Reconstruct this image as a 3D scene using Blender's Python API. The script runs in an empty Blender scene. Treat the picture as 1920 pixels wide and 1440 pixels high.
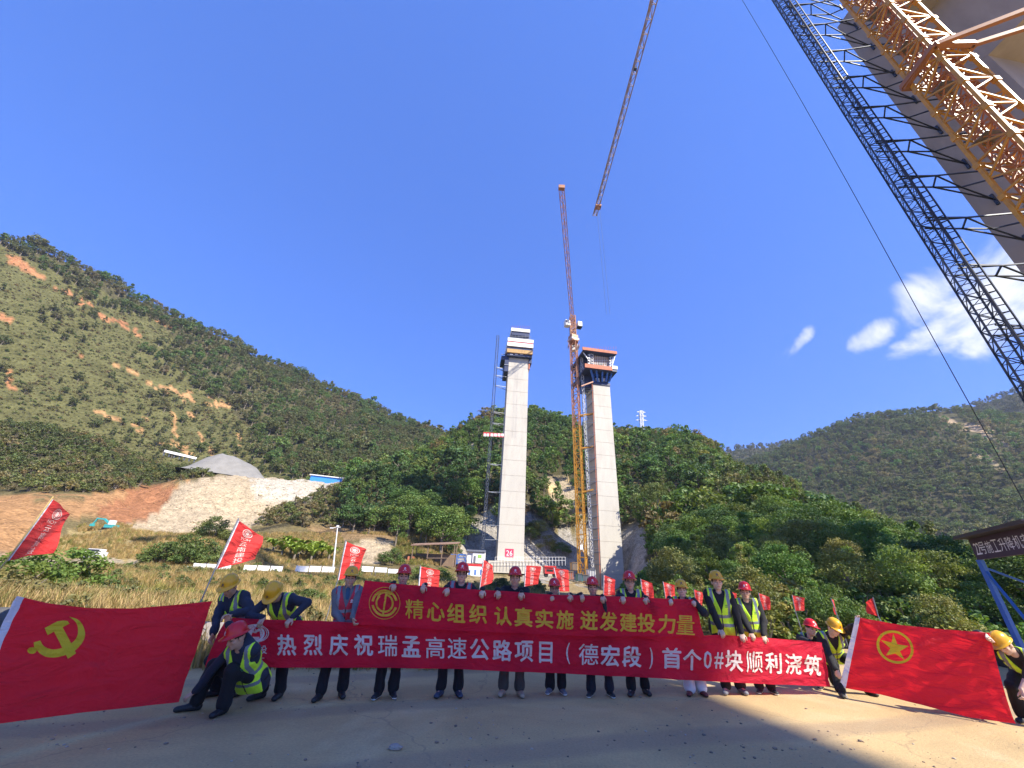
import bpy, bmesh, math, random
import numpy as np
from mathutils import Vector, Matrix

scene = bpy.context.scene
COL = scene.collection
RNG = np.random.default_rng(7)
random.seed(7)
rad = math.radians

# ------------------------------------------------------------------ camera
F, CX, CY, CZ = 720.0, 960.0, 720.0, 1.6          # focal length and centre in photo pixels, eye height
_z = np.array([60.0, 1400.0, -720.0]); _z /= np.linalg.norm(_z)
_f = np.array([0, 0, -1.0]); _y = _f - (_f @ _z) * _z; _y /= np.linalg.norm(_y)
_x = np.cross(_y, _z)
CAMR = np.array([_x, _y, _z])
cam_data = bpy.data.cameras.new('camera')
cam = bpy.data.objects.new('camera', cam_data); COL.objects.link(cam)
cam_data.sensor_width = 36.0
cam_data.lens = 36.0 * F / 1920.0
cam_data.clip_start = 0.05; cam_data.clip_end = 6000.0
cam.matrix_world = Matrix.Translation((0, 0, CZ)) @ Matrix(CAMR.tolist()).to_4x4()
scene.camera = cam

def ray(px, py):
    return CAMR @ np.array([px - CX, CY - py, -F])
C0 = np.array([0, 0, CZ])
def at_z(px, py, z=0.0):
    d = ray(px, py); return C0 + d * (z - CZ) / d[2]
def at_r(px, py, r):
    d = ray(px, py); return C0 + d * r / math.hypot(d[0], d[1])
def on_plane(px, py, P, N):
    d = ray(px, py); return C0 + d * (np.dot(np.asarray(P) - C0, N) / np.dot(d, N))
def azel(px, py):
    d = ray(px, py); return math.degrees(math.atan2(d[0], d[1])), d[2] / math.hypot(d[0], d[1])
def polar(az, r, z=0.0):
    return np.array([r * math.sin(rad(az)), r * math.cos(rad(az)), z])
def proj(P):
    c = (np.asarray(P) - C0) @ CAMR
    w = np.where(c[..., 2] < -1e-6, -c[..., 2], 1e-6)
    return np.stack([CX + F * c[..., 0] / w, CY - F * c[..., 1] / w], -1)

# ------------------------------------------------------------------ world, sun, exposure
SUN_EL = rad(42.0)
TO_SUN = np.array([0.75 * math.cos(SUN_EL), -0.66 * math.cos(SUN_EL), math.sin(SUN_EL)]); TO_SUN /= np.linalg.norm(TO_SUN)
SUN_ROT = math.atan2(TO_SUN[0], TO_SUN[1])
world = bpy.data.worlds.new("World"); scene.world = world
world.use_nodes = True
wn, wl = world.node_tree.nodes, world.node_tree.links
wn.clear()
w_out = wn.new('ShaderNodeOutputWorld'); w_bg = wn.new('ShaderNodeBackground')
sky = wn.new('ShaderNodeTexSky'); sky.sky_type = 'NISHITA'; sky.sun_disc = False
sky.sun_elevation = SUN_EL; sky.sun_rotation = SUN_ROT
sky.altitude = 900.0; sky.air_density = 1.15; sky.dust_density = 0.25; sky.ozone_density = 3.5
hg = wn.new('ShaderNodeGamma'); hg.inputs['Gamma'].default_value = 0.52; wl.new(sky.outputs[0], hg.inputs['Color'])
hs = wn.new('ShaderNodeMix'); hs.data_type = 'RGBA'; hs.blend_type = 'MULTIPLY'; hs.inputs['Factor'].default_value = 1.0   # deep clear-weather blue
wl.new(hg.outputs[0], hs.inputs['A']); hs.inputs['B'].default_value = (.212, .395, .97, 1)
w_bg.inputs['Strength'].default_value = 0.15
# a few fair-weather clouds low over the right-hand mountain, by direction
geo = wn.new('ShaderNodeNewGeometry')
tc = wn.new('ShaderNodeTexCoord')
def wmath(op, a, b=None, c=None, clamp=False):
    n = wn.new('ShaderNodeMath'); n.operation = op; n.use_clamp = clamp
    for i, v in enumerate((a, b, c)):
        if v is None: continue
        if isinstance(v, (int, float)): n.inputs[i].default_value = v
        else: wl.new(v, n.inputs[i])
    return n.outputs[0]
def wdot(vec):
    n = wn.new('ShaderNodeVectorMath'); n.operation = 'DOT_PRODUCT'
    wl.new(tc.outputs['Generated'], n.inputs[0]); n.inputs[1].default_value = vec
    return n.outputs['Value']
noi = wn.new('ShaderNodeTexNoise'); noi.inputs['Scale'].default_value = 8.0
noi.inputs['Detail'].default_value = 9.0; noi.inputs['Roughness'].default_value = 0.62; noi.inputs['Distortion'].default_value = 0.5
wl.new(tc.outputs['Generated'], noi.inputs['Vector'])
mask = None
for (px, py, wx, wy, tilt, gain) in ((1880, 540, 0.150, 0.095, 0.45, 1.1), (1745, 545, 0.085, 0.065, 0.75, 1.05), (1740, 630, 0.080, 0.030, 0.30, .88),
                                     (1640, 626, 0.058, 0.032, .35, .95), (1498, 645, 0.050, 0.020, 0.75, .92), (1480, 655, .03, .012, .6, .6)):
    d = ray(px, py); d /= np.linalg.norm(d)
    sx = np.cross(d, [0, 0, 1]); sx /= np.linalg.norm(sx); sy = np.cross(sx, d)
    ax = sx * math.cos(tilt) + sy * math.sin(tilt); ay = -sx * math.sin(tilt) + sy * math.cos(tilt)
    u = wmath('DIVIDE', wdot(tuple(ax)), wx); v = wmath('DIVIDE', wdot(tuple(ay)), wy)
    front = wmath('GREATER_THAN', wdot(tuple(d)), 0.5)
    r2 = wmath('ADD', wmath('MULTIPLY', u, u), wmath('MULTIPLY', v, v))
    m = wmath('MULTIPLY', wmath('MULTIPLY', wmath('SUBTRACT', 1.0, r2, clamp=True), gain), front)
    mask = m if mask is None else wmath('MAXIMUM', mask, m)
dens = wmath('ADD', wmath('MULTIPLY', mask, 1.9), wmath('MULTIPLY', wmath('SUBTRACT', noi.outputs[0], 0.52), 5.2))
has = wmath('MULTIPLY', mask, 3.0, clamp=True)
cr = wn.new('ShaderNodeMapRange'); cr.interpolation_type = 'SMOOTHSTEP'
cr.inputs['From Min'].default_value = 0.45; cr.inputs['From Max'].default_value = 2.3
wl.new(dens, cr.inputs['Value'])
fac = wmath('MULTIPLY', cr.outputs[0], has)
mixc = wn.new('ShaderNodeMix'); mixc.data_type = 'RGBA'
wl.new(fac, mixc.inputs['Factor']); wl.new(hs.outputs['Result'], mixc.inputs['A']); mixc.inputs['B'].default_value = (2.0, 2.03, 2.1, 1)
wl.new(mixc.outputs['Result'], w_bg.inputs['Color'])
wl.new(w_bg.outputs[0], w_out.inputs[0])

sun_data = bpy.data.lights.new('sun', 'SUN'); sun_data.energy = 2.55; sun_data.angle = rad(0.53)
sun_data.color = (1.0, 0.93, 0.80)
sun = bpy.data.objects.new('sun', sun_data); COL.objects.link(sun)
sun.rotation_euler = Vector(TO_SUN).to_track_quat('Z', 'Y').to_euler()
scene.view_settings.view_transform = 'Standard'; scene.view_settings.look = 'None'
scene.view_settings.exposure = 1.95; scene.view_settings.gamma = 1.0
scene.cycles.max_bounces = 7; scene.cycles.diffuse_bounces = 4; scene.cycles.transparent_max_bounces = 8
scene.cycles.volume_bounces = 0

# ------------------------------------------------------------------ helpers: tags, materials, meshes
def tag(o, label=None, cat=None, group=None, kind=None):
    if label: o['label'] = label
    if cat: o['category'] = cat
    if group: o['group'] = group
    if kind: o['kind'] = kind
    return o

def empty(name, loc, label=None, cat=None, group=None):
    o = bpy.data.objects.new(name, None); COL.objects.link(o)
    o.location = tuple(loc); o.empty_display_size = 0.2
    return tag(o, label, cat, group)

def link_mesh(name, me, parent=None, loc=None):
    o = bpy.data.objects.new(name, me); COL.objects.link(o)
    if parent is not None: o.parent = parent
    if loc is not None: o.location = tuple(loc)
    return o

def pydata(name, V, Fc, mats=(), midx=None, smooth=False):
    me = bpy.data.meshes.new(name)
    V = np.asarray(V, dtype=np.float32); n = len(V)
    me.vertices.add(n); me.vertices.foreach_set('co', V.ravel())
    if isinstance(Fc, np.ndarray):
        k = Fc.shape[1]; nl = Fc.size
        me.loops.add(nl); me.loops.foreach_set('vertex_index', Fc.astype(np.int32).ravel())
        me.polygons.add(len(Fc)); me.polygons.foreach_set('loop_start', np.arange(0, nl, k, dtype=np.int32))
        nf = len(Fc)
    else:
        flat = [i for f in Fc for i in f]; st = []; s = 0
        for f in Fc: st.append(s); s += len(f)
        me.loops.add(len(flat)); me.loops.foreach_set('vertex_index', np.array(flat, dtype=np.int32))
        me.polygons.add(len(Fc)); me.polygons.foreach_set('loop_start', np.array(st, dtype=np.int32))
        nf = len(Fc)
    for m in mats: me.materials.append(m)
    if midx is not None and nf: me.polygons.foreach_set('material_index', np.asarray(midx, dtype=np.int32))
    if nf: me.polygons.foreach_set('use_smooth', np.full(nf, smooth, dtype=bool))
    me.update(calc_edges=True); me.validate()
    return me

class MB:
    """collects boxes, bars, tubes and free faces; build() links them as one mesh object"""
    def __init__(s): s.v = []; s.f = []; s.m = []
    def add(s, V, Fc, m=0):
        b = len(s.v); s.v.extend([tuple(map(float, p)) for p in V])
        for f in Fc: s.f.append(tuple(b + i for i in f)); s.m.append(m)
    def frame(s, c, X, Y, Z, m=0):
        c, X, Y, Z = map(np.asarray, (c, X, Y, Z))
        V = [c + a * X + b * Y + d * Z for d in (-1, 1) for b in (-1, 1) for a in (-1, 1)]
        s.add(V, [(0, 2, 3, 1), (4, 5, 7, 6), (0, 1, 5, 4), (1, 3, 7, 5), (3, 2, 6, 7), (2, 0, 4, 6)], m)
    def box(s, c, size, rz=0.0, m=0):
        a, b, d = size; cs, sn = math.cos(rz), math.sin(rz)
        s.frame(c, np.array([cs, sn, 0]) * a / 2, np.array([-sn, cs, 0]) * b / 2, np.array([0, 0, d / 2]), m)
    def bar(s, p, q, w, h=None, m=0, up=(0, 0, 1)):
        p, q = np.asarray(p, float), np.asarray(q, float); h = w if h is None else h
        d = q - p; L = np.linalg.norm(d)
        if L < 1e-6: return
        d /= L; u = np.asarray(up, float)
        if abs(d @ u) > 0.98: u = np.array([0, 1.0, 0]) if abs(d[1]) < .9 else np.array([1.0, 0, 0])
        X = np.cross(d, u); X /= np.linalg.norm(X); Y = np.cross(X, d)
        s.frame((p + q) / 2, X * w / 2, Y * h / 2, d * L / 2, m)
    def tube(s, pts, r, n=6, m=0, cap=True):
        pts = [np.asarray(p, float) for p in pts]; k = len(pts)
        rs = r if hasattr(r, '__len__') else [r] * k
        V = []
        for i, p in enumerate(pts):
            d = pts[min(i + 1, k - 1)] - pts[max(i - 1, 0)]; d = d / (np.linalg.norm(d) + 1e-9)
            u = np.array([0, 0, 1.0]) if abs(d[2]) < .9 else np.array([1.0, 0, 0])
            X = np.cross(d, u); X /= np.linalg.norm(X); Y = np.cross(X, d)
            for j in range(n):
                a = 2 * math.pi * j / n; V.append(p + rs[i] * (math.cos(a) * X + math.sin(a) * Y))
        Fc = [(i * n + j, i * n + (j + 1) % n, (i + 1) * n + (j + 1) % n, (i + 1) * n + j) for i in range(k - 1) for j in range(n)]
        if cap: Fc += [tuple(range(n))[::-1], tuple((k - 1) * n + j for j in range(n))]
        s.add(V, Fc, m)
    def build(s, name, mats, parent=None, loc=None, smooth=False):
        mats = mats if isinstance(mats, (list, tuple)) else [mats]
        V = np.array(s.v)
        org = np.zeros(3)
        if loc is not None: org = np.asarray(loc, float)
        elif parent is not None: org = np.array(parent.location)
        me = pydata(name, V - org, s.f, mats, s.m, smooth)
        return link_mesh(name, me, parent, loc)

def lattice(mb, p, q, w, panel, rc, rb, up=(0, 1, 0), tri=False, style='x', m=0, m2=None):
    """square (or triangular) lattice girder from p to q"""
    m2 = m if m2 is None else m2
    p, q = np.asarray(p, float), np.asarray(q, float); d = q - p; L = np.linalg.norm(d); d /= L
    u = np.asarray(up, float); X = np.cross(d, u); X /= np.linalg.norm(X); Y = np.cross(X, d)
    cs = [(-1, -1), (1, -1), (1, 1), (-1, 1)] if not tri else [(-1, -1), (1, -1), (0, 1)]
    offs = [(a * X + b * Y) * w / 2 for a, b in cs]
    for o in offs: mb.bar(p + o, q + o, rc * 2, up=X, m=m)
    n = max(1, int(round(L / panel))); k = len(offs)
    for i in range(n + 1):
        c = p + d * L * i / n
        for j in range(k): mb.bar(c + offs[j], c + offs[(j + 1) % k], rb * 2, m=m2)
        if i < n:
            e = p + d * L * (i + 1) / n
            for j in range(k):
                a, b = offs[j], offs[(j + 1) % k]
                if style == 'x':
                    mb.bar(c + a, e + b, rb * 1.7, m=m2); mb.bar(c + b, e + a, rb * 1.7, m=m2)
                elif style == 'k':
                    mid = (c + e) / 2
                    mb.bar(c + a, mid + b, rb * 2, m=m2); mb.bar(mid + b, e + a, rb * 2, m=m2)
                else:
                    if (i + j) % 2: mb.bar(c + a, e + b, rb * 2, m=m2)
                    else: mb.bar(c + b, e + a, rb * 2, m=m2)

def nodemat(name):
    m = bpy.data.materials.new(name); m.use_nodes = True
    nt = m.node_tree; nt.nodes.clear()
    out = nt.nodes.new('ShaderNodeOutputMaterial'); b = nt.nodes.new('ShaderNodeBsdfPrincipled')
    nt.links.new(b.outputs[0], out.inputs[0])
    return m, nt, b, out

def rgb(*c): return (c[0], c[1], c[2], 1.0)

def mat(name, base, rough=0.6, var=0.12, scale=6.0, metal=0.0, bump=0.0, bscale=40.0, dirt=None, dscale=1.5, damt=0.5, coords='Object', spec=None, stretch=None):
    """principled material: base colour varied by noise, optional dirt patches and bump"""
    m, nt, b, out = nodemat(name); N, L = nt.nodes, nt.links
    tcn = N.new('ShaderNodeTexCoord'); src = tcn.outputs[coords]
    if stretch:
        mp = N.new('ShaderNodeMapping'); mp.inputs['Scale'].default_value = stretch
        L.new(src, mp.inputs['Vector']); src = mp.outputs[0]
    n1 = N.new('ShaderNodeTexNoise'); n1.inputs['Scale'].default_value = scale; n1.inputs['Detail'].default_value = 6
    L.new(src, n1.inputs['Vector'])
    mr = N.new('ShaderNodeMapRange'); mr.inputs['From Min'].default_value = .3; mr.inputs['From Max'].default_value = .7
    mr.inputs['To Min'].default_value = 1 - var; mr.inputs['To Max'].default_value = 1 + var
    L.new(n1.outputs[0], mr.inputs['Value'])
    mx = N.new('ShaderNodeMix'); mx.data_type = 'RGBA'; mx.blend_type = 'MULTIPLY'; mx.inputs['Factor'].default_value = 1
    mx.inputs['A'].default_value = rgb(*base); L.new(mr.outputs[0], mx.inputs['B'])
    col = mx.outputs['Result']
    if dirt:
        n2 = N.new('ShaderNodeTexNoise'); n2.inputs['Scale'].default_value = dscale; n2.inputs['Detail'].default_value = 8
        n2.inputs['Roughness'].default_value = .65
        L.new(src, n2.inputs['Vector'])
        r2 = N.new('ShaderNodeMapRange'); r2.inputs['From Min'].default_value = .47; r2.inputs['From Max'].default_value = .68
        r2.inputs['To Max'].default_value = damt; L.new(n2.outputs[0], r2.inputs['Value'])
        m2 = N.new('ShaderNodeMix'); m2.data_type = 'RGBA'; L.new(r2.outputs[0], m2.inputs['Factor'])
        L.new(col, m2.inputs['A']); m2.inputs['B'].default_value = rgb(*dirt); col = m2.outputs['Result']
    L.new(col, b.inputs['Base Color'])
    b.inputs['Roughness'].default_value = rough; b.inputs['Metallic'].default_value = metal
    if spec is not None: b.inputs['Specular IOR Level'].default_value = spec
    if bump:
        n3 = N.new('ShaderNodeTexNoise'); n3.inputs['Scale'].default_value = bscale; n3.inputs['Detail'].default_value = 5
        L.new(src, n3.inputs['Vector'])
        bp = N.new('ShaderNodeBump'); bp.inputs['Strength'].default_value = bump; bp.inputs['Distance'].default_value = 0.02
        L.new(n3.outputs[0], bp.inputs['Height']); L.new(bp.outputs[0], b.inputs['Normal'])
    return m

# lattice value noise
def _hash(i, j, s):
    h = (i.astype(np.int64) * 374761393 + j.astype(np.int64) * 668265263 + s * 974634777) & 0x7fffffff
    h = ((h ^ (h >> 13)) * 1274126177) & 0x7fffffff
    return ((h ^ (h >> 16)) & 0xffff) / 65535.0
def vnoise(x, y, s=0):
    i, j = np.floor(x), np.floor(y); fx, fy = x - i, y - j
    fx = fx * fx * (3 - 2 * fx); fy = fy * fy * (3 - 2 * fy)
    a, b = _hash(i, j, s), _hash(i + 1, j, s); c, d = _hash(i, j + 1, s), _hash(i + 1, j + 1, s)
    return (a * (1 - fx) + b * fx) * (1 - fy) + (c * (1 - fx) + d * fx) * fy
def fbm(x, y, s=0, o=4):
    t = 0; a = .5
    for k in range(o): t = t + a * (vnoise(x, y, s + k) - .5); x = x * 2.03; y = y * 2.03; a *= .5
    return t * 2          # about -1..1

def inpoly(P, poly):
    x, y = P[..., 0], P[..., 1]; r = np.zeros(x.shape, bool); n = len(poly)
    for i in range(n):
        x1, y1 = poly[i]; x2, y2 = poly[(i + 1) % n]
        c = ((y1 > y) != (y2 > y)) & (x < (x2 - x1) * (y - y1) / ((y2 - y1) + 1e-12) + x1)
        r ^= c
    return r
def dline(P, pts):
    D = np.full(P.shape[:-1], 1e9)
    for (a, b) in zip(pts[:-1], pts[1:]):
        a, b = np.array(a, float), np.array(b, float); ba = b - a
        t = np.clip(((P - a) @ ba) / (ba @ ba), 0, 1)
        D = np.minimum(D, np.linalg.norm(P - a - t[..., None] * ba, axis=-1))
    return D

# ------------------------------------------------------------------ terrain sheets
class Sheet:
    """polar height field: layers are lists of (photo x, photo y, distance); heights follow from the sight lines"""
    def __init__(s, layers, a0, a1, na, r0, r1, nr, amp=0.01, seed=1, freq=.09, geom=True):
        s.az = np.linspace(a0, a1, na)
        s.r = r0 * (r1 / r0) ** np.linspace(0, 1, nr) if geom else np.linspace(r0, r1, nr)
        RL, ZL = [], []
        for lay in layers:
            A, Rr, Z = [], [], []
            for (x, y, r) in lay:
                if y == 'z': pass
                a, t = azel(x, y); A.append(a); Rr.append(r); Z.append(CZ + r * t)
            o = np.argsort(A); A, Rr, Z = np.array(A)[o], np.array(Rr)[o], np.array(Z)[o]
            RL.append(np.interp(s.az, A, Rr)); ZL.append(np.interp(s.az, A, Z))
        RL, ZL = np.array(RL), np.array(ZL)
        H = np.zeros((na, nr))
        for i in range(na): H[i] = np.interp(s.r, RL[:, i], ZL[:, i])
        k = np.array([1, 2, 3, 2, 1.]) / 9
        for ax in (0, 1):
            pad = [(0, 0), (0, 0)]; pad[ax] = (2, 2)
            Hp = np.pad(H, pad, 'edge'); n = H.shape[ax]
            H = sum(k[q] * np.take(Hp, range(q, q + n), axis=ax) for q in range(5))
        AA, RR = np.meshgrid(np.radians(s.az), s.r, indexing='ij')
        X, Y = RR * np.sin(AA), RR * np.cos(AA)
        w = np.clip((RR - 14) / 30, 0, 1)
        H = H + w * amp * RR * fbm(X * freq, Y * freq, seed, 5)
        s.P = np.stack([X, Y, H], -1)
    def z(s, x, y):
        x, y = np.asarray(x, float), np.asarray(y, float)
        a = np.degrees(np.arctan2(x, y)); r = np.hypot(x, y)
        u = np.clip(np.interp(a, s.az, np.arange(len(s.az))), 0, len(s.az) - 1.001)
        v = np.clip(np.interp(r, s.r, np.arange(len(s.r))), 0, len(s.r) - 1.001)
        i, j = u.astype(int), v.astype(int); fu, fv = u - i, v - j; H = s.P[..., 2]
        return (H[i, j] * (1 - fu) + H[i + 1, j] * fu) * (1 - fv) + (H[i, j + 1] * (1 - fu) + H[i + 1, j + 1] * fu) * fv
    def build(s, name, m, colour):
        na, nr = s.P.shape[:2]; idx = np.arange(na * nr).reshape(na, nr)
        Fc = np.stack([idx[:-1, :-1], idx[1:, :-1], idx[1:, 1:], idx[:-1, 1:]], -1).reshape(-1, 4)[:, ::-1]
        me = pydata(name, s.P.reshape(-1, 3), Fc, [m], None, True)
        at = me.color_attributes.new('zone', 'FLOAT_COLOR', 'POINT')
        c = np.ones((na * nr, 4), np.float32); c[:, :3] = colour.reshape(-1, 3)
        at.data.foreach_set('color', c.ravel())
        o = link_mesh(name, me); tag(o, kind='structure'); return o
    def sample(s, n, rmin, rmax, amin=None, amax=None):
        a = RNG.uniform(amin if amin is not None else s.az[0], amax if amax is not None else s.az[-1], n)
        r = np.sqrt(RNG.uniform(rmin ** 2, rmax ** 2, n))
        x, y = r * np.sin(np.radians(a)), r * np.cos(np.radians(a))
        return np.stack([x, y, s.z(x, y)], -1)

def soil_mat(name, var=.35, s1=.35, s2=3.0, bump=.5):
    m, nt, b, out = nodemat(name); N, L = nt.nodes, nt.links
    at = N.new('ShaderNodeAttribute'); at.attribute_name = 'zone'
    tcn = N.new('ShaderNodeTexCoord')
    n1 = N.new('ShaderNodeTexNoise'); n1.inputs['Scale'].default_value = s1; n1.inputs['Detail'].default_value = 9; n1.inputs['Roughness'].default_value = .65
    n2 = N.new('ShaderNodeTexNoise'); n2.inputs['Scale'].default_value = s2; n2.inputs['Detail'].default_value = 6
    L.new(tcn.outputs['Object'], n1.inputs['Vector']); L.new(tcn.outputs['Object'], n2.inputs['Vector'])
    ad = N.new('ShaderNodeMath'); ad.operation = 'ADD'; L.new(n1.outputs[0], ad.inputs[0]); L.new(n2.outputs[0], ad.inputs[1])
    mr = N.new('ShaderNodeMapRange'); mr.inputs['From Min'].default_value = .7; mr.inputs['From Max'].default_value = 1.3
    mr.inputs['To Min'].default_value = 1 - var; mr.inputs['To Max'].default_value = 1 + var; L.new(ad.outputs[0], mr.inputs['Value'])
    mx = N.new('ShaderNodeMix'); mx.data_type = 'RGBA'; mx.blend_type = 'MULTIPLY'; mx.inputs['Factor'].default_value = 1
    L.new(at.outputs['Color'], mx.inputs['A']); L.new(mr.outputs[0], mx.inputs['B'])
    L.new(mx.outputs['Result'], b.inputs['Base Color']); b.inputs['Roughness'].default_value = .95
    b.inputs['Specular IOR Level'].default_value = .1
    bp = N.new('ShaderNodeBump'); bp.inputs['Strength'].default_value = bump; bp.inputs['Distance'].default_value = .6
    L.new(ad.outputs[0], bp.inputs['Height']); L.new(bp.outputs[0], b.inputs['Normal'])
    return m

M_SOIL = soil_mat('soil_and_dry_grass', .5, .5, 2.2, .8)
M_HILL = soil_mat('hillside_scrub', .55, .16, .9)

B = Sheet([
    [(-200, 1400, 7.0), (2200, 1400, 7.0)],
    [(-300, 1190, 13), (0, 1190, 13), (380, 1207, 13), (700, 1222, 13), (960, 1232, 13.5), (1200, 1235, 15), (1440, 1205, 17), (1700, 1205, 18), (1920, 1215, 18), (2200, 1240, 18)],
    [(-300, 1100, 30), (0, 1118, 30), (380, 1130, 30), (700, 1136, 30), (960, 1145, 30), (1150, 1150, 30), (1300, 1130, 30), (1450, 1110, 30), (1700, 1115, 30), (1920, 1140, 30), (2300, 1150, 30)],
    [(-300, 1075, 45), (0, 1085, 45), (380, 1098, 45), (700, 1104, 45), (960, 1112, 45), (1150, 1120, 45), (1250, 1085, 45), (1450, 1045, 45), (1650, 1085, 45), (1920, 1145, 45), (2300, 1140, 45)],
    [(-300, 1050, 70), (0, 1062, 70), (200, 1062, 70), (380, 1068, 70), (650, 1078, 70), (960, 1096, 70), (1150, 1108, 70), (1250, 1055, 70), (1450, 980, 70), (1650, 1042, 70), (1750, 1085, 68), (1920, 1128, 65), (2300, 1130, 65)],
    [(-300, 1000, 92), (0, 1012, 92), (150, 1048, 92), (200, 1005, 92), (380, 1012, 92), (500, 1022, 92), (650, 1036, 92), (800, 1040, 92), (862, 1066, 96), (885, 1074, 105), (960, 1075, 105), (1015, 1080, 105), (1100, 1096, 106), (1150, 1112, 108), (1175, 1106, 104), (1200, 1062, 94), (1300, 985, 92), (1450, 938, 92), (1600, 1005, 92), (1750, 1085, 88), (1920, 1125, 90), (2300, 1140, 90)],
    [(-300, 940, 115), (0, 945, 115), (150, 955, 115), (300, 985, 115), (400, 988, 115), (520, 982, 115), (600, 1000, 115), (700, 990, 115), (800, 1003, 115), (850, 1008, 115), (885, 990, 118), (930, 965, 118), (1000, 978, 118), (1050, 1000, 118), (1100, 985, 120), (1200, 985, 116), (1300, 925, 115), (1450, 912, 115), (1550, 975, 115), (1700, 1065, 110), (1920, 1145, 110)],
    [(-300, 925, 140), (0, 928, 140), (150, 918, 140), (290, 928, 140), (330, 908, 140), (400, 893, 140), (500, 898, 140), (600, 908, 140), (680, 908, 140), (750, 915, 140), (830, 905, 140), (900, 885, 140), (960, 885, 140), (1040, 900, 140), (1100, 890, 140), (1200, 895, 140), (1300, 880, 140), (1400, 900, 140), (1500, 950, 140), (1700, 1060, 140), (1920, 1160, 140)],
    [(-300, 850, 170), (0, 868, 170), (150, 870, 170), (280, 890, 170), (380, 886, 168), (450, 888, 168), (520, 896, 168), (600, 904, 168), (680, 895, 168), (750, 880, 168), (830, 855, 170), (900, 830, 170), (1000, 815, 170), (1060, 828, 170), (1150, 842, 170), (1250, 838, 170), (1340, 848, 170), (1370, 875, 170), (1450, 925, 170), (1600, 1020, 170), (1920, 1170, 170)],
    [(-300, 730, 200), (0, 790, 200), (100, 795, 200), (190, 820, 200), (280, 868, 200), (330, 880, 200), (400, 905, 200), (600, 925, 200), (700, 905, 200), (800, 850, 200), (830, 825, 200), (870, 798, 200), (920, 774, 200), (1000, 768, 200), (1050, 785, 200), (1095, 803, 200), (1150, 808, 200), (1200, 812, 200), (1280, 820, 200), (1340, 840, 200), (1370, 885, 200), (1450, 950, 200), (1920, 1190, 200)],
    [(-300, 760, 232), (0, 835, 232), (200, 865, 232), (600, 960, 232), (830, 880, 232), (1000, 830, 232), (1200, 860, 232), (1340, 890, 232), (1450, 990, 232), (1920, 1210, 232)],
], -80, 80, 460, 7, 232, 110, amp=.006, seed=3)
edge = [(-160, -5), (-60, 6.0), (-22, 7.6), (-9, 8.1), (-3.7, 8.95), (0, 9.7), (2.5, 10.6), (4.2, 13.4), (6.5, 15.6), (10, 15.8), (15, 14.8), (30, 14.0), (46, 24), (60, 22), (160, 10)]
_in = inpoly(B.P[..., :2], edge + [(160, -220), (-160, -220)])
_de = dline(B.P[..., :2], edge)
B.P[..., 2] = np.where(_in, np.minimum(B.P[..., 2], -.35), np.minimum(B.P[..., 2], np.where(B.P[..., 1] < 40, -.12 + .25 * np.maximum(_de - .5, 0), 1e9)))

CM = Sheet([
    [(-200, 950, 190), (0, 940, 190), (300, 935, 190), (500, 930, 190), (700, 910, 190), (830, 890, 190), (1000, 900, 190)],
    [(-200, 880, 215), (0, 880, 215), (300, 890, 215), (500, 880, 215), (700, 870, 215), (830, 860, 215), (1000, 890, 215)],
    [(-200, 660, 265), (0, 690, 265), (200, 725, 265), (400, 772, 265), (600, 810, 265), (800, 846, 265), (1000, 880, 265)],
    [(-400, 250, 340), (-200, 340, 340), (0, 446, 340), (60, 456, 340), (130, 486, 340), (200, 516, 340), (300, 581, 340), (400, 626, 340), (500, 671, 340), (600, 726, 340), (700, 761, 340), (800, 802, 340), (850, 822, 340), (900, 845, 340), (1000, 880, 340)],
    [(-200, 420, 400), (0, 520, 400), (400, 700, 400), (800, 850, 400), (1000, 900, 400)],
], -84, 10, 330, 190, 400, 110, amp=.022, seed=11, freq=.03)

DM = Sheet([
    [(1100, 1120, 240), (1400, 1130, 240), (1920, 1180, 240), (2300, 1200, 240)],
    [(1100, 1000, 330), (1400, 1010, 330), (1920, 1010, 330), (2300, 1010, 330)],
    [(1100, 960, 520), (1300, 905, 520), (1390, 866, 520), (1450, 842, 520), (1540, 803, 520), (1620, 777, 520), (1700, 768, 520), (1760, 768, 520), (1850, 775, 520), (1920, 780, 520), (2300, 800, 520)],
    [(1100, 980, 620), (1400, 920, 620), (1920, 850, 620), (2300, 850, 620)],
], 5, 84, 270, 240, 620, 100, amp=.020, seed=23, freq=.018)
EM = Sheet([
    [(1500, 930, 560), (1920, 930, 560), (2400, 930, 560)],
    [(1500, 830, 800), (1650, 800, 800), (1740, 780, 800), (1800, 764, 800), (1860, 742, 800), (1920, 724, 800), (2100, 690, 800), (2400, 600, 800)],
    [(1500, 870, 900), (1920, 800, 900), (2400, 800, 900)],
], 20, 84, 160, 560, 900, 50, amp=.012, seed=31, freq=.012)

# --- zone colours (albedo of the soils and covers themselves)
def zones(sheet, base, items, jit=14.0, freq=.25):
    P = sheet.P; Q = proj(P)
    X, Y = P[..., 0], P[..., 1]
    s = np.clip(np.hypot(X, Y) / 120.0, .25, 2.0)
    Qj = Q + np.stack([fbm(X * freq, Y * freq, 5), fbm(X * freq, Y * freq, 9)], -1) * jit
    c = np.empty(P.shape); c[:] = base
    for it in items:
        if it[0] == 'p': k = inpoly(Qj, it[2])
        else: k = dline(Qj, it[2]) < it[3]
        c[k] = it[1]
    return c, Q
TAN = (.30, .225, .115); OLIVE = (.12, .115, .042); ORANGE = (.36, .20, .09); RED = (.32, .145, .068); PALE = (.41, .325, .21); WHITE = (.46, .41, .32)
LITTER = (.075, .068, .034)
R_ROCK = [(235, 995), (300, 955), (340, 905), (430, 888), (520, 892), (660, 904), (600, 925), (520, 955), (470, 985), (430, 1000), (330, 1003)]
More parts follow.
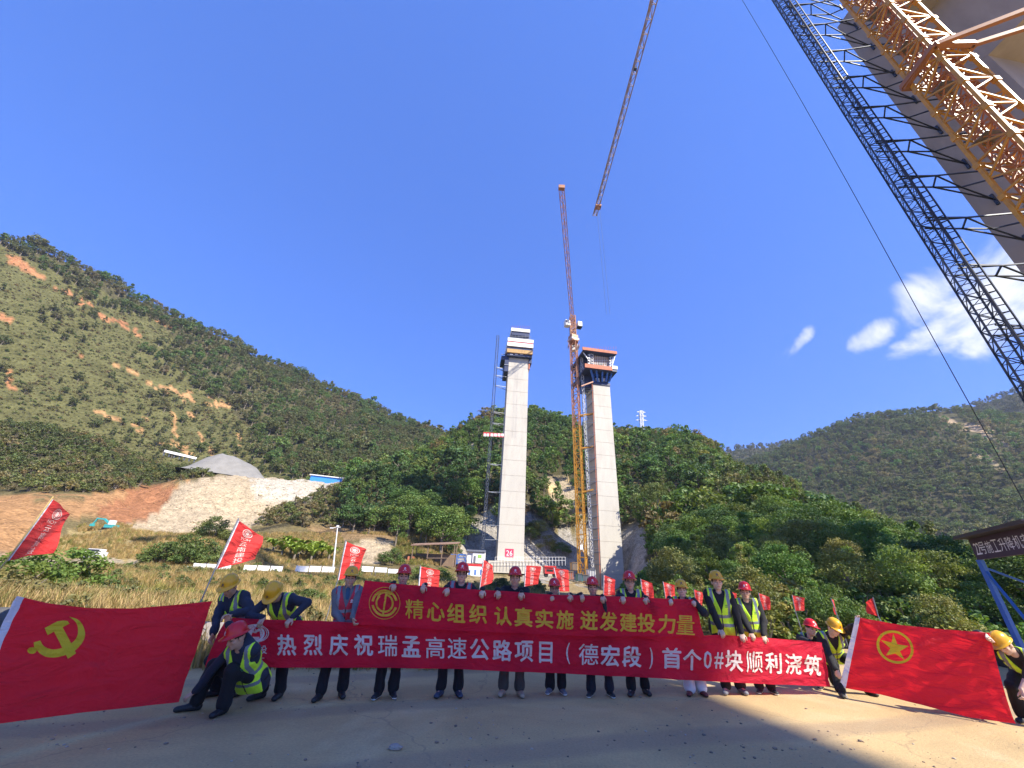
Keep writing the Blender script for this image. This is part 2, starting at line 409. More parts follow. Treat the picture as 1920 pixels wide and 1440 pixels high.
R_ORANGE = [(-400, 925), (150, 932), (300, 905), (350, 900), (300, 958), (250, 985), (180, 968), (100, 975), (50, 1040), (-400, 1050)]
R_MOUND = [(60, 1040), (150, 985), (230, 985), (330, 1000), (420, 1000), (420, 1045), (250, 1050)]
R_PATH = [(-200, 1042), (150, 1046), (270, 1050), (255, 1066), (-200, 1066)]
SHOT = [[(868, 985), (938, 955), (938, 1064), (860, 1064)], [(978, 950), (1005, 968), (1040, 1000), (1070, 1040), (1095, 1092), (978, 1092)], [(1160, 1005), (1190, 988), (1212, 990), (1216, 1098), (1160, 1098)], [(1045, 1000), (1120, 985), (1120, 1098), (1085, 1098)]]
R_TAN = [(1022, 900), (1060, 900), (1090, 930), (1090, 975), (1060, 965), (1035, 935)]
_q = proj(B.P); _rk = inpoly(_q, R_ROCK); _x, _y = B.P[..., 0], B.P[..., 1]
B.P[..., 2] += np.where(_rk | inpoly(_q, R_ORANGE), 1.5 * fbm(_x * .16, _y * .16, 61, 4) - .9 * np.abs(fbm(_x * .35 + _y * .2, _y * .12, 67, 4)), 0)
colB, QB = zones(B, (.15, .12, .055), [
    ('p', LITTER, [(1185, 700), (2600, 700), (2600, 1230), (1500, 1215), (1200, 1150)]),
    ('p', LITTER, [(640, 700), (1185, 700), (1185, 960), (640, 1000)]),
    ('p', LITTER, [(-400, 600), (380, 600), (380, 890), (200, 920), (-400, 920)]),
    ('p', TAN, [(-500, 1060), (1150, 1085), (1150, 1230), (700, 1300), (-500, 1300)]),
    ('p', ORANGE, R_ORANGE), ('p', RED, [(170, 968), (235, 925), (300, 905), (350, 925), (300, 968), (240, 985)]),
    ('p', (.33, .25, .11), R_MOUND), ('p', PALE, R_ROCK), ('p', WHITE, [(470, 890), (640, 902), (580, 935), (520, 945), (480, 930)]),
    ('p', (.40, .33, .22), R_PATH),
    ('l', PALE, [(672, 939), (740, 941)], 3.5), ('p', PALE, [(660, 1025), (700, 1012), (745, 1015), (730, 1040), (690, 1058), (665, 1050)]),
    ('p', (.24, .16, .08), [(560, 985), (760, 985), (740, 1010), (600, 1008)]),
    ('p', PALE, R_TAN), ('l', (.30, .29, .26), [(838, 832), (885, 842)], 5),
] + [('p', (.33, .30, .255), q) for q in SHOT] + [('l', (.55, .42, .22), [(880, 985), (905, 968), (930, 955)], 6), ('l', (.58, .42, .2), [(1030, 915), (1080, 905)], 5)])
colC, QC = zones(CM, (.093, .090, .036), [
    ('p', LITTER, [(-400, 300), (60, 490), (300, 600), (360, 690), (430, 770), (600, 900), (1000, 930), (1000, 700)]),
    ('l', RED, [(15, 485), (50, 500), (78, 518)], 4.5), ('l', RED, [(90, 530), (132, 552)], 3), ('l', RED, [(145, 562), (180, 582)], 2.5),
    ('l', RED, [(190, 590), (225, 605), (262, 625)], 4.5), ('l', RED, [(290, 600), (300, 606)], 3), ('l', RED, [(315, 612), (322, 616)], 3),
    ('l', ORANGE, [(212, 685), (260, 705)], 3.5), ('l', ORANGE, [(270, 715), (330, 735), (360, 742)], 4), ('l', ORANGE, [(380, 752), (430, 765)], 3), ('l', RED, [(-100, 580), (0, 590), (18, 600)], 6),
    ('l', ORANGE, [(185, 775), (220, 790), (272, 808)], 4), ('l', ORANGE, [(320, 770), (328, 810), (336, 838)], 3.2), ('l', ORANGE, [(375, 815), (395, 850)], 2.5), ('l', ORANGE, [(448, 810), (452, 835)], 3),
    ('l', ORANGE, [(305, 832), (345, 840), (360, 850)], 4), ('l', RED, [(10, 700), (25, 725)], 4), ('l', RED, [(145, 655), (152, 675)], 2.5), ('l', ORANGE, [(355, 765), (362, 785)], 2.2), ('l', ORANGE, [(258, 760), (268, 780)], 2.2)], 15, .3)
colD, QD = zones(DM, (.075, .07, .035), [('l', (.36, .26, .16), [(1770, 782), (1810, 800), (1840, 812)], 7), ('l', (.34, .26, .16), [(1835, 795), (1860, 830), (1885, 835)], 7), ('l', (.3, .24, .14), [(1700, 850), (1725, 856)], 4), ('l', (.3, .24, .14), [(1830, 850), (1880, 880)], 8)], 16, .06)
colE = np.empty(EM.P.shape); colE[:] = (.06, .06, .03)
B.build('terrain', M_SOIL, colB); CM.build('hill_left', M_HILL, colC); DM.build('hill_right', M_HILL, colD); EM.build('hill_far', M_HILL, colE)

# --- the work platform (compacted earth over concrete), one sheet reaching back past the camera
def platform():
    bm = bmesh.new()
    ring = []
    for (a, b) in zip(edge[:-1], edge[1:]):
        n = max(1, int(math.dist(a, b) / .35)) if abs(a[0]) < 25 else 4
        for i in range(n):
            t = i / n; ring.append((a[0] + (b[0] - a[0]) * t, a[1] + (b[1] - a[1]) * t))
    ring.append(edge[-1])
    ring = [(x, y + (.10 * fbm(np.array(x * 1.3), np.array(0.), 3) if abs(x) < 25 else 0)) for x, y in ring]
    top = [bm.verts.new((x, y, 0)) for x, y in ring]
    back = [bm.verts.new((160, -220, 0)), bm.verts.new((-160, -220, 0))]
    bm.faces.new(top + back)
    low = [bm.verts.new((x, y + .25, -2.5)) for x, y in ring]
    for i in range(len(ring) - 1): bm.faces.new((top[i + 1], top[i], low[i], low[i + 1]))
    bmesh.ops.recalc_face_normals(bm, faces=bm.faces[:])
    me = bpy.data.meshes.new('ground'); bm.to_mesh(me); bm.free()
    if me.polygons[0].normal.z < 0: me.flip_normals()
    m, nt, b, out = nodemat('packed_earth'); N, L = nt.nodes, nt.links
    tcn = N.new('ShaderNodeTexCoord')
    def noise(sc, det=8, ro=.6, dist=0, st=None):
        n = N.new('ShaderNodeTexNoise'); n.inputs['Scale'].default_value = sc; n.inputs['Detail'].default_value = det; n.inputs['Roughness'].default_value = ro
        n.inputs['Distortion'].default_value = dist
        src = tcn.outputs['Object']
        if st:
            mp = N.new('ShaderNodeMapping'); mp.inputs['Scale'].default_value = st; mp.inputs['Rotation'].default_value = (0, 0, .5); L.new(src, mp.inputs['Vector']); src = mp.outputs[0]
        L.new(src, n.inputs['Vector']); return n.outputs[0]
    def ramp(v, a, b_, lo=0., hi=1.):
        r = N.new('ShaderNodeMapRange'); r.inputs['From Min'].default_value = a; r.inputs['From Max'].default_value = b_; r.inputs['To Min'].default_value = lo; r.inputs['To Max'].default_value = hi; L.new(v, r.inputs['Value']); return r.outputs[0]
    def mix(f, a, c, mode='MIX'):
        x = N.new('ShaderNodeMix'); x.data_type = 'RGBA'; x.blend_type = mode
        if isinstance(f, float): x.inputs['Factor'].default_value = f
        else: L.new(f, x.inputs['Factor'])
        for k, v in (('A', a), ('B', c)):
            if isinstance(v, tuple): x.inputs[k].default_value = v
            else: L.new(v, x.inputs[k])
        return x.outputs['Result']
    c = mix(ramp(noise(.55, 9, .62, .6), .38, .64), rgb(.56, .395, .19), rgb(.43, .31, .155))
    c = mix(ramp(noise(.33, 8, .6, 1.2), .52, .70), c, rgb(.60, .46, .25))
    c = mix(ramp(noise(2.2, 9, .7, .3, (1, 3.2, 1)), .60, .74, 0, .55), c, rgb(.23, .19, .145))
    c = mix(ramp(noise(16, 6, .7), .66, .76, 0, .6), c, rgb(.18, .15, .12))
    vo = N.new('ShaderNodeTexVoronoi'); vo.feature = 'DISTANCE_TO_EDGE'; vo.inputs['Scale'].default_value = .22
    dn = N.new('ShaderNodeTexNoise'); dn.inputs['Scale'].default_value = 1.6; dn.inputs['Detail'].default_value = 6; L.new(tcn.outputs['Object'], dn.inputs['Vector'])
    dm = N.new('ShaderNodeMix'); dm.data_type = 'RGBA'; dm.blend_type = 'LINEAR_LIGHT'; dm.inputs['Factor'].default_value = .35; L.new(tcn.outputs['Object'], dm.inputs['A']); L.new(dn.outputs[1], dm.inputs['B']); L.new(dm.outputs['Result'], vo.inputs['Vector'])
    c = mix(ramp(vo.outputs['Distance'], .0012, .004, .30, 0), c, rgb(.17, .135, .10))
    wt = N.new('ShaderNodeTexWave'); wt.inputs['Scale'].default_value = .16; wt.inputs['Distortion'].default_value = 3.0; wt.inputs['Detail'].default_value = 3; wt.inputs['Detail Scale'].default_value = .6
    mq = N.new('ShaderNodeMapping'); mq.inputs['Rotation'].default_value = (0, 0, 1.25); L.new(tcn.outputs['Object'], mq.inputs['Vector']); L.new(mq.outputs[0], wt.inputs['Vector'])
    c = mix(ramp(wt.outputs[0], .78, .95, 0, .5), c, rgb(.30, .215, .14))
    c = mix(1.0, c, ramp(noise(38, 5, .6), .3, .7, .86, 1.12), 'MULTIPLY')
    L.new(c, b.inputs['Base Color']); b.inputs['Roughness'].default_value = .93; b.inputs['Specular IOR Level'].default_value = .15
    h = N.new('ShaderNodeMath'); h.operation = 'ADD'; L.new(noise(30, 8, .7), h.inputs[0]); L.new(noise(2.5, 5), h.inputs[1])
    bp = N.new('ShaderNodeBump'); bp.inputs['Strength'].default_value = .45; bp.inputs['Distance'].default_value = .03
    L.new(h.outputs[0], bp.inputs['Height']); L.new(bp.outputs[0], b.inputs['Normal'])
    me.materials.append(m)
    tag(link_mesh('ground', me), kind='structure')
platform()

# ------------------------------------------------------------------ materials of the works
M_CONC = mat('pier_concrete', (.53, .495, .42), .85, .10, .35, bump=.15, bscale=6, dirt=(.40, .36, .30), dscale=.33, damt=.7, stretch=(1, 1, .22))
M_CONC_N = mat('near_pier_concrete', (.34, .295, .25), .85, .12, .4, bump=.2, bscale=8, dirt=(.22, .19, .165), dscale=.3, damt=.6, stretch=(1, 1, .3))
M_YEL = mat('yellow_crane_paint', (.56, .27, .022), .45, .16, 1.2, dirt=(.30, .15, .05), dscale=2.2, damt=.6)
M_ORA = mat('orange_crane_paint', (.44, .20, .10), .5, .15, 1.2, dirt=(.36, .22, .14), dscale=1.5, damt=.5)
M_PINK = mat('faded_red_white_paint', (.62, .42, .34), .5, .2, .8)
M_NAVY = mat('dark_hoist_steel', (.030, .036, .050), .42, .3, 3, metal=.3)
M_GREY = mat('galvanised_steel', (.22, .23, .25), .42, .2, 4, metal=.5)
M_WHITE = mat('white_panel_paint', (.78, .77, .75), .5, .06, 2, dirt=(.55, .53, .5), dscale=.8, damt=.3)
M_PLY = mat('formwork_plywood', (.50, .30, .11), .7, .2, 2)
M_OPL = mat('orange_plank', (.46, .15, .075), .7, .2, 1.5)
M_BLU = mat('blue_paint', (.035, .14, .46), .4, .12, 2)
M_NBLU = mat('deep_blue_formwork', (.022, .035, .095), .5, .3, 1.5)
M_REDP = mat('red_paint', (.50, .035, .035), .45, .12, 2)
M_BLACK = mat('black_rubber', (.015, .015, .016), .6, .2, 5)
M_CYAN = mat('blue_sheet', (.04, .23, .66), .4, .08, 1)
M_TEAL = mat('teal_paint', (.05, .36, .36), .45, .1, 2)
M_WOOD = mat('weathered_timber', (.22, .15, .10), .8, .25, 5, stretch=(1, 1, .2))
M_TILE = mat('brown_sheet_roof', (.26, .16, .11), .8, .3, 2)
M_GRAV = mat('grey_gravel', (.21, .20, .18), .95, .12, .5, bump=.6, bscale=3)

# ------------------------------------------------------------------ lettering
_tc = {}
def glyphs(s, bold=0.0, res=2):
    """a run of text as flat triangles, 1 unit high, centred; Blender's built-in face"""
    k = (s, res)
    if k in _tc: return _tc[k]
    cu = bpy.data.curves.new('lettering', 'FONT'); cu.body = s; cu.size = 1.0
    cu.resolution_u = res; cu.fill_mode = 'FRONT'
    o = bpy.data.objects.new('lettering', cu); COL.objects.link(o)
    dg = bpy.context.evaluated_depsgraph_get(); dg.update()
    me = bpy.data.meshes.new_from_object(o.evaluated_get(dg))
    bm = bmesh.new(); bm.from_mesh(me); bmesh.ops.triangulate(bm, faces=bm.faces[:])
    xs = [v.co.x for v in bm.verts]; ys = [v.co.y for v in bm.verts]
    for ax, lo, hi in ((0, min(xs), max(xs)), (1, min(ys), max(ys))):
        n = 7
        for i in range(1, n):
            co = [0, 0, 0]; no = [0, 0, 0]; co[ax] = lo + (hi - lo) * i / n; no[ax] = 1
            bmesh.ops.bisect_plane(bm, geom=bm.verts[:] + bm.edges[:] + bm.faces[:], plane_co=co, plane_no=no, dist=1e-5)
    bm.verts.ensure_lookup_table()
    V = np.array([(v.co.x, v.co.y) for v in bm.verts]); Fc = [tuple(v.index for v in f.verts) for f in bm.faces]
    bm.free(); bpy.data.objects.remove(o); bpy.data.curves.remove(cu); bpy.data.meshes.remove(me)
    lo, hi = V.min(0), V.max(0)
    V = (V - (lo + hi) / 2) / (hi - lo).max()          # longer side = 1
    _tc[k] = (V, Fc, (hi - lo) / (hi - lo).max()); return _tc[k]
def glyph_box(s, w, h, bold=.012):
    """scaled to fill w x h, centred"""
    V, Fc, sz = glyphs(s, bold); return V / sz * np.array([w, h]), Fc

# ------------------------------------------------------------------ the two far piers
YAW = rad(6.0)
EX = np.array([math.cos(YAW), math.sin(YAW), 0]); EY = np.array([-math.sin(YAW), math.cos(YAW), 0]); EZ = np.array([0, 0, 1.0])
class Face:
    """a vertical plane in the world, addressed by sight lines"""
    def __init__(s, px, py, r, ex=EX, ey=EY):
        s.P = at_r(px, py, r); s.ex, s.ey = ex, ey
    def at(s, px, py, off=0.0): return on_plane(px, py, s.P - s.ey * off, s.ey)
    def slab(s, mb, x0, x1, y0, y1, off, depth, m=0):
        """box whose front face (off metres proud of the plane) covers x0..x1, y0..y1 in the photo"""
        xm, ym = (x0 + x1) / 2, (y0 + y1) / 2
        l, r_, t, b = s.at(x0, ym, off), s.at(x1, ym, off), s.at(xm, y0, off), s.at(xm, y1, off)
        w = (r_ - l) @ s.ex; h = t[2] - b[2]; c = (l + r_) / 2; c[2] = (t[2] + b[2]) / 2
        mb.frame(c + s.ey * depth / 2, s.ex * w / 2, s.ey * depth / 2, EZ * h / 2, m)
        return c, w, h
    def prism(s, mb, quad, depth, m=0, taper=0.0):
        """quad = bottom left, bottom right, top right, top left photo points"""
        f = [s.at(*q) for q in quad]
        zb = (f[0][2] + f[1][2]) / 2; zt = (f[2][2] + f[3][2]) / 2
        for i, zz in zip(range(4), (zb, zb, zt, zt)): f[i][2] = zz
        k = [p + s.ey * (depth - (taper if i > 1 else 0)) for i, p in enumerate(f)]
        mb.add(f + k, [(0, 1, 2, 3), (5, 4, 7, 6), (4, 0, 3, 7), (1, 5, 6, 2), (3, 2, 6, 7), (4, 5, 1, 0)], m)
        return f

def shaft_joints(mb, f, depth, n, m):
    """casting joints: thin raised lips round the shaft at every lift"""
    for i in range(1, n):
        t = i / n
        a = f[0] * (1 - t) + f[3] * t; b = f[1] * (1 - t) + f[2] * t
        mb.bar(a - EY * .012, b - EY * .012, .03, .06, m, up=(0, 0, 1))

def far_pier_left():
    fc = Face(957, 1050, 100.0)
    root = empty('bridge_pier', fc.at(957, 1052), 'tall pale concrete pier with white work platforms on top and red square below', 'bridge pier')
    mb = MB(); f = fc.prism(mb, [(932, 1052), (982, 1052), (991.5, 667), (954.5, 667)], 5.5)
    shaft_joints(mb, f, 5.5, 14, 1); mb.build('shaft', [M_CONC, mat('cast_joint', (.38, .335, .275), .9, .3, 1)], root)
    mb = MB(); fc.slab(mb, 915, 1008, 1053, 1075, 1.5, 9.0); mb.build('footing', M_CONC, root)
    p = bpy.data.objects
    mb = MB(); c, w, h = fc.slab(mb, 947, 963, 1029, 1045, .06, .05); sq = mb.build('number_board', mat('red_board', (.62, .04, .10), .5, .05, 3), root)
    V, Fc = glyph_box('26', w * .72, h * .62, .03)
    me = pydata('digits', [c - EY * .006 + EX * a + EZ * b_ - np.array(root.location) for a, b_ in V], Fc, [M_WHITE]); link_mesh('digits', me, sq)
    # climbing formwork, tier by tier
    mb = MB()
    fc.slab(mb, 958.5, 994, 616, 621.5, 1.2, 7.6, 0); fc.slab(mb, 959.5, 993, 621.5, 629, .9, 7.2, 1)
    for i in range(9): q = fc.at(960 + i * 4, 616, 1.15); mb.bar(q, q + EZ * 1.1, .05, m=2)
    mb.build('top_platform', [M_WHITE, M_NBLU, M_REDP], root)
    mb = MB()
    fc.slab(mb, 960, 991, 629, 636, .1, 5.6, 0)
    for yy in (630, 633): mb.bar(fc.at(957, yy, 1.3), fc.at(996, yy + 2, 1.3), .09, m=1)
    for i in range(6): q = fc.at(960 + i * 6.4, 636, 1.2); mb.bar(q, fc.at(960 + i * 6.4, 628, 1.2), .08, m=1)
    mb.build('guard_rail', [M_NBLU, M_GREY], root)
    mb = MB(); fc.slab(mb, 952, 1000.5, 635, 641, 1.9, 9.4, 0); fc.slab(mb, 952, 1000, 641, 643, 1.8, 9.2, 1); fc.slab(mb, 951.3, 1000, 643, 650, 1.9, 9.4, 0)
    fc.slab(mb, 951, 999.6, 650, 655.5, 1.5, 9, 2); mb.build('upper_platform', [M_WHITE, M_REDP, M_NBLU], root)
    mb = MB(); fc.slab(mb, 950.5, 999, 655.5, 662, 1.8, 9.3, 0); fc.slab(mb, 951, 998, 662, 668, 1.3, 8.6, 1)
    for i in range(4): fc.slab(mb, 956 + i * 9.5, 962 + i * 9.5, 663.5, 665, 1.36, .05, 2)
    mb.build('lower_platform', [M_PLY, M_NBLU, M_WHITE], root)
    mb = MB(); fc.slab(mb, 946.5, 954, 662, 696, .4, 6.5, 0); fc.slab(mb, 940, 948, 667, 674, .3, 5.5, 0); fc.slab(mb, 940, 948, 664, 665, .3, .1, 1)
    fc.slab(mb, 945.5, 954, 683, 684.5, .6, .15, 1); mb.build('side_bracket', [M_NBLU, M_GREY, M_OPL], root); mb = MB(); fc.slab(mb, 991.8, 997, 667, 681, .4, 6.5, 0); fc.slab(mb, 991, 993.5, 681, 692, .2, 6, 2)
    mb.build('side_bracket', [M_NBLU, M_GREY, M_OPL], root)
    return fc, root
FL, pier_l = far_pier_left()

def far_pier_right():
    fc = Face(1150, 1085, 102.0, np.array([math.cos(rad(9)), math.sin(rad(9)), 0]), np.array([-math.sin(rad(9)), math.cos(rad(9)), 0]))
    ex, ey = fc.ex, fc.ey
    root = empty('bridge_pier', fc.at(1151, 1112), 'tall pale concrete bridge pier topped by orange planked falsework beside the yellow crane', 'bridge pier')
    mb = MB(); f = fc.prism(mb, [(1129, 1110), (1173, 1110), (1143, 720), (1112, 720)], 6.0)
    for i in range(1, 15):
        t = i / 15; mb.bar(f[0] * (1 - t) + f[3] * t - ey * .012, f[1] * (1 - t) + f[2] * t - ey * .012, .03, .06, 1)
    mb.build('shaft', [M_CONC, bpy.data.materials['cast_joint']], root)
    mb = MB(); fc.slab(mb, 1111, 1144, 716, 721.5, .25, 6.5, 0); mb.build('collar_band', M_NBLU, root)
    mb = MB()
    for x in (1114, 1121, 1129, 1136, 1142):
        mb.bar(fc.at(x, 716, .3), fc.at(x + (x - 1128) * .45, 693, 2.2), .45, .6, 0)
        mb.bar(fc.at(x, 706, .25), fc.at(x, 693, .25), .5, .5, 0)
    for x in (1117, 1130): fc.slab(mb, x, x + 7, 709, 715, .25, .2, 1)
    fc.slab(mb, 1112, 1145, 698, 700, .5, .3, 1); fc.slab(mb, 1113, 1143.5, 692, 709, -.1, 6, 2)
    mb.build('support_bracket', [M_BLU, M_WHITE, M_NBLU], root)
    mb = MB(); fc.slab(mb, 1097, 1148, 684.5, 691.5, 3.2, .3, 0); fc.slab(mb, 1098, 1157, 690.5, 693.5, 3.0, 12, 1); fc.slab(mb, 1148, 1158, 686, 692, 3.2, .4, 2)
    mb.build('lower_deck', [M_OPL, M_NBLU, M_GREY], root)
    mb = MB(); fc.slab(mb, 1112.5, 1141.5, 659, 688, .8, 7.0, 0)
    for i in range(9): x = 1113.5 + i * 3.3; mb.bar(fc.at(x, 688, .92), fc.at(x, 659, .92), .09, m=1)
    for i in range(6): mb.bar(fc.at(1112.8, 661 + i * 5, .95), fc.at(1141, 661 + i * 5, .95), .07, m=1)
    fc.slab(mb, 1123, 1128.5, 679, 685, .95, .1, 2); fc.slab(mb, 1113, 1141, 660, 664, .95, .1, 2)
    mb.build('box_formwork', [mat('rebar_and_ply', (.42, .27, .19), .8, .45, 3), M_WHITE, M_BLACK], root)
    for xa, xb in ((1102, 1112), (1142.5, 1148)):
        mb = MB()
        for i in range(4): x = xa + (xb - xa) * i / 3; mb.bar(fc.at(x, 688, 1.6), fc.at(x, 659, 1.6), .13, m=i % 2); mb.bar(fc.at(x, 688, -1), fc.at(x, 659, -1), .13, m=0)
        for i in range(6):
            y = 660 + i * 5.2; mb.bar(fc.at(xa, y, 1.65), fc.at(xb, y + 5, 1.65), .11, m=1); mb.bar(fc.at(xb, y, 1.65), fc.at(xa, y + 5, 1.65), .10, m=0); mb.bar(fc.at(xa, y, 1.6), fc.at(xb, y, 1.6), .12, m=1)
        mb.build('scaffold', [M_NBLU, M_WHITE], root)
    for a, b_ in (((1156, 660), (1147, 676)), ((1155, 661), (1147, 688)), ((1093, 660), (1103, 674))): mb = MB(); mb.bar(fc.at(*a, 1.7), fc.at(*b_, 1.7), .22); mb.build('strut', M_WHITE, root)
    mb = MB(); fc.slab(mb, 1092.5, 1156.5, 654.5, 659.5, 3.0, .3, 0); fc.slab(mb, 1094, 1155, 658.5, 661, 2.8, 12, 1)
    for i in range(14): q = fc.at(1094 + i * 4.7, 654.5, 2.9); mb.bar(q, q + EZ * .9, .05, m=2)
    mb.build('upper_deck', [M_OPL, M_NBLU, M_REDP], root)
    mb = MB(); fc.slab(mb, 1090, 1104, 662, 690, -2, 7, 0); fc.slab(mb, 1091, 1112, 694, 712, -1.5, 6, 0); fc.slab(mb, 1098, 1112, 712, 726, -1, 5, 0)
    mb.bar(fc.at(1090, 724, 1), fc.at(1112, 716, 1), .35, m=1); mb.build('side_platform', [M_NBLU, M_ORA], root)
    # pipe ties down the shaded flank, each with its rail
    mb = MB()
    for y in (732, 752, 772, 792, 815, 836, 858, 880, 903, 925, 946, 968, 990, 1012, 1035, 1058):
        t = (1110 - y) / 390; xl = 1129 - 17 * t
        a = fc.at(xl, y, .3); mb.bar(a, a - ex * .3 + ey * 6.2, .10, m=0); mb.bar(a, a - ex * 2.6 + ey * 1.2, .09, m=0); mb.bar(a + EZ * .7, a - ex * 2.6 + ey * 1.2 + EZ * .7, .05, m=0)
    a, b_ = fc.at(1128, 1108, .12), fc.at(1111.5, 720, .12); mb.bar(a - ex * .2, b_ - ex * .2, .16, m=1)
    mb.build('tie_rail', [M_GREY, M_OPL], root)
    return fc, root
FR, pier_r = far_pier_right()

# ------------------------------------------------------------------ far hoists and crane
def hoist_left():
    b = polar(-3.05, 99, 0); b[2] = at_r(905, 1028, 99)[2]; top = at_r(934.5, 630, 99)[2]
    root = empty('hoist_mast', b, 'slender grey lattice hoist mast beside the pier with the red number square', 'hoist mast')
    mb = MB(); lattice(mb, b, (b[0] + .3, b[1], top), .7, 1.5, .05, .028, style='z', m=0, m2=1); mb.build('lattice', [M_NAVY, M_GREY], root)
    mb = MB()
    for y in (688, 703, 722, 772, 793, 870, 922, 985, 1012):
        z = at_r(925, y, 99)[2]; p = np.array([b[0] + .3, b[1], z]); q = FL.at(950, y, -.5); q[2] = z + .2
        mb = MB(); mb.bar(p, q, .09, m=0); mb.bar(p + (0, .6, 0), q + (0, 2., 0), .09, m=0); mb.bar(p, q + (0, 2, 0), .06, m=0); mb.build('wall_tie', M_GREY, root)
    # red strip with white squares hung across the mast
    fc = Face(925, 815, 98.3)
    t = empty('site_banner', fc.at(925, 819), 'short red strip banner with six white panels across the grey hoist mast', 'banner')
    mb = MB(); fc.slab(mb, 906, 945, 811.5, 818.5, 0, .06); mb.build('cloth', M_REDP, t)
    for a, w in ((907, 5), (913.3, 3.6), (920, 5), (926.5, 5), (933.2, 5), (940, 4.6)): mb = MB(); fc.slab(mb, a, a + w, 813, 818, .03, .02); mb.build('white_panel', M_WHITE, t)
hoist_left()

def far_crane():
    az = 10.5; r = 101.0
    b = polar(az, r); b[2] = at_r(1092, 1090, r)[2]; zt = at_r(1076, 640, r)[2]; zj = at_r(1073, 606, r)[2]
    root = empty('tower_crane', b, 'yellow and orange tower crane standing between the two far piers', 'tower crane')
    zm = at_r(1083, 800, r)[2]
    mb = MB(); lattice(mb, b, (b[0], b[1], zm), 1.75, 2.6, .13, .075, up=(.5, 1, 0), style='z'); mb.build('lower_mast', M_YEL, root)
    mb = MB(); lattice(mb, (b[0], b[1], zm), (b[0], b[1], zt), 1.75, 2.6, .13, .075, up=(.5, 1, 0), style='z'); mb.build('upper_mast', [M_ORA], root)
    mb = MB(); c = np.array([b[0], b[1], zt])
    mb.box(c + (0, 0, .4), (2.6, 2.6, .7), .4); mb.box(c + (0, 0, 1.5), (2.2, 2.2, 1.0), .4, 1); lattice(mb, c + (0, 0, 2), c + (0, 0, zj - zt + 2.5), 1.6, 1.6, .12, .08, style='x', m=1)
    mb.tube([c + (0, 0, -.4), c + (0, 0, 0)], 1.5, 12, 1)
    for s in (-1, 1): mb.bar(c + (s * 1.6, -1, -1.8), c + (s * 1.6, 1, -1.8), .1, 1.2, 1)
    mb.build('slewing_unit', [M_PINK, M_ORA], root)
    mb = MB(); mb.box((b[0] - 1.9, b[1] - .8, zj - .9), (1.5, 1.7, 1.9), .2, 0); mb.box((b[0] - 1.9, b[1] - 1.68, zj - .6), (1.2, .06, .9), .2, 1); mb.build('cab', [M_WHITE, M_NBLU], root)
    mb = MB(); mb.box((b[0] + 2.0, b[1] - .5, zj - .9), (1.3, 1.6, 1.6), .2, 0); mb.box((b[0] + 2.0, b[1] - .5, zj - 1.9), (1.4, 1.7, .3), .2, 1); mb.build('winch_box', [M_WHITE, M_BLACK], root)
    tip = at_z(1053, 352, zj + 1.0)
    mb = MB(); lattice(mb, (b[0], b[1], zj + 1.0), tip, 1.1, 2.2, .065, .035, up=(0, 0, 1), tri=True, style='z'); mb.box(tip, (1.3, .8, .9), 0); mb.build('jib', [M_ORA], root)
    d = np.array([b[0], b[1], 0]) - np.array([tip[0], tip[1], 0]); d /= np.linalg.norm(d)
    mb = MB(); e = np.array([b[0], b[1], zj + 1]) + d * 14; lattice(mb, (b[0], b[1], zj + 1.0), e, 1.2, 2.0, .10, .06, up=(0, 0, 1), style='z'); mb.build('counter_jib', M_ORA, root)
    mb = MB(); mb.box(e - (0, 0, 1.5), (2.2, 1.6, 2.6), 0); mb.build('counterweight', M_CONC, root)
    for y in (778, 840, 922):
        z = at_r(1095, y, r)[2]; p = np.array([b[0] + .9, b[1], z]); q = FR.at(1113, y - 4, -.2); q[2] = z + .5
        mb = MB(); mb.bar(p, q, .28, .35); mb.bar(p + (0, 1.2, 0), q + (0, .4, 0), .22, .3); mb.bar(p, q + (0, .4, 0), .15); mb.build('wall_tie', M_YEL, root)
    mb = MB(); fz = at_r(1092, 1026, r - 1)[2]; q = np.array([b[0] - .1, b[1] - 1.05, fz]); mb.box(q, (1.1, .05, 1.0), .1); mb.build('notice_plate', M_WHITE, root)
    # stair / hoist mast between crane and pier
    h = polar(11.75, 101.5); h[2] = at_r(1108, 1085, 101.5)[2]
    t = empty('hoist_mast', h, 'thin grey hoist mast squeezed between the far yellow crane and its pier', 'hoist mast')
    mb = MB(); lattice(mb, h, (h[0], h[1], at_r(1098, 668, 101.5)[2]), .7, 1.5, .06, .04, style='z', m=0, m2=1); mb.build('lattice', [M_GREY, M_WHITE], t)
    for y in range(735, 1070, 48): mb = MB(); z = at_r(1100, y, 101)[2]; mb.bar((h[0], h[1], z), FR.at(1116, y, -1) * np.array([1, 1, 0]) + np.array([0, 0, z]), .08); mb.build('wall_tie', M_GREY, t)
far_crane()

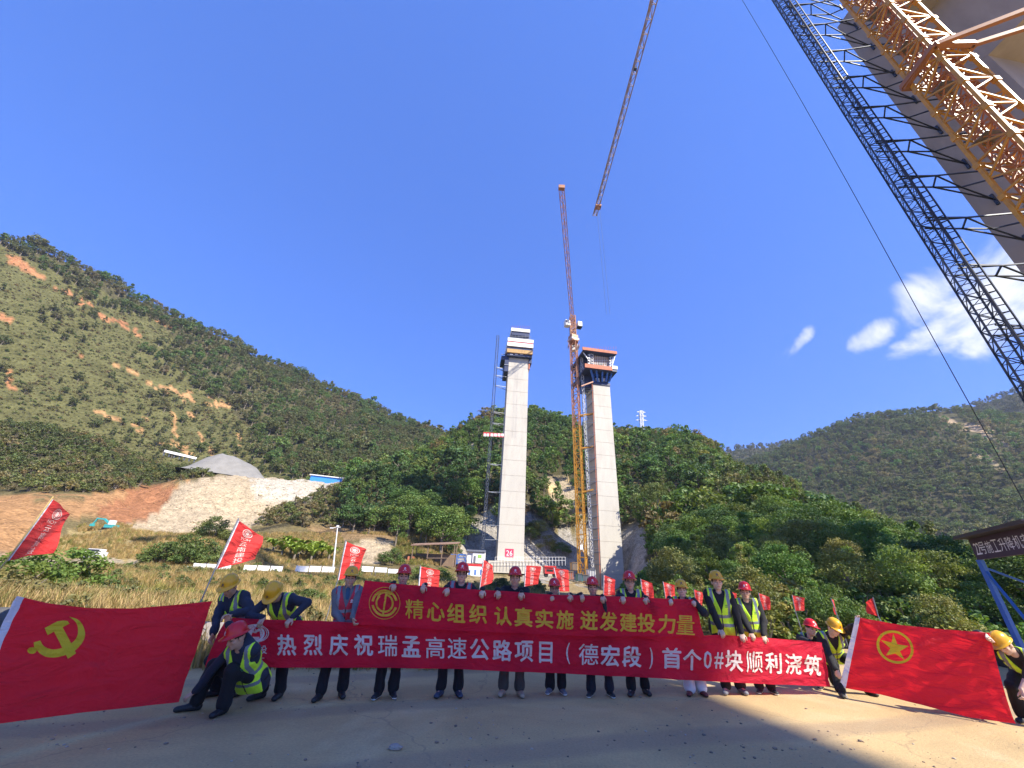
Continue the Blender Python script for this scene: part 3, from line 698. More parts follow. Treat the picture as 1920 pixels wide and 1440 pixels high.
# ------------------------------------------------------------------ the near pier, crane, hoist overhead at the right
def near_works():
    ax = np.array([-.12, 1, 0]); ax /= np.linalg.norm(ax); rx = np.array([ax[1], -ax[0], 0])
    P0 = np.array([36.5, 14.4, 0]); L, W = 5.6, 7.0; ZT = 40.0
    root = empty('bridge_pier', P0, 'huge near concrete pier rising out of the top right corner behind the yellow crane', 'bridge pier')
    mb = MB(); c = P0 + ax * L / 2 + rx * W / 2
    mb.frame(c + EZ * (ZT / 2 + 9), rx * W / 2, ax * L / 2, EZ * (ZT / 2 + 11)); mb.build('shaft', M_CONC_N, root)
    mb = MB(); y0, y1 = -12.0, .9
    prof = [(y0, ZT + 1.2), (-6, ZT + .3), (0, ZT), (y1, ZT + .4), (y1, ZT + 9), (y0, ZT + 9)]
    a = [P0 + ax * y + EZ * z - rx * .02 for y, z in prof]; b_ = [p + rx * (W + .04) for p in a]
    mb.add(a + b_, [tuple(range(6)), tuple(range(11, 5, -1))] + [((i + 1) % 6, i, 6 + i, 6 + (i + 1) % 6) for i in range(6)])
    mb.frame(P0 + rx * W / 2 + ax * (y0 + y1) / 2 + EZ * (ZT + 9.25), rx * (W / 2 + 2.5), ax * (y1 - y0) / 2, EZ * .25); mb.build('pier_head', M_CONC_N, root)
    # rusty conduit and anchor plates on the flank that faces the camera
    mb = MB(); q = P0 + ax * (L - 1.4) - rx * .10
    mb.tube([q + EZ * 2, q + EZ * 24.0], .09, 8); mb.build('drain_pipe', mat('rust_red_pipe', (.36, .10, .08), .6, .3, 1), root)

    # big yellow crane
    ctr = polar(65.35, 28.0)
    rd = -ctr / np.linalg.norm(ctr); th = rad(17.0)
    cdir = np.array([rd[0] * math.cos(th) - rd[1] * math.sin(th), rd[0] * math.sin(th) + rd[1] * math.cos(th), 0])   # towards the nearest corner
    upv = np.array([cdir[0] * math.cos(rad(45)) - cdir[1] * math.sin(rad(45)), cdir[0] * math.sin(rad(45)) + cdir[1] * math.cos(rad(45)), 0])
    S = 1.70; HJ = 106.0
    crane = empty('tower_crane', ctr, 'large near yellow tower crane mast crossing the top right corner with its jib overhead', 'tower crane')
    mb = MB(); lattice(mb, ctr, ctr + EZ * HJ, S, 2.5, .085, .045, up=upv, style='k')
    for i in range(42):                                   # splice plates and pins at the chord joints
        for s1, s2 in ((-1, -1), (1, -1), (1, 1), (-1, 1)):
            X = np.cross(EZ, upv); p = ctr + (X * s1 + upv * s2) * S / 2 + EZ * (i * 2.5)
            mb.frame(p, X * .13, upv * .13, EZ * .17)
    mb.build('mast', M_YEL, crane)
    mb = MB(); lattice(mb, ctr + EZ * .6, ctr + EZ * (HJ - 4), S * .58, 1.25, .05, .036, up=upv, style='x'); mb.build('inner_cage', mat('orange_cage_paint', (.46, .16, .025), .5, .2, 1.5, dirt=(.25, .12, .06), dscale=2, damt=.6), crane)
    mb = MB(); X = np.cross(EZ, upv)
    for s in (-.22, .22): mb.bar(ctr + X * s + upv * .3, ctr + X * s + upv * .3 + EZ * HJ, .045)
    for i in range(int(60 / .3)): mb.bar(ctr - X * .22 + upv * .3 + EZ * i * .3, ctr + X * .22 + upv * .3 + EZ * i * .3, .025)
    for i in range(12): mb.frame(ctr + EZ * (4 + i * 5.0) - upv * .25, X * .7, upv * .4, EZ * .015)
    mb.build('ladder', M_GREY, crane)
    mb = MB(); zc = at_r(1772, 112, 28)[2]; q = 1.12
    cs = [ctr + (X * s1 + upv * s2) * q + EZ * zc for s1, s2 in ((-1, -1), (1, -1), (1, 1), (-1, 1))]
    for i in range(4): mb.bar(cs[i], cs[(i + 1) % 4], .26, .34)
    A = ctr + EZ * zc
    far = np.array([A[0] + 7.6, A[1] - 5.2, zc + .2])
    near_c = A + cdir * 1.55
    right_c = A + np.array([-cdir[1], cdir[0], 0]) * (1.5 if np.dot(np.array([-cdir[1], cdir[0], 0]), rx) > 0 else -1.5)
    mb.bar(near_c, far, .22, .30); mb.bar(right_c, far + np.array([1.8, .9, 0]), .20, .28); mb.bar(near_c, right_c, .2, .28)
    left_c = 2 * A - right_c; mb.bar(near_c, left_c + (0, 0, -.2), .24, .3)
    mb.build('anchor_collar', mat('rust_orange_paint', (.36, .145, .05), .5, .2, 2, dirt=(.2, .1, .06), dscale=2, damt=.6), crane)
    tip = at_z(1115, 402, HJ); root_j = ctr + EZ * HJ
    mb = MB(); lattice(mb, root_j, tip, 1.25, 2.4, .10, .05, up=(0, 0, 1), tri=True, style='z'); mb.build('jib', mat('weathered_jib_steel', (.34, .24, .19), .5, .25, 1), crane)
    mb = MB(); tr = at_z(1121, 384, HJ); mb.box(tr - (0, 0, 1.0), (1.7, 1.6, .6), 0); mb.box(tr - (0, 0, 1.6), (.7, .7, .7), 0); mb.build('trolley', M_ORA, crane)
    mb = MB(); tb = at_z(1190, 126, HJ); mb.box(tb - (0, 0, .8), (.6, .6, .5), 0); mb.build('hoist_winch', M_BLACK, crane)
    mb = MB(); hz = 64.0
    for s in (-.45, .45):
        p = tr + np.array([s, 0, -1.6]); mb.tube([p, np.array([p[0], p[1], hz])], .035, 4)
    mb.build('hoist_rope', M_GREY, crane)
    mb = MB(); e = root_j + np.array([.3, -18, 0]); lattice(mb, root_j, e, 1.4, 2.4, .1, .05, up=(0, 0, 1), style='z'); mb.box(e - (0, 0, 1.2), (2.2, 2, 2.8)); mb.build('counter_jib', M_YEL, crane)
    mb = MB(); lattice(mb, root_j, root_j + EZ * 9, 1.2, 1.8, .1, .05, up=upv, style='z'); mb.tube([root_j + EZ * 9, tip * .4 + root_j * .6 + EZ * .8], .06, 4); mb.tube([root_j + EZ * 9, e], .06, 4); mb.build('tower_head', M_YEL, crane)

    # dark construction hoist with its wall ties
    hb = polar(57.35, 33.0); hd = -hb / np.linalg.norm(hb)
    hoist = empty('hoist_mast', hb, 'dark near lattice hoist mast with truss ties reaching to the huge near pier', 'hoist mast')
    hu = np.array([hd[0] * math.cos(.35) - hd[1] * math.sin(.35), hd[0] * math.sin(.35) + hd[1] * math.cos(.35), 0])
    mb = MB(); lattice(mb, hb, hb + EZ * 70, .78, .75, .042, .019, up=hu, style='z'); mb.build('lattice', M_NAVY, hoist)
    mb = MB(); lx = np.cross(EZ, hu); lx = lx if lx @ rx > 0 else -lx
    o1, o2 = hb + lx * .55 + hu * .15, hb + lx * .92 + hu * .15
    for o in (o1, o2): mb.bar(o, o + EZ * 70, .07)
    for i in range(140): mb.bar(o1 + EZ * i * .5, o2 + EZ * i * .5, .045)
    for i in range(47): mb.bar(hb + lx * .39 + EZ * i * 1.5, o2 + EZ * i * 1.5, .05)
    mb.build('guide_ladder', M_NAVY, hoist)
    mb = MB()
    ties = [(1530, 40), (1566, 88), (1606, 132), (1652, 184), (1702, 245), (1752, 312), (1808, 392), (1876, 482)]
    zs = [at_r(x, y, 33.4)[2] for x, y in ties]
    st = abs(zs[0] - zs[-1]) / (len(zs) - 1)
    zs = zs + [zs[-1] - st * (i + 1) for i in range(2)] + [zs[0] + st * (i + 1) for i in range(2)]
    for z in zs:
        mb = MB(); a = hb + lx * .95 + EZ * z; b1 = P0 + ax * (L - 1.2) + EZ * z - rx * .05; b2 = P0 + ax * 1.6 + EZ * z - rx * .05
        d = (b1 - a); k1 = a + d * .22 + hu * .55; k2 = a + d * .22 - hu * .55; m1 = a + d * .55 + hu * .2
        h0 = hb + hu * .39 + EZ * z; h1 = hb - hu * .39 + EZ * z
        for p, q_ in ((h0, k1), (h1, k2), (k1, k2), (k1, m1), (k2, m1), (m1, b2), (k1, b2), (k2, b1), (m1, b1), (h0 + EZ * .3, k1), (a, k1)):
            mb.bar(p, q_, .085, .085)
        for b_ in (b1, b2): mb.bar(b_ - EZ * .55, b_ + EZ * .55, .16, .16)
        mb.build('wall_tie', M_NAVY, hoist)
    # rope hanging beside the hoist
    pts = []
    for i in range(25):
        t = i / 24; z = 78 * (1 - t) + .0 * t
        p = polar(52.35 + 1.0 * math.sin(min(1, t * 1.25) * math.pi * .62), 30.0, z); pts.append(p)
    mb = MB(); mb.tube(pts, .022, 5); o = mb.build('hanging_rope', M_BLACK, None, pts[-1])
    tag(o, 'thin black rope hanging from high up left of the dark near hoist mast', 'rope')
    # unseen slab added overhead, outlined to throw shade over the left of the yard
    H = 46.0; sh = TO_SUN * (H / TO_SUN[2])
    cr = np.array([3.35, 9.75, 0]); e1 = np.array([.215, -.977, 0]); e2 = np.array([-.985, -.172, 0])
    top = [cr, cr + e1 * 7.2, cr + e1 * 7.2 + e2 * 21, cr + e2 * 21]
    a = [p + sh for p in top]; b_ = [p + EZ * 1.2 + np.array([0, 0, 0]) for p in a]
    mb = MB(); mb.add(a + b_, [(3, 2, 1, 0), (4, 5, 6, 7)] + [(i, (i + 1) % 4, 4 + (i + 1) % 4, 4 + i) for i in range(4)])
    for f in (.25, .75):
        w0 = a[0] * (1 - f) + a[3] * f; w1 = a[1] * (1 - f) + a[2] * f; mb.bar(w0 - EZ * 1.0, w1 - EZ * 1.0, .8, 2.0)
    o = mb.build('shade_slab', M_CONC_N, None, (a[0] + a[2]) / 2); tag(o, kind='structure')
near_works()

# ------------------------------------------------------------------ hazard-striped canopy sign at the right
def canopy():
    A0 = polar(48.95, 18.0); A1 = polar(52.55, 15.45); ex = A1 - A0; ex /= np.linalg.norm(ex); ey = np.array([ex[1], -ex[0], 0])
    ey = ey if ey @ A0 > 0 else -ey                          # away from the camera
    zt, zb = CZ + 18 * math.tan(rad(5.07)), CZ + 18 * math.tan(rad(3.36)); Lp = 3.5; h = zt - zb
    root = empty('walkway_canopy', A0, 'blue-posted walkway canopy with a purple board lettered in white at the right edge', 'canopy')
    pur = mat('purple_board', (.045, .018, .06), .5, .1, 2)
    m, nt, b, out = nodemat('hazard_stripe'); N, Lk = nt.nodes, nt.links
    tcn = N.new('ShaderNodeTexCoord'); wv = N.new('ShaderNodeTexWave'); wv.inputs['Scale'].default_value = 3.4; wv.bands_direction = 'DIAGONAL'
    Lk.new(tcn.outputs['Object'], wv.inputs['Vector']); rp = N.new('ShaderNodeValToRGB'); rp.color_ramp.interpolation = 'CONSTANT'
    rp.color_ramp.elements[0].color = rgb(.02, .02, .02); rp.color_ramp.elements[1].color = rgb(.62, .42, .03); rp.color_ramp.elements[1].position = .5
    Lk.new(wv.outputs[0], rp.inputs[0]); Lk.new(rp.outputs[0], b.inputs['Base Color'])
    c = A0 + ex * Lp / 2 + EZ * (zt + zb) / 2
    mb = MB(); mb.frame(c, ex * Lp / 2, ey * .03, EZ * h / 2); bd = mb.build('name_board', pur, root)
    mb = MB()
    for z in (zt - .045, zb + .045): mb.frame(A0 + ex * Lp / 2 + EZ * z - ey * .034, ex * Lp / 2, ey * .003, EZ * .045)
    mb.frame(A0 + ex * .045 + EZ * (zt + zb) / 2 - ey * .034, ex * .045, ey * .003, EZ * (h / 2 - .09)); mb.build('hazard_border', m, bd)
    V, Fc = [], []; base = 0
    for i, ch in enumerate('22号施工升降机安'):
        cw = .17 if i < 2 else .30; u = (.20 + i * .15) if i < 2 else .56 + (i - 2) * .338
        g, f = glyph_box(ch, cw, .30, .01); V += [A0 + ex * (u + a + .03) + EZ * ((zt + zb) / 2 + b_) - ey * .036 - A0 for a, b_ in g]
        Fc += [tuple(base + q for q in t) for t in f]; base += len(g)
    link_mesh('lettering', pydata('lettering', V, Fc, [mat('sign_white', (.80, .78, .84), .5, .03, 3)]), bd)
    mb = MB(); mb.frame(A0 + ex * Lp / 2 + ey * 1.5 + EZ * (zt + .04), ex * (Lp / 2 + .15), ey * 1.8, EZ * .025)
    for i in range(40): mb.frame(A0 + ex * (i / 40 * Lp) + ey * 1.5 + EZ * (zt + .08), ex * .04, ey * 1.8, EZ * .02)
    mb.build('roof', mat('dark_canopy_sheet', (.05, .04, .05), .6, .2, 2), root)
    for (k, d) in ((0.05, 0), (0.05, 3.1), (3.4, 0), (3.4, 3.1)):
        p = A0 + ex * k + ey * d; mb = MB(); mb.bar(p, p + EZ * zb, .11); mb.build('post', M_BLU, root)
    mb = MB()
    for d in (0, 3.1):
        for k in (.05, 2.1): mb.bar(A0 + ex * k + ey * d + EZ * (zb - .25), A0 + ex * (k + 1.3) + ey * d + EZ * .6, .055)
    mb.bar(A0 + ey * .05 + EZ * (zb - .2), A0 + ey * 3.1 + EZ * .8, .05); mb.build('brace', M_BLU, root)
    mb = MB(); mb.frame(A0 + ex * Lp / 2 + ey * 3.1 + EZ * (zb + .12), ex * Lp / 2, ey * .02, EZ * .10); mb.build('rear_fascia', m, root)
canopy()

# ------------------------------------------------------------------ site furniture in the middle distance
def on_terrain(px, py, rr, sheet=None):
    p = at_r(px, py, rr); p[2] = (sheet or B).z(p[0], p[1]); return p

def yard_things():
    # row of white display boards along the valley road
    xs = [(348, 357, 1062, 1068), (360, 384, 1056.5, 1066), (385, 408, 1057.5, 1067), (410, 431, 1059, 1068), (455.5, 479, 1059.5, 1069.5), (481, 504, 1060.5, 1070.5), (505.5, 528.5, 1061.5, 1072),
          (552.5, 577, 1061, 1072), (578.5, 600.5, 1061.5, 1072.5), (602.5, 626, 1062.5, 1073.5), (677, 699, 1062, 1072), (702, 725, 1064, 1073), (727, 751, 1067, 1075)]
    words = ['small leftmost', 'second', 'third', 'fourth', 'fifth', 'sixth', 'seventh', 'eighth', 'ninth', 'tenth', 'eleventh', 'twelfth', 'rightmost']
    for i, (x0, x1, y0, y1) in enumerate(xs):
        r = 66.0; a, b = at_r(x0, y1, r), at_r(x1, y1, r); t = at_r((x0 + x1) / 2, y0, r)
        c = (a + b) / 2; h = t[2] - c[2]; w = np.linalg.norm((b - a)[:2]); ang = math.atan2((b - a)[1], (b - a)[0])
        g = float(B.z(c[0], c[1]))
        root = empty('display_board', (c[0], c[1], min(g, c[2] - .2)), f'{words[i]} white board in the row of boards along the valley road', 'display board', 'white boards along the valley road')
        mb = MB(); mb.box((c[0], c[1], c[2] + h / 2), (w, .08, h), ang); mb.build('panel', M_WHITE, root)
        for s in (-.42, .42):
            p = c + np.array([math.cos(ang), math.sin(ang), 0]) * w * s; mb = MB(); mb.bar((p[0], p[1] + .07, min(g, c[2] - .2) - .1), (p[0], p[1] + .07, c[2] + h + .1), .07); mb.build('leg', M_GREY, root)
    # lamp post
    p = at_r(627, 1053, 72); q = at_r(633, 988, 72)
    root = empty('lamp_post', p, 'white leaning lamp post above the row of boards', 'lamp post')
    mb = MB(); mb.tube([p - (0, 0, .8), q], [.13, .08], 8); mb.build('pole', M_WHITE, root)
    mb = MB(); mb.bar(q - (.9, 0, .2), q + (.5, 0, 0), .08); mb.box(q + (-.9, 0, -.2), (.5, .25, .16)); mb.box(q + (0, 0, .1), (.3, .3, .3)); mb.build('lamp_head', M_WHITE, root)
    # open shed with a brown sheet roof
    c = at_r(810, 1042, 86); g = float(B.z(c[0], c[1])) - .3; c[2] = g; z1 = at_r(810, 1024, 86)[2]
    root = empty('open_shed', c, 'open shed with rusty brown roof left of the numbered pier', 'shed')
    mb = MB(); mb.frame(np.array([c[0] + .6, c[1], z1 + .5]), np.array([4.6, .2, .35]), np.array([0, 2.2, .3]), np.array([0, 0, .09])); mb.build('roof', M_TILE, root)
    for i, (dx, dy) in enumerate(((-3.6, -1.8), (-.6, -1.8), (2.2, -1.8), (4.6, -1.8), (-3.6, 1.8), (4.6, 1.8))):
        mb = MB(); mb.bar((c[0] + dx, c[1] + dy, g - .5), (c[0] + dx, c[1] + dy, z1 + .3), .16); mb.build('post', M_WOOD, root)
    mb = MB(); mb.bar((c[0] - .6, c[1] - 1.9, g + 1.0), (c[0] + 4.6, c[1] - 1.9, g + 1.2), .12); mb.build('rail', M_WOOD, root)
    mb = MB(); mb.box((c[0] + .5, c[1] + 1.9, g + .9), (8.4, .12, 2.2)); mb.box((c[0] - 3.9, c[1] - 1, g + .6), (1.2, 1, 1.2), .1, 1); mb.build('rear_wall', [M_WOOD, M_OPL], root)
    # blue hoist cages, white cabin, red plinth at the foot of the numbered pier
    fc = Face(870, 1050, 92.0)
    for i, (x0, x1) in enumerate(((844, 857), (858, 874))):
        root = empty('hoist_cage', fc.at((x0 + x1) / 2, 1057), ('left blue wire cage beside the white site cabin', 'right blue wire cage touching the white site cabin')[i], 'hoist cage', 'blue hoist cages')
        a, b = fc.at(x0, 1057), fc.at(x1, 1040); w = (b - a) @ EX; h = b[2] - a[2]; mb = MB()
        for dy in (0, 1.5):
            for k in range(6): q = a + EX * w * k / 5 + EY * dy; mb.bar(q, q + EZ * h, .16 if k in (0, 5) else .07)
            for k in range(4): q = a + EZ * h * k / 3 + EY * dy; mb.bar(q, q + EX * w, .16 if k in (0, 3) else .08)
        mb.build('frame', M_BLU, root)
        mb = MB(); mb.frame(a + EX * w / 2 + EY * .75, EX * w / 2, EY * .75, EZ * .06); mb.build('floor_plate', M_BLU, root)
    root = empty('site_cabin', fc.at(892, 1057), 'white site cabin with a green notice at the foot of the numbered pier', 'cabin')
    mb = MB(); fc.slab(mb, 876, 886, 1034, 1056, 0, 2.5, 0); fc.slab(mb, 886, 910, 1036, 1056, .3, 3, 0); mb.build('body', [M_WHITE], root)
    mb = MB(); fc.slab(mb, 875, 911, 1031, 1034.5, .6, 3.6); mb.build('roof', M_GREY, root)
    mb = MB(); fc.slab(mb, 896, 903, 1040, 1046, .36, .05); mb.build('notice', mat('green_notice', (.30, .52, .12), .5, .1, 3), root)
    mb = MB(); fc.slab(mb, 888, 892, 1042, 1055, .36, .05); mb.build('door', M_GREY, root)
    root = empty('site_barrier', fc.at(888, 1082), 'red and white hoarding below the white site cabin', 'hoarding')
    mb = MB(); fc.slab(mb, 867, 909, 1057, 1062, 1.5, .15, 0); fc.slab(mb, 869, 909, 1062, 1085, 1.5, .12, 1); mb.build('panel', [M_REDP, M_WHITE], root)
    mb = MB()
    for x in (878, 889, 900): fc.slab(mb, x, x + 4, 1068, 1078, 1.53, .02)
    mb.build('emblem_strip', mat('blue_mark', (.1, .2, .5), .5, .1, 3), root)
    # parked red truck
    fc2 = Face(1030, 1075, 88.0)
    root = empty('parked_truck', fc2.at(1030, 1080), 'red truck parked below the slope between the far piers', 'truck')
    mb = MB(); fc2.slab(mb, 1022, 1042, 1064, 1076, 0, 2.2); mb.build('cab', M_REDP, root)
    mb = MB(); fc2.slab(mb, 1025, 1037, 1067.5, 1071.5, .05, .05); mb.build('windscreen', mat('dark_glass', (.03, .035, .04), .1, .1, 1), root)
    mb = MB(); fc2.slab(mb, 1021, 1043, 1061, 1064, .2, 2.4); mb.build('visor', M_REDP, root)
    for x in (1024, 1040): mb = MB(); q = fc2.at(x, 1078, -.2); mb.tube([q, q + EY * .4], .45, 12); mb.build('wheel', M_BLACK, root)
    # clutter at the crane's foot
    fc3 = Face(1095, 1080, 94.0)
    items = [('material_crate', 1060, 1075, 1072, 1086, M_OPL, 'orange crate stacked by the foot of the far crane'), ('steel_box', 1073, 1083, 1055, 1069, M_PLY, 'tan block standing left of the far crane foot'),
             ('site_cabin', 1104, 1117, 1068, 1086, M_WHITE, 'small white hut at the foot of the right far pier'), ('drum_stack', 1084, 1092, 1076, 1090, M_TEAL, 'teal drums beside the foot of the far crane'), ('site_skip', 1093, 1103, 1078, 1090, M_GREY, 'grey skip between crane foot and the small white hut')]
    for n, x0, x1, y0, y1, mm, lab in items:
        c = fc3.at((x0 + x1) / 2, y1); root = empty(n, c, lab, n.replace('_', ' ')); mb = MB()
        cc, w, h = fc3.slab(mb, x0, x1, y0, y1, 0, 2.0)
        mb.build('body', mm, root)
        mb = MB(); fc3.slab(mb, x0 - .4, x1 + .4, y0 - 1.2, y0, .2, 2.4); mb.build('lid', M_GREY if mm is M_WHITE else M_WOOD, root)
        mb = MB()
        for k in range(4): x = x0 + (x1 - x0) * (k + .5) / 4; mb.bar(fc3.at(x, y1 - .5, .05), fc3.at(x, y0 + .5, .05), .12)
        mb.build('rib', M_GREY, root)
    # site railing in front of the numbered pier
    mb = MB(); 
    for i in range(23):
        q = FL.at(928 + i * 6, 1056, 2.5); t = q + EZ * 1.3; mb.bar(q - EZ * .5, t, .07)
    for z in (.6, 1.3): mb.bar(FL.at(928, 1056, 2.5) + EZ * z, FL.at(1060, 1056, 2.5) + EZ * z, .06)
    o = mb.build('guard_rail', M_WHITE, None, FL.at(990, 1056, 2.5)); tag(o, 'pale guard rail across the foot of the numbered pier', 'railing')
    # blue shed, long white shed, gravel heap, pylon on the ridge
    fb = Face(612, 905, 160.0, np.array([math.cos(rad(20)), math.sin(rad(20)), 0]), np.array([-math.sin(rad(20)), math.cos(rad(20)), 0]))
    root = empty('storage_shed', fb.at(612, 906), 'long bright blue shed on the crest above the pale rock slope', 'shed')
    a, b = fb.at(580, 903), fb.at(646, 907); zb = min(a[2], b[2]) - 1.5
    for nm, zz0, zz1, mm, ov in (('wall', zb, at_r(612, 894, 160)[2], M_CYAN, 0), ('roof', at_r(612, 894, 160)[2], at_r(612, 892.6, 160)[2], M_WHITE, .5)):
        mb = MB(); c = (a + b) / 2; w = (b - a) @ fb.ex; mb.frame(np.array([c[0], c[1], (zz0 + zz1) / 2]) + fb.ey * 2.5, fb.ex * (w / 2 + ov), fb.ey * (2.5 + ov), EZ * (zz1 - zz0) / 2); mb.build(nm, mm, root)
    a, b = at_r(308, 846, 178), at_r(368, 860, 178)
    a[2] = CM.z(a[0], a[1]) + 1.5 if CM.z(a[0], a[1]) > a[2] else a[2]
    root = empty('conveyor_shed', a - np.array([0, 0, 2]), 'long white shed at the red soil foot of the left mountain', 'shed')
    mb = MB(); mb.bar(a, b, 1.2, .75); mb.build('roof', M_WHITE, root)
    mb = MB()
    for t in np.linspace(.03, .97, 7): p = a + (b - a) * t; mb.bar(p - EZ * 1.5, p, .3)
    mb.build('support', M_GREY, root)
    # gravel heap
    c = at_r(425, 889, 163); n = 46; V = []; Fc = []
    w_ = np.linalg.norm(at_r(335, 885, 163) - at_r(515, 892, 163)) / 2
    ang = math.atan2(*(at_r(505, 885, 163) - at_r(345, 885, 163))[[1, 0]])
    hgt = at_r(405, 850, 163)[2] - c[2] + 2.5
    for j in range(n):
        for i in range(n):
            u, v = i / (n - 1) * 2 - 1, j / (n - 1) * 2 - 1
            e = max(0, 1 - abs(v) ** 1.6) * np.interp(u, [-1, -.55, -.25, .1, .45, .62, 1], [0, .72, 1, .93, .74, .62, 0])
            e += .03 * float(fbm(np.array(u * 6.), np.array(v * 6.), 4)) * (e > .02)
            p = c + np.array([math.cos(ang), math.sin(ang), 0]) * u * w_ + np.array([-math.sin(ang), math.cos(ang), 0]) * (v * 11 + 3) + EZ * (e * hgt - 1.5); V.append(p)
    Fc = [(j * n + i, j * n + i + 1, (j + 1) * n + i + 1, (j + 1) * n + i) for j in range(n - 1) for i in range(n - 1)]
    me = pydata('gravel_heap', np.array(V) - c, Fc, [M_GRAV], None, True); o = link_mesh('gravel_heap', me, None, c); tag(o, 'broad grey gravel heap on top of the pale rock slope', 'gravel heap')
    # lattice pylon on the ridge
    p = at_r(1204, 815, 205); t = at_r(1202, 771, 205)
    root = empty('power_pylon', p, 'small pale lattice pylon on the wooded ridge right of the piers', 'pylon')
    mb = MB(); lattice(mb, p, t, 1.5, 2.5, .12, .08, style='x')
    mb.build('tower', M_WHITE, root)
    mb = MB()
    for f, w in ((.62, 3.2), (.8, 3.0), (.97, 2.6)): q = p + (t - p) * f; mb.bar(q - (w, 0, .2), q + (0, 0, .5), .2); mb.bar(q + (w, 0, -.2), q + (0, 0, .5), .2); mb.bar(q - (w, 0, .2), q + (w, 0, -.2), .2)
    mb.build('cross_arm', M_WHITE, root)
    # teal excavator at work below the rock slope
    c = on_terrain(208, 982, 101); S = 1.0
    root = empty('excavator', c, 'teal excavator with arm stretched out on the orange earth', 'excavator')
    def L(x, y, z): return c + np.array([x, y, z]) * S * .55
    mb = MB(); mb.box(L(.6, 0, .9), (1.6, 1.2, .65)); mb.build('body', M_TEAL, root)
    mb = MB(); mb.box(L(.9, -.6, 2.1), (.75, .65, .75)); mb.build('cab', M_WHITE, root)
    for s in (-.9, .9): mb = MB(); mb.tube([L(-1.2, s, .25), L(2.4, s, .25)], .2, 8); mb.build('track', M_BLACK, root)
    mb = MB(); mb.bar(L(0, 0, 1.5), L(-2.6, 0, 3.1), .26); mb.bar(L(-2.6, 0, 3.1), L(-4.9, 0, 3.2), .22); mb.build('boom', M_TEAL, root)
    mb = MB(); mb.bar(L(-4.9, 0, 3.4), L(-5.6, 0, 1.5), .2); mb.box(L(-5.7, 0, 1.2), (.45, .5, .4)); mb.build('bucket', M_TEAL, root)
    # parked white van
    c = on_terrain(166, 1062, 76)
    root = empty('parked_van', c, 'small white van parked on the pale track', 'van')
    mb = MB(); mb.box(c + (0, 0, .6), (2.2, 1.1, .7), .2); mb.box(c + (.12, 0, 1.1), (1.4, 1.0, .36), .2); mb.build('body', M_WHITE, root)
    mb = MB(); mb.box(c + (.12, -.5, 1.08), (1.3, .1, .27), .2); mb.build('window', bpy.data.materials['dark_glass'], root)
    for dx, dy in ((-.68, -.54), (.68, -.54), (-.68, .54), (.68, .54)): mb = MB(); q = c + np.array([dx, dy, .25]); mb.tube([q - (0, .07, 0), q + (0, .07, 0)], .24, 10); mb.build('wheel', M_BLACK, root)
    # steel bar heap, sacks and poles behind the right end of the long banner
    c = at_z(1475, 1196, 0)
    mb = MB(); r_ = random.Random(3)
    for i in range(230):
        a = r_.uniform(-.5, .5); l = r_.uniform(.5, 1.5); h = abs(r_.gauss(0, .17)) + .02
        x = r_.gauss(0, .75); y = r_.gauss(0, .45); hh = max(0, .5 - .35 * abs(x)) * r_.random() + h * .4
        p = c + np.array([x - math.cos(a) * l / 2, y - math.sin(a) * l / 2, hh]); q = c + np.array([x + math.cos(a) * l / 2, y + math.sin(a) * l / 2, hh + r_.uniform(-.12, .2)])
        mid = (p + q) / 2 + np.array([0, 0, r_.uniform(-.05, .15)]); p[2] = max(p[2], .02); q[2] = max(q[2], .02); mb.tube([p, mid, q], .014, 4)
    o = mb.build('rebar_heap', mat('dark_rebar', (.07, .06, .065), .5, .4, 6, metal=.4), None, c); tag(o, 'heap of tangled dark steel bars behind the right end of the long banner', 'steel heap')
    c = at_z(1450, 1199, 0); V, Fc = [], []
    for (dx, s, mm, lab) in ((-.25, .42, (.30, .29, .26), 'grey cement sack slumped beside the heap of steel bars'), (.22, .30, (.62, .60, .52), 'pale folded sack leaning between grey sack and steel bars')):
        bm = bmesh.new(); bmesh.ops.create_icosphere(bm, subdivisions=3, radius=1)
        for v in bm.verts:
            k = 1 + .18 * float(fbm(np.array(v.co.x * 2 + dx * 9), np.array(v.co.z * 2.), 5)) ; v.co = Vector((v.co.x * s * k, v.co.y * .3 * k, max(-.02, (v.co.z * .5 + .42) * s * 1.25 * k)))
        me = bpy.data.meshes.new('cement_sack'); bm.to_mesh(me); bm.free(); me.materials.append(mat('sack_cloth', mm, .9, .15, 8, bump=.3)); me.polygons.foreach_set('use_smooth', [True] * len(me.polygons))
        tag(link_mesh('cement_sack', me, None, c + (dx, 0, 0)), lab, 'sack')
    a, b = at_z(1436, 1197, 0), at_z(1512, 1200, 0)
    root = empty('pipe_rail', (a + b) / 2, 'low pipe rail running behind the heap of steel bars', 'railing')
    mb = MB(); mb.tube([a + (0, .4, .38), b + (0, .4, .40)], .022, 6); mb.build('rail', M_GREY, root)
    for t in (.1, .55, .95): p = a + (b - a) * t + (0, .4, 0); mb = MB(); mb.tube([p, p + (0, 0, .75 if t == .55 else .4)], .02, 6); mb.build('post', M_GREY, root)
    c = at_z(1532, 1202, 0)
    mb = MB()
    for i in range(5): mb.bar(c + (i * .16 - .2, .3 + .1 * i, .02), c + (i * .12 - .75, .5 + .1 * i, .95 - .1 * i), .10, .05)
    tag(mb.build('plank_stack', M_WOOD, None, c), 'leaning timber planks behind the two bending men at the right', 'planks')
    # dark shade-net fence behind the right flag
    a, b = at_z(1662, 1205, 0), polar(58, 15.0)
    root = empty('net_fence', (a + b) / 2, 'low black shade-net fence behind the red flag with the star', 'fence')
    V, Fc = [], []; n = 40
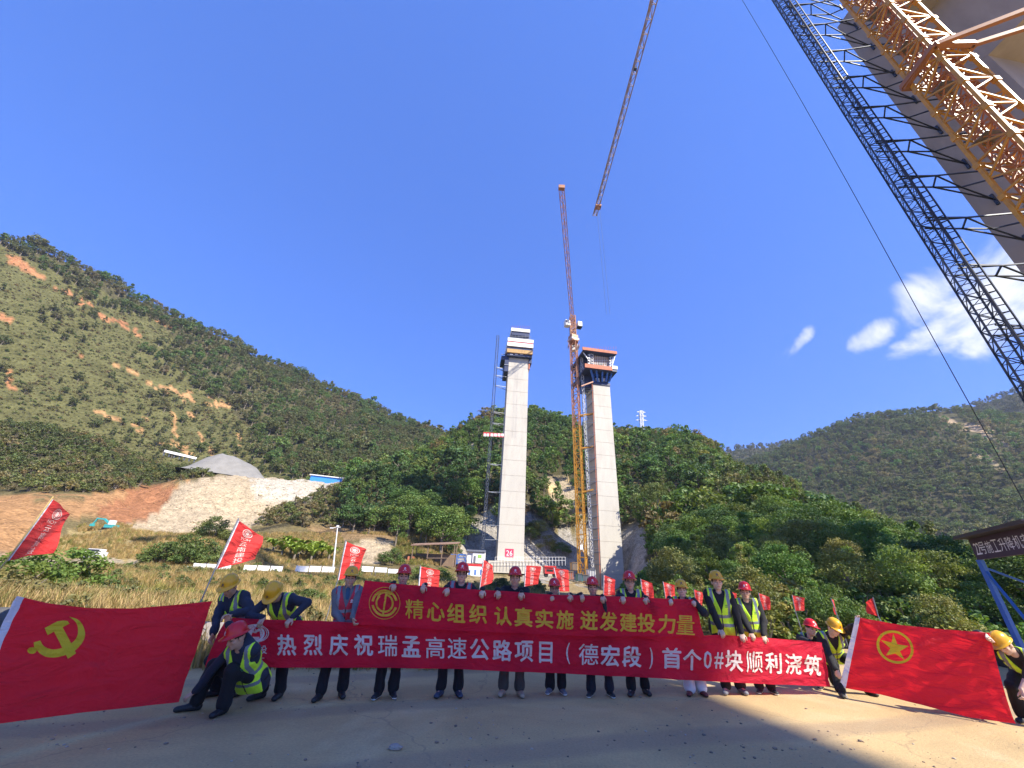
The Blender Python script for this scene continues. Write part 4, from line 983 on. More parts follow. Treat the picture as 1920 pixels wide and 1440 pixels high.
    for i in range(n + 1):
        t = i / n; p = a + (b - a) * t; o = np.array([.3, 1, 0]) * .06 * math.sin(i * 1.7)
        V += [p + o, p + o + EZ * (.34 + .03 * math.sin(i * .9))]
    Fc = [(2 * i, 2 * i + 2, 2 * i + 3, 2 * i + 1) for i in range(n)]
    link_mesh('net', pydata('net', np.array(V) - np.array(root.location), Fc, [mat('black_net', (.02, .022, .024), .8, .3, 9)]), root)
    for i in range(7): p = a + (b - a) * i / 6; mb = MB(); mb.tube([p, p + EZ * .42], .022, 6); mb.build('post', M_GREY, root)
    # concrete barrier and rubble at the left end of the people
    c = at_z(388, 1236, 0)
    root = empty('concrete_barrier', c, 'weathered concrete barrier half hidden behind the hammer and sickle flag', 'barrier')
    mb = MB(); mb.add([c + np.array(p) for p in ((-.9, -.22, 0), (.45, -.22, 0), (.45, .22, 0), (-.9, .22, 0), (-.9, -.09, .62), (.45, -.09, .62), (.45, .09, .62), (-.9, .09, .62))],
                      [(3, 2, 1, 0), (4, 5, 6, 7), (0, 1, 5, 4), (1, 2, 6, 5), (2, 3, 7, 6), (3, 0, 4, 7)]); mb.build('block', M_CONC_N, root)
    mb = MB(); mb.tube([c + (-.2, -.24, .5), c + (.05, -.3, .2), c + (.3, -.26, .4), c + (.42, -.4, .03)], .012, 5); mb.build('cable', M_BLACK, root)
    for (x, y, s, lab) in ((462, 1262, .13, 'broken concrete lump on the ground behind the crouching man'), (741, 1405, .05, 'small pale stone lying alone in the foreground')):
        bm = bmesh.new(); bmesh.ops.create_icosphere(bm, subdivisions=3, radius=1)
        for v in bm.verts:
            k = 1 + .35 * float(fbm(np.array(v.co.x * 1.7 + x), np.array(v.co.z * 1.7 + v.co.y), 2)); v.co = Vector((v.co.x * s * 1.4 * k, v.co.y * s * k, max(0, (v.co.z + .6) * s * .55 * k)))
        me = bpy.data.meshes.new('loose_stone'); bm.to_mesh(me); bm.free(); me.materials.append(mat('stone', (.33, .28, .23), .9, .2, 9, bump=.4)); tag(link_mesh('loose_stone', me, None, at_z(x, y, 0)), lab, 'stone')
    p = at_z(22, 1225, 0)
    bm = bmesh.new(); bmesh.ops.create_icosphere(bm, subdivisions=4, radius=1)
    for v in bm.verts:
        k = 1 + .4 * float(fbm(np.array(v.co.x * 1.5 + 3), np.array(v.co.z * 1.5 + v.co.y), 8)); v.co = Vector((v.co.x * 1.1 * k, v.co.y * .6 * k, max(0, (v.co.z + .3) * .65 * k)))
    me = bpy.data.meshes.new('boulder'); bm.to_mesh(me); bm.free(); me.materials.append(mat('dark_rock', (.10, .095, .085), .9, .3, 4, bump=.5)); tag(link_mesh('boulder', me, None, p), 'dark boulder behind the left edge of the hammer and sickle flag', 'boulder')
yard_things()

# ------------------------------------------------------------------ vegetation
def leaf_mat(name, inst):
    m, nt, b, out = nodemat(name); N, L = nt.nodes, nt.links
    if inst:
        at = N.new('ShaderNodeAttribute'); at.attribute_type = 'INSTANCER'; at.attribute_name = 'tcol'; tint = at.outputs['Color']
    else:
        oi = N.new('ShaderNodeObjectInfo'); tint = oi.outputs['Color']
    lf = N.new('ShaderNodeAttribute'); lf.attribute_name = 'leaf'
    bo = N.new('ShaderNodeVectorMath'); bo.operation = 'SCALE'; bo.inputs['Scale'].default_value = 1.9; L.new(tint, bo.inputs[0])
    mx = N.new('ShaderNodeMix'); mx.data_type = 'RGBA'; mx.blend_type = 'MULTIPLY'; mx.inputs['Factor'].default_value = 1
    L.new(bo.outputs[0], mx.inputs['A']); L.new(lf.outputs['Color'], mx.inputs['B'])
    L.new(mx.outputs['Result'], b.inputs['Base Color']); b.inputs['Roughness'].default_value = .5; b.inputs['Specular IOR Level'].default_value = .25
    tr = N.new('ShaderNodeBsdfTranslucent'); g = N.new('ShaderNodeMix'); g.data_type = 'RGBA'; g.blend_type = 'MULTIPLY'; g.inputs['Factor'].default_value = 1
    L.new(mx.outputs['Result'], g.inputs['A']); g.inputs['B'].default_value = (1.25, 1.3, .55, 1); L.new(g.outputs['Result'], tr.inputs['Color'])
    ms = N.new('ShaderNodeMixShader'); ms.inputs[0].default_value = .28
    L.new(b.outputs[0], ms.inputs[1]); L.new(tr.outputs[0], ms.inputs[2]); L.new(ms.outputs[0], out.inputs[0])
    return m
M_LEAFI, M_LEAFO = leaf_mat('leaf_scattered', True), leaf_mat('leaf', False)
M_BARK = mat('bark', (.20, .165, .125), .9, .3, 4)

def leaf_cloud(rng, centres, radii, per, size, flat=.6, up=.35, hue=.16):
    """leaf-sized quads gathered in clumps; returns verts, faces, colours"""
    V, Cc = [], []
    for c, rr in zip(centres, radii):
        d = rng.normal(size=(per, 3)); d /= np.linalg.norm(d, axis=1)[:, None]
        rho = rng.uniform(.25, 1, per) ** .6
        p = c + d * (rho * rr)[:, None] * np.array([1, 1, flat])
        n = d * .6 + rng.normal(size=(per, 3)) * .6 + np.array([0, 0, up]); n /= np.linalg.norm(n, axis=1)[:, None]
        t = np.cross(n, rng.normal(size=(per, 3))); t /= np.linalg.norm(t, axis=1)[:, None]; bt = np.cross(n, t)
        s = size * rng.uniform(.6, 1.3, per)[:, None]
        q = np.stack([p + t * s, p + bt * s * .62 + n * s * .12, p - t * s * .9, p - bt * s * .62 + n * s * .12], 1)
        V.append(q.reshape(-1, 3))
        k = rng.uniform(.72, 1.18) * rng.uniform(1 - hue, 1 + hue, (per, 1)); y = rng.uniform(-.12, .12)
        Cc.append(np.repeat(np.concatenate([k * (1 + y), k, k * (1 - y)], 1), 4, 0))
    V = np.concatenate(V); Cc = np.concatenate(Cc)
    return V, np.arange(len(V)).reshape(-1, 4), Cc

def colour_leaf(me, c):
    at = me.color_attributes.new('leaf', 'FLOAT_COLOR', 'POINT'); a = np.ones((len(me.vertices), 4), np.float32); a[:len(c), :3] = c
    at.data.foreach_set('color', a.ravel())

def crown_mesh(name, seed, kind, ncl, per, size, m):
    rng = np.random.default_rng(seed); C, Rr = [], []
    for i in range(ncl):
        a = rng.uniform(0, 2 * math.pi)
        if kind == 'broad':
            u = rng.uniform(-.75, 1); w = math.sqrt(max(0, 1 - u * u)) * rng.uniform(.55, 1.0)
            lob = 1 + .22 * math.sin(a * 2 + seed) + .15 * math.sin(a * 3 + seed * 2)
            C.append((math.cos(a) * w * .40 * lob, math.sin(a) * w * .40 * lob, .62 + u * .33)); Rr.append(rng.uniform(.10, .19))
        elif kind == 'tall':
            u = rng.uniform(0, 1); w = .20 * math.sin(min(1, u * 1.1 + .12) * math.pi) ** .6 * rng.uniform(.4, 1.1)
            C.append((math.cos(a) * w, math.sin(a) * w, .28 + .68 * u)); Rr.append(rng.uniform(.07, .12))
        elif kind == 'cone':
            u = rng.uniform(0, 1) ** 1.2; w = .24 * (1 - u) * rng.uniform(.5, 1.1) + .01
            C.append((math.cos(a) * w, math.sin(a) * w, .16 + .8 * u)); Rr.append(.05 + .07 * (1 - u))
        else:                                   # bush
            w = math.sqrt(rng.uniform(0, 1)) * .46; h = (1 - (w / .5) ** 2) * rng.uniform(.25, .8)
            C.append((math.cos(a) * w, math.sin(a) * w, .10 + h * .75)); Rr.append(rng.uniform(.11, .2))
    V, Fc, Cc = leaf_cloud(rng, np.array(C), Rr, per, size)
    return V, Fc, Cc

def trunk_geo(seed, kind):
    rng = np.random.default_rng(seed + 99); mb = MB()
    h = {'broad': .62, 'tall': .85, 'cone': .9, 'bush': .3}[kind]; w = .03 if kind != 'tall' else .016
    if kind == 'bush':
        for i in range(5):
            a = rng.uniform(0, 6.28); mb.tube([(0, 0, -.1), (math.cos(a) * .12, math.sin(a) * .12, .2), (math.cos(a) * .26, math.sin(a) * .26, .5)], [.02, .013, .006], 5)
        return mb
    lean = rng.uniform(-.05, .05, 2)
    P = [(lean[0] * t * t + .012 * math.sin(t * 6 + seed), lean[1] * t * t, -.12 + (h + .12) * t) for t in np.linspace(0, 1, 6)]
    mb.tube(P, [w * (1.35 - t) for t in np.linspace(0, 1, 6)], 6)
    for i in range(6 if kind != 'cone' else 0):
        t = rng.uniform(.45, .95); a = rng.uniform(0, 6.28); b = P[int(t * 5)]; l = {'broad': .28, 'tall': .12}[kind]
        mb.tube([b, (b[0] + math.cos(a) * l * .5, b[1] + math.sin(a) * l * .5, b[2] + l * .35), (b[0] + math.cos(a) * l, b[1] + math.sin(a) * l, b[2] + l * .8)], [w * .5, w * .35, w * .15], 5)
    return mb

HOLD = bpy.data.collections.new('scatter_sources')            # not linked to the scene
def sub_collection(name): return bpy.data.collections.new(name)
def proto(coll, i, seed, kind, ncl, per, size, trunk=True):
    V, Fc, Cc = crown_mesh('p', seed, kind, ncl, per, size, M_LEAFI)
    F4 = [tuple(f) for f in Fc]; mi = [0] * len(F4); VV = [tuple(v) for v in V]
    if trunk:
        t = trunk_geo(seed, kind); b = len(VV); VV += t.v; F4 += [tuple(b + q for q in f) for f in t.f]; mi += [1] * len(t.f)
    me = pydata(f'{kind}_plant', np.array(VV), F4, [M_LEAFI, M_BARK], mi); colour_leaf(me, Cc)
    o = bpy.data.objects.new(f'{i:02d}_{kind}', me); coll.objects.link(o); return o

C_TREE, C_CONE, C_BUSH, C_GRASS = (sub_collection(n) for n in ('tree_sources', 'conifer_sources', 'bush_sources', 'grass_sources'))
for i in range(4): proto(C_TREE, i, 40 + i, 'broad', 26, 24, .052)
proto(C_TREE, 4, 50, 'tall', 26, 22, .04); proto(C_TREE, 5, 51, 'broad', 34, 20, .046); proto(C_TREE, 6, 52, 'tall', 34, 18, .036); proto(C_TREE, 7, 53, 'tall', 22, 26, .045)
for i in range(3): proto(C_CONE, i, 60 + i, 'cone', 46, 24, .024)
for i in range(4): proto(C_BUSH, i, 70 + i, 'bush', 16, 26, .062)
def grass_proto(i, seed, n, spread, wide):
    rng = np.random.default_rng(seed); V, Fc, Cc = [], [], []
    for k in range(n):
        a = rng.uniform(0, 6.28); r = rng.uniform(0, spread); b = np.array([math.cos(a) * r, math.sin(a) * r, -.03]); l = rng.uniform(.5, 1.0)
        a2 = a + rng.normal() * .7; d = np.array([math.cos(a2), math.sin(a2), 0]); s = np.array([-d[1], d[0], 0]) * wide * rng.uniform(.6, 1.3)
        ln = rng.uniform(.1, .55); m1 = b + d * l * ln * .35 + EZ * l * .6; e = b + d * l * ln + EZ * l * rng.uniform(.75, 1.0)
        j = len(V); V += [b - s, b + s, m1 + s * .8, m1 - s * .8, e + s * .2, e - s * .2]; Fc += [(j, j + 1, j + 2, j + 3), (j + 3, j + 2, j + 4, j + 5)]
        c = rng.uniform(.65, 1.3) * np.array([1, rng.uniform(.9, 1.06), rng.uniform(.75, 1.1)]); Cc += [c] * 6
    me = pydata('grass_tuft', np.array(V), Fc, [M_LEAFI]); colour_leaf(me, np.array(Cc))
    o = bpy.data.objects.new(f'{i:02d}_tuft', me); C_GRASS.objects.link(o)
for i in range(4): grass_proto(i, 80 + i, 46, .34, .014)

def thin(P, d):
    """drop points closer than about d to one already kept (cell hash)"""
    keep, cells = [], {}
    for i, (x, y) in enumerate(P[:, :2]):
        c = (int(math.floor(x / d)), int(math.floor(y / d))); ok = True
        for a in (-1, 0, 1):
            for b in (-1, 0, 1):
                for j in cells.get((c[0] + a, c[1] + b), ()):
                    if (P[j, 0] - x) ** 2 + (P[j, 1] - y) ** 2 < d * d: ok = False; break
                if not ok: break
            if not ok: break
        if ok: cells.setdefault(c, []).append(i); keep.append(i)
    return P[keep]

def scatter(name, P, sc, tcol, coll, npro, seed=0):
    n = len(P); rng = np.random.default_rng(seed + 5)
    me = bpy.data.meshes.new(name); me.vertices.add(n); me.vertices.foreach_set('co', np.asarray(P, np.float32).ravel())
    for nm, ty, arr in (('sc', 'FLOAT', np.asarray(sc, np.float32)), ('rz', 'FLOAT', rng.uniform(0, 6.28, n).astype(np.float32)), ('ix', 'INT', rng.integers(0, npro, n).astype(np.int32))):
        at = me.attributes.new(nm, ty, 'POINT'); at.data.foreach_set('value', arr)
    at = me.attributes.new('tcol', 'FLOAT_COLOR', 'POINT'); c = np.ones((n, 4), np.float32); c[:, :3] = tcol; at.data.foreach_set('color', c.ravel())
    o = link_mesh(name, me); tag(o, kind='stuff')
    g = bpy.data.node_groups.new('scatter_' + name, 'GeometryNodeTree')
    g.interface.new_socket('Geometry', in_out='INPUT', socket_type='NodeSocketGeometry'); g.interface.new_socket('Geometry', in_out='OUTPUT', socket_type='NodeSocketGeometry')
    N, L = g.nodes, g.links
    gi, go = N.new('NodeGroupInput'), N.new('NodeGroupOutput'); ins = N.new('GeometryNodeInstanceOnPoints'); ci = N.new('GeometryNodeCollectionInfo')
    ci.inputs['Collection'].default_value = coll; ci.inputs['Separate Children'].default_value = True; ci.inputs['Reset Children'].default_value = True
    def na(nm, ty):
        a = N.new('GeometryNodeInputNamedAttribute'); a.data_type = ty; a.inputs['Name'].default_value = nm; return a.outputs['Attribute']
    cx = N.new('ShaderNodeCombineXYZ'); L.new(na('rz', 'FLOAT'), cx.inputs['Z'])
    L.new(gi.outputs[0], ins.inputs['Points']); L.new(ci.outputs[0], ins.inputs['Instance']); ins.inputs['Pick Instance'].default_value = True
    L.new(na('ix', 'INT'), ins.inputs['Instance Index']); L.new(cx.outputs[0], ins.inputs['Rotation']); L.new(na('sc', 'FLOAT'), ins.inputs['Scale'])
    L.new(ins.outputs[0], go.inputs[0])
    md = o.modifiers.new('scatter', 'NODES'); md.node_group = g
    return o

def tints(n, cols, wts, P=None, seed=1, fr=.05, jit=.18):
    rng = np.random.default_rng(seed); cols = np.array(cols)
    if P is not None:          # neighbours lean to the same kind
        k = np.clip((fbm(P[:, 0] * fr, P[:, 1] * fr, seed, 3) * .9 + .5 + rng.normal(size=n) * .22), 0, .999)
        cw = np.cumsum(wts) / np.sum(wts); ix = np.searchsorted(cw, k)
    else: ix = rng.choice(len(cols), n, p=np.array(wts) / np.sum(wts))
    return cols[ix] * rng.uniform(1 - jit, 1 + jit, (n, 1)) * rng.uniform(.93, 1.07, (n, 3))

G1, G2, G3, G4, G5 = (.062, .102, .024), (.088, .120, .028), (.046, .080, .026), (.120, .120, .036), (.120, .092, .042)
BAREB = [R_ROCK, R_ORANGE, R_PATH, R_TAN] + SHOT
def keepout(P, polys):
    Q = proj(P); k = np.ones(len(P), bool)
    for p in polys: k &= ~inpoly(Q, p)
    return k
def zone_in(P, poly): return inpoly(proj(P), poly)
P_FOOT = [(900, 1000), (1015, 1000), (1015, 1100), (830, 1100), (830, 1035), (900, 1030)]
P_FOOT2 = [(1060, 1000), (1180, 1000), (1180, 1140), (1015, 1140), (1015, 1060)]

# middle hill and right-hand flank, beyond the trees one can tell apart
P = B.sample(26000, 62, 226, -28, 62); Q = proj(P)
k = (inpoly(Q, [(640, 1002), (770, 1000), (850, 1005), (1185, 990), (1185, 1200), (2600, 1250), (2600, 600), (640, 600)])) & keepout(P, BAREB + [P_FOOT, P_FOOT2])
k &= ~((np.abs(P[:, 0]) < 5) & (P[:, 1] > 95) & (P[:, 1] < 110)) & ~((np.abs(P[:, 0] - 24) < 7) & (P[:, 1] > 90) & (P[:, 1] < 110))
P = thin(P[k], 2.6); Q = proj(P)
con = ((Q[:, 0] > 1340) & (RNG.random(len(P)) < .65)) | (RNG.random(len(P)) < .06)
Rr_ = np.hypot(P[:, 0], P[:, 1]); kk = ~((Q[:, 0] > 1170) & (Q[:, 0] < 1300) & (Rr_ < np.where(Q[:, 0] > 1228, 76, 106))); P, Q, con = P[kk], Q[kk], con[kk]
hgt = RNG.uniform(3.4, 6.6, len(P)) * np.where(con, 1.05, 1) * np.where((RNG.random(len(P)) < .18) & ~con & (Q[:, 0] < 1360), 1.5, 1)
scatter('hill_forest', P[~con], hgt[~con], tints((~con).sum(), [G3, G1, G2, G4, G5], [3, 4, 3, 1.2, .5], P[~con], 3), C_TREE, 8)
scatter('conifer_forest', P[con], hgt[con], tints(con.sum(), [(.062, .078, .026), (.078, .090, .028), (.095, .088, .034)], [3, 2, .6], P[con], 4), C_CONE, 3)

# left hump and slopes round the rock face: bushes
P = B.sample(16000, 92, 226, -66, -10); Q = proj(P)
k = (inpoly(Q, [(-400, 600), (380, 600), (395, 893), (300, 905), (200, 925), (-400, 922)]) | inpoly(Q, [(480, 985), (520, 955), (610, 920), (680, 895), (900, 880), (900, 1000), (640, 990)]) | inpoly(Q, [(380, 600), (900, 600), (800, 890), (640, 900), (500, 885), (400, 885)])) & keepout(P, BAREB)
P = thin(P[k], 1.9)
scatter('bush_slope', P, RNG.uniform(2.0, 4.4, len(P)), tints(len(P), [(.058, .068, .022), (.085, .092, .030), (.115, .095, .042), (.07, .085, .025)], [3, 3, 2, 2], P, 6), C_BUSH, 4)

# left mountain: closed wood on the upper right, thin scrub on the slip slope
P = CM.sample(120000, 195, 348, -80, 2); Q = proj(P)
wood = inpoly(Q + fbm(P[:, 0] * .05, P[:, 1] * .05, 7)[:, None] * 14, [(-900, 300), (20, 470), (110, 525), (200, 580), (300, 606), (330, 640), (250, 650), (300, 705), (430, 760), (470, 800), (470, 860), (600, 930), (1000, 960), (1000, 600), (300, 400)])
bare = np.zeros(len(P), bool)
for ln, w in (([(15, 485), (50, 500), (78, 518)], 9), ([(90, 530), (132, 552)], 7), ([(145, 562), (180, 582)], 7), ([(190, 590), (262, 625)], 9), ([(212, 685), (260, 705), (330, 735), (430, 765)], 8), ([(185, 775), (272, 808)], 8), ([(320, 770), (336, 838)], 6), ([(-100, 580), (18, 600)], 10), ([(300, 832), (360, 850)], 8)):
    bare |= dline(Q + fbm(P[:, 0] * .3, P[:, 1] * .3, 5)[:, None] * 9, ln) < w * .62
Pw = thin(P[wood & ~bare], 3.4); hw = RNG.uniform(3.8, 7.6, len(Pw)) * np.where(RNG.random(len(Pw)) < .12, 1.5, 1)
scatter('mountain_forest', Pw, hw, tints(len(Pw), [(.068, .076, .030), (.058, .086, .026), (.085, .086, .036), (.066, .105, .028), (.10, .085, .045)], [3, 3, 2.5, 2, 1], Pw, 8, .03), C_TREE, 8)
cl = fbm(P[:, 0] * .07, P[:, 1] * .07, 17)
Ps = P[~wood & ~bare & (cl > -.5)]; Ps = thin(Ps, 1.35)
scatter('mountain_scrub', Ps, (.5 + 1.9 * RNG.random(len(Ps)) ** 2), tints(len(Ps), [(.090, .102, .036), (.112, .104, .040), (.072, .094, .030), (.122, .098, .045)], [3, 3, 2, 1.5], Ps, 9, .05), C_BUSH, 4)
Pt = thin(P[~wood & ~bare & (cl > .2)], 4.6)
scatter('mountain_copse', Pt, RNG.uniform(2.8, 5.5, len(Pt)), tints(len(Pt), [(.058, .070, .026), (.075, .078, .034)], [1, 1], Pt, 10), C_TREE, 8)

# right mountain and the ridge behind it
P = DM.sample(60000, 250, 560, 8, 80)
sl = dline(proj(P), [(1770, 782), (1810, 800), (1840, 812), (1860, 830)]) > 8
P = thin(P[sl], 4.0); 
scatter('far_forest', P, RNG.uniform(4.5, 8.5, len(P)), tints(len(P), [(.066, .086, .032), (.080, .096, .036), (.098, .104, .042), (.066, .110, .032), (.12, .105, .052)], [3, 3, 2.5, 2, .8], P, 12, .02), C_TREE, 8)
P = thin(EM.sample(20000, 570, 830, 30, 80), 8.5)
scatter('ridge_forest', P, RNG.uniform(7, 12, len(P)), tints(len(P), [(.055, .065, .032), (.07, .072, .036)], [1, 1], P, 13, .02), C_TREE, 8)

# rubble on the cut slope
coll_rub = sub_collection('rubble_sources')
for i in range(5):
    bm = bmesh.new(); bmesh.ops.create_icosphere(bm, subdivisions=2, radius=1)
    for v in bm.verts:
        k = 1 + .7 * float(fbm(np.array(v.co.x * 1.3 + i * 5), np.array(v.co.z * 1.3 + v.co.y), i)); v.co = Vector((v.co.x * k * 1.2, v.co.y * k, v.co.z * k * .7))
    me = bpy.data.meshes.new('rubble_block'); bm.to_mesh(me); bm.free()
    m_, nt_, b_, o_ = nodemat('rubble_stone'); at_ = nt_.nodes.new('ShaderNodeAttribute'); at_.attribute_type = 'INSTANCER'; at_.attribute_name = 'tcol'; nt_.links.new(at_.outputs['Color'], b_.inputs['Base Color']); b_.inputs['Roughness'].default_value = .95
    me.materials.append(m_); o = bpy.data.objects.new(f'{i:02d}_rubble', me); coll_rub.objects.link(o)
P = B.sample(60000, 95, 172, -62, -15); Q = proj(P); k = inpoly(Q, R_ROCK) | (inpoly(Q, R_ORANGE) & (RNG.random(len(P)) < .35)); P = P[k][:1300]; Q = proj(P)
tr_ = np.where(inpoly(Q, R_ROCK)[:, None], np.array([(.40, .32, .21)]), np.array([(.33, .185, .09)])) * RNG.uniform(.6, 1.25, (len(P), 1))
scatter('rubble', P, (.06 + .18 * RNG.random(len(P)) ** 2 + .4 * (RNG.random(len(P)) < .02)), tr_, coll_rub, 5, 3)

# dry grass on the valley floor and the mound
P = B.sample(90000, 8.5, 120, -66, 16); Q = proj(P); Rr = np.hypot(P[:, 0], P[:, 1])
out_ = ~inpoly(P[:, :2], edge + [(160, -220), (-160, -220)])
k = out_ & ((Rr < 74) | inpoly(Q, R_MOUND) | inpoly(Q, [(480, 1000), (860, 1000), (900, 1060), (480, 1060)])) & keepout(P, BAREB + [P_FOOT, P_FOOT2, [(640, 1000), (745, 1005), (740, 1060), (650, 1060)]])
k &= (RNG.random(len(P)) < np.clip(14 / Rr, .22, 1)) | (Rr > 45)
bare2 = fbm(P[:, 0] * .22, P[:, 1] * .22, 41) > .34
P = P[k & ~bare2]; P = P[:16000] if len(P) > 16000 else P
Pn = B.sample(9000, 8.2, 24, -60, 20); Pn = Pn[~inpoly(Pn[:, :2], edge + [(160, -220), (-160, -220)])]
P = np.concatenate([P, Pn])
g = fbm(P[:, 0] * .12, P[:, 1] * .12, 43)
tc_ = np.where((g > .30)[:, None], np.array([(.22, .20, .06)]), np.array([(.36, .265, .12)])) * RNG.uniform(.6, 1.25, (len(P), 1)) * np.where(RNG.random((len(P), 1)) < .16, np.array([[.55, .75, .5]]), 1) / 1.5
scatter('dry_grass', P, RNG.uniform(.35, .95, len(P)) * np.where(g > .30, 1.15, 1), tc_, C_GRASS, 4)

P = B.sample(7000, 11, 76, -64, 12); P = P[~inpoly(P[:, :2], edge + [(160, -220), (-160, -220)])]; P = P[(fbm(P[:, 0] * .15, P[:, 1] * .15, 47) > .10) & keepout(P, BAREB + [P_FOOT, P_FOOT2])][:900]
scatter('weeds', P, RNG.uniform(.35, 1.25, len(P)), tints(len(P), [(.075, .09, .026), (.11, .10, .038), (.055, .075, .022)], [2, 2, 1], P, 18), C_BUSH, 4)

# weeds along the platform edge under the wood at the right
P = B.sample(9000, 18.8, 60, 16, 62); P = P[~inpoly(P[:, :2], edge + [(160, -220), (-160, -220)])]
scatter('undergrowth', P[:3600], RNG.uniform(.6, 1.7, min(3600, len(P))), tints(min(3600, len(P)), [G1, G2, G4], [2, 2, 2], P[:3600], 14), C_BUSH, 4)

# --- plants one can tell apart: crown and trunk objects that share mesh data
KINDS_ = {}
def kind_mesh(kind, seed, fine):
    k = (kind, seed, fine)
    if k not in KINDS_:
        n, per, sz = {'broad': (52, 92, .020), 'tall': (40, 44, .020), 'bush': (34, 80, .027), 'cone': (60, 34, .02)}[kind]
        V, Fc, Cc = crown_mesh('c', seed, kind, n, per, sz * (1 if fine else 1.25), M_LEAFO)
        me = pydata('crown', V, Fc, [M_LEAFO]); colour_leaf(me, Cc)
        t = trunk_geo(seed, kind); tm = pydata('trunk', np.array(t.v), t.f, [M_BARK])
        KINDS_[k] = (me, tm)
    return KINDS_[k]
def plant(name, p, h, kind, seed, col, label, cat, group=None, width=1.0, fine=True):
    me, tm = kind_mesh(kind, seed, fine)
    root = empty(name, p, label, cat, group); root.rotation_euler = (0, 0, random.uniform(0, 6.28)); root.scale = (h * width, h * width, h)
    c = link_mesh('crown', me, root); c.color = (*col, 1)
    link_mesh('trunk' if kind != 'bush' else 'stem', tm, root)
    return root
P = B.sample(9000, 19, 78, 11, 60); Q = proj(P)
k = ~inpoly(P[:, :2], edge + [(160, -220), (-160, -220)]) & keepout(P, [P_FOOT2] + SHOT) & (Q[:, 0] > 1262) & (P[:, 1] > 15.0)
P = thin(P[k], 2.5); P = P[np.argsort(np.hypot(P[:, 0], P[:, 1]))][:285]
cc = tints(len(P), [G3, G1, G2, G4], [2, 3, 3, 1.5], P, 21, .06)
for i, p in enumerate(P):
    r = math.hypot(p[0], p[1]); h = random.uniform(3.4, 5.8) * min(1, .20 + r / 70)
    plant('broadleaf_tree', p - (0, 0, .2), h, random.choice(['broad', 'broad', 'tall']), 200 + i % 6, cc[i], 'broadleaf tree in the dense wood on the slope right of the piers', 'tree', 'trees in the wood right of the piers', random.uniform(.9, 1.2))
BT = [(772, 965, 108), (792, 985, 104), (812, 970, 108), (835, 985, 106), (852, 960, 110), (800, 1010, 100), (828, 1012, 98), (860, 1000, 104), (880, 975, 112), (760, 945, 120), (785, 930, 126), (845, 925, 124), (878, 930, 124), (745, 1000, 98), (856, 1020, 98), (815, 940, 120)]
for i, (x, y, r) in enumerate(BT):
    p = on_terrain(x, y, r); plant('bamboo_clump', p - (0, 0, .3), random.uniform(8.0, 11.5), 'tall' if i % 3 else 'broad', 210 + i % 5, tints(1, [(.070, .112, .024), (.085, .125, .028), (.06, .10, .024)], [1, 1, 1], None, i)[0], 'tall feathery green tree in the grove left of the numbered pier', 'tree', 'grove left of the numbered pier', random.uniform(1.0, 1.35))
for i, (x, y, r) in enumerate([(1000, 985, 116), (1012, 1000, 114), (1028, 1010, 112), (1040, 990, 118), (1002, 960, 122), (1018, 970, 120), (1005, 935, 130), (995, 1010, 112), (1052, 1030, 112)]):
    p = on_terrain(x, y, r); plant('slope_shrub', p - (0, 0, .2), random.uniform(3.2, 5.2), 'broad' if i % 2 else 'bush', 221 + i % 4, tints(1, [(.055, .085, .022), (.10, .10, .035)], [3, 1], None, 40 + i)[0], 'green shrub on the steep bank between the two far piers', 'shrub', 'shrubs between the far piers', 1.1)
SH = [(40, 1078, 33, 3.0, 1.25, (.075, .105, .022), 'dense green shrub behind the leftmost slanting flag'), (118, 1074, 36, 3.4, 1.3, (.080, .115, .024), 'bright green rounded shrub right of the leftmost slanting flag'),
      (0, 1125, 20, 2.0, 1.4, (.11, .10, .04), 'brownish bush at the left edge above the hammer and sickle flag'), (300, 1052, 72, 5.0, 1.1, (.065, .09, .022), 'dark green tree shrub left of the white boards'),
      (345, 1050, 72, 6.2, 1.0, (.060, .082, .022), 'tallest dark shrub above the small leftmost board'), (385, 1040, 74, 4.6, 1.1, (.070, .09, .024), 'shrub behind the tall tilted red flag'), (398, 1000, 98, 6.0, 1.0, (.068, .082, .024), 'lone round shrub on the lower edge of the pale rock slope'),
      (440, 1015, 92, 5.0, 1.1, (.08, .095, .026), 'shrub at the right foot of the pale rock slope'), (578, 1112, 26, 1.9, 1.4, (.06, .08, .022), 'low dark bush on dry grass below the white boards'), (735, 1045, 82, 4.4, 1.1, (.058, .085, .022), 'dark shrub below the bare tan bank'),
      (790, 1068, 66, 3.4, 1.3, (.095, .115, .03), 'yellowish shrub in front of the brown roofed shed'), (828, 1072, 64, 3.2, 1.3, (.085, .11, .028), 'green shrub just left of the blue cages'), (762, 1078, 60, 2.8, 1.3, (.11, .115, .035), 'pale olive shrub behind the red helmets'),
      (935, 1096, 46, 2.6, 1.3, (.070, .082, .026), 'dark shrub below the footing of the numbered pier'), (1000, 1102, 46, 2.4, 1.3, (.09, .095, .03), 'olive shrub below the parked red truck'), (660, 1075, 62, 2.6, 1.3, (.10, .115, .03), 'low shrub at the bare tan bank below the lamp post'),
      (1248, 1070, 104, 11.0, .95, (.085, .10, .028), 'full olive tree right of the concrete slope by the far pier'), (1430, 1150, 24, 2.6, 1.2, (.12, .10, .03), 'yellowing bush above the heap of steel bars')]
for i, (x, y, r, h, w, c, lab) in enumerate(SH):
    plant('shrub', on_terrain(x, y, r) - (0, 0, .15), h, 'bush' if h < 6.5 else 'broad', 230 + i % 5, c, lab, 'shrub', None, w)
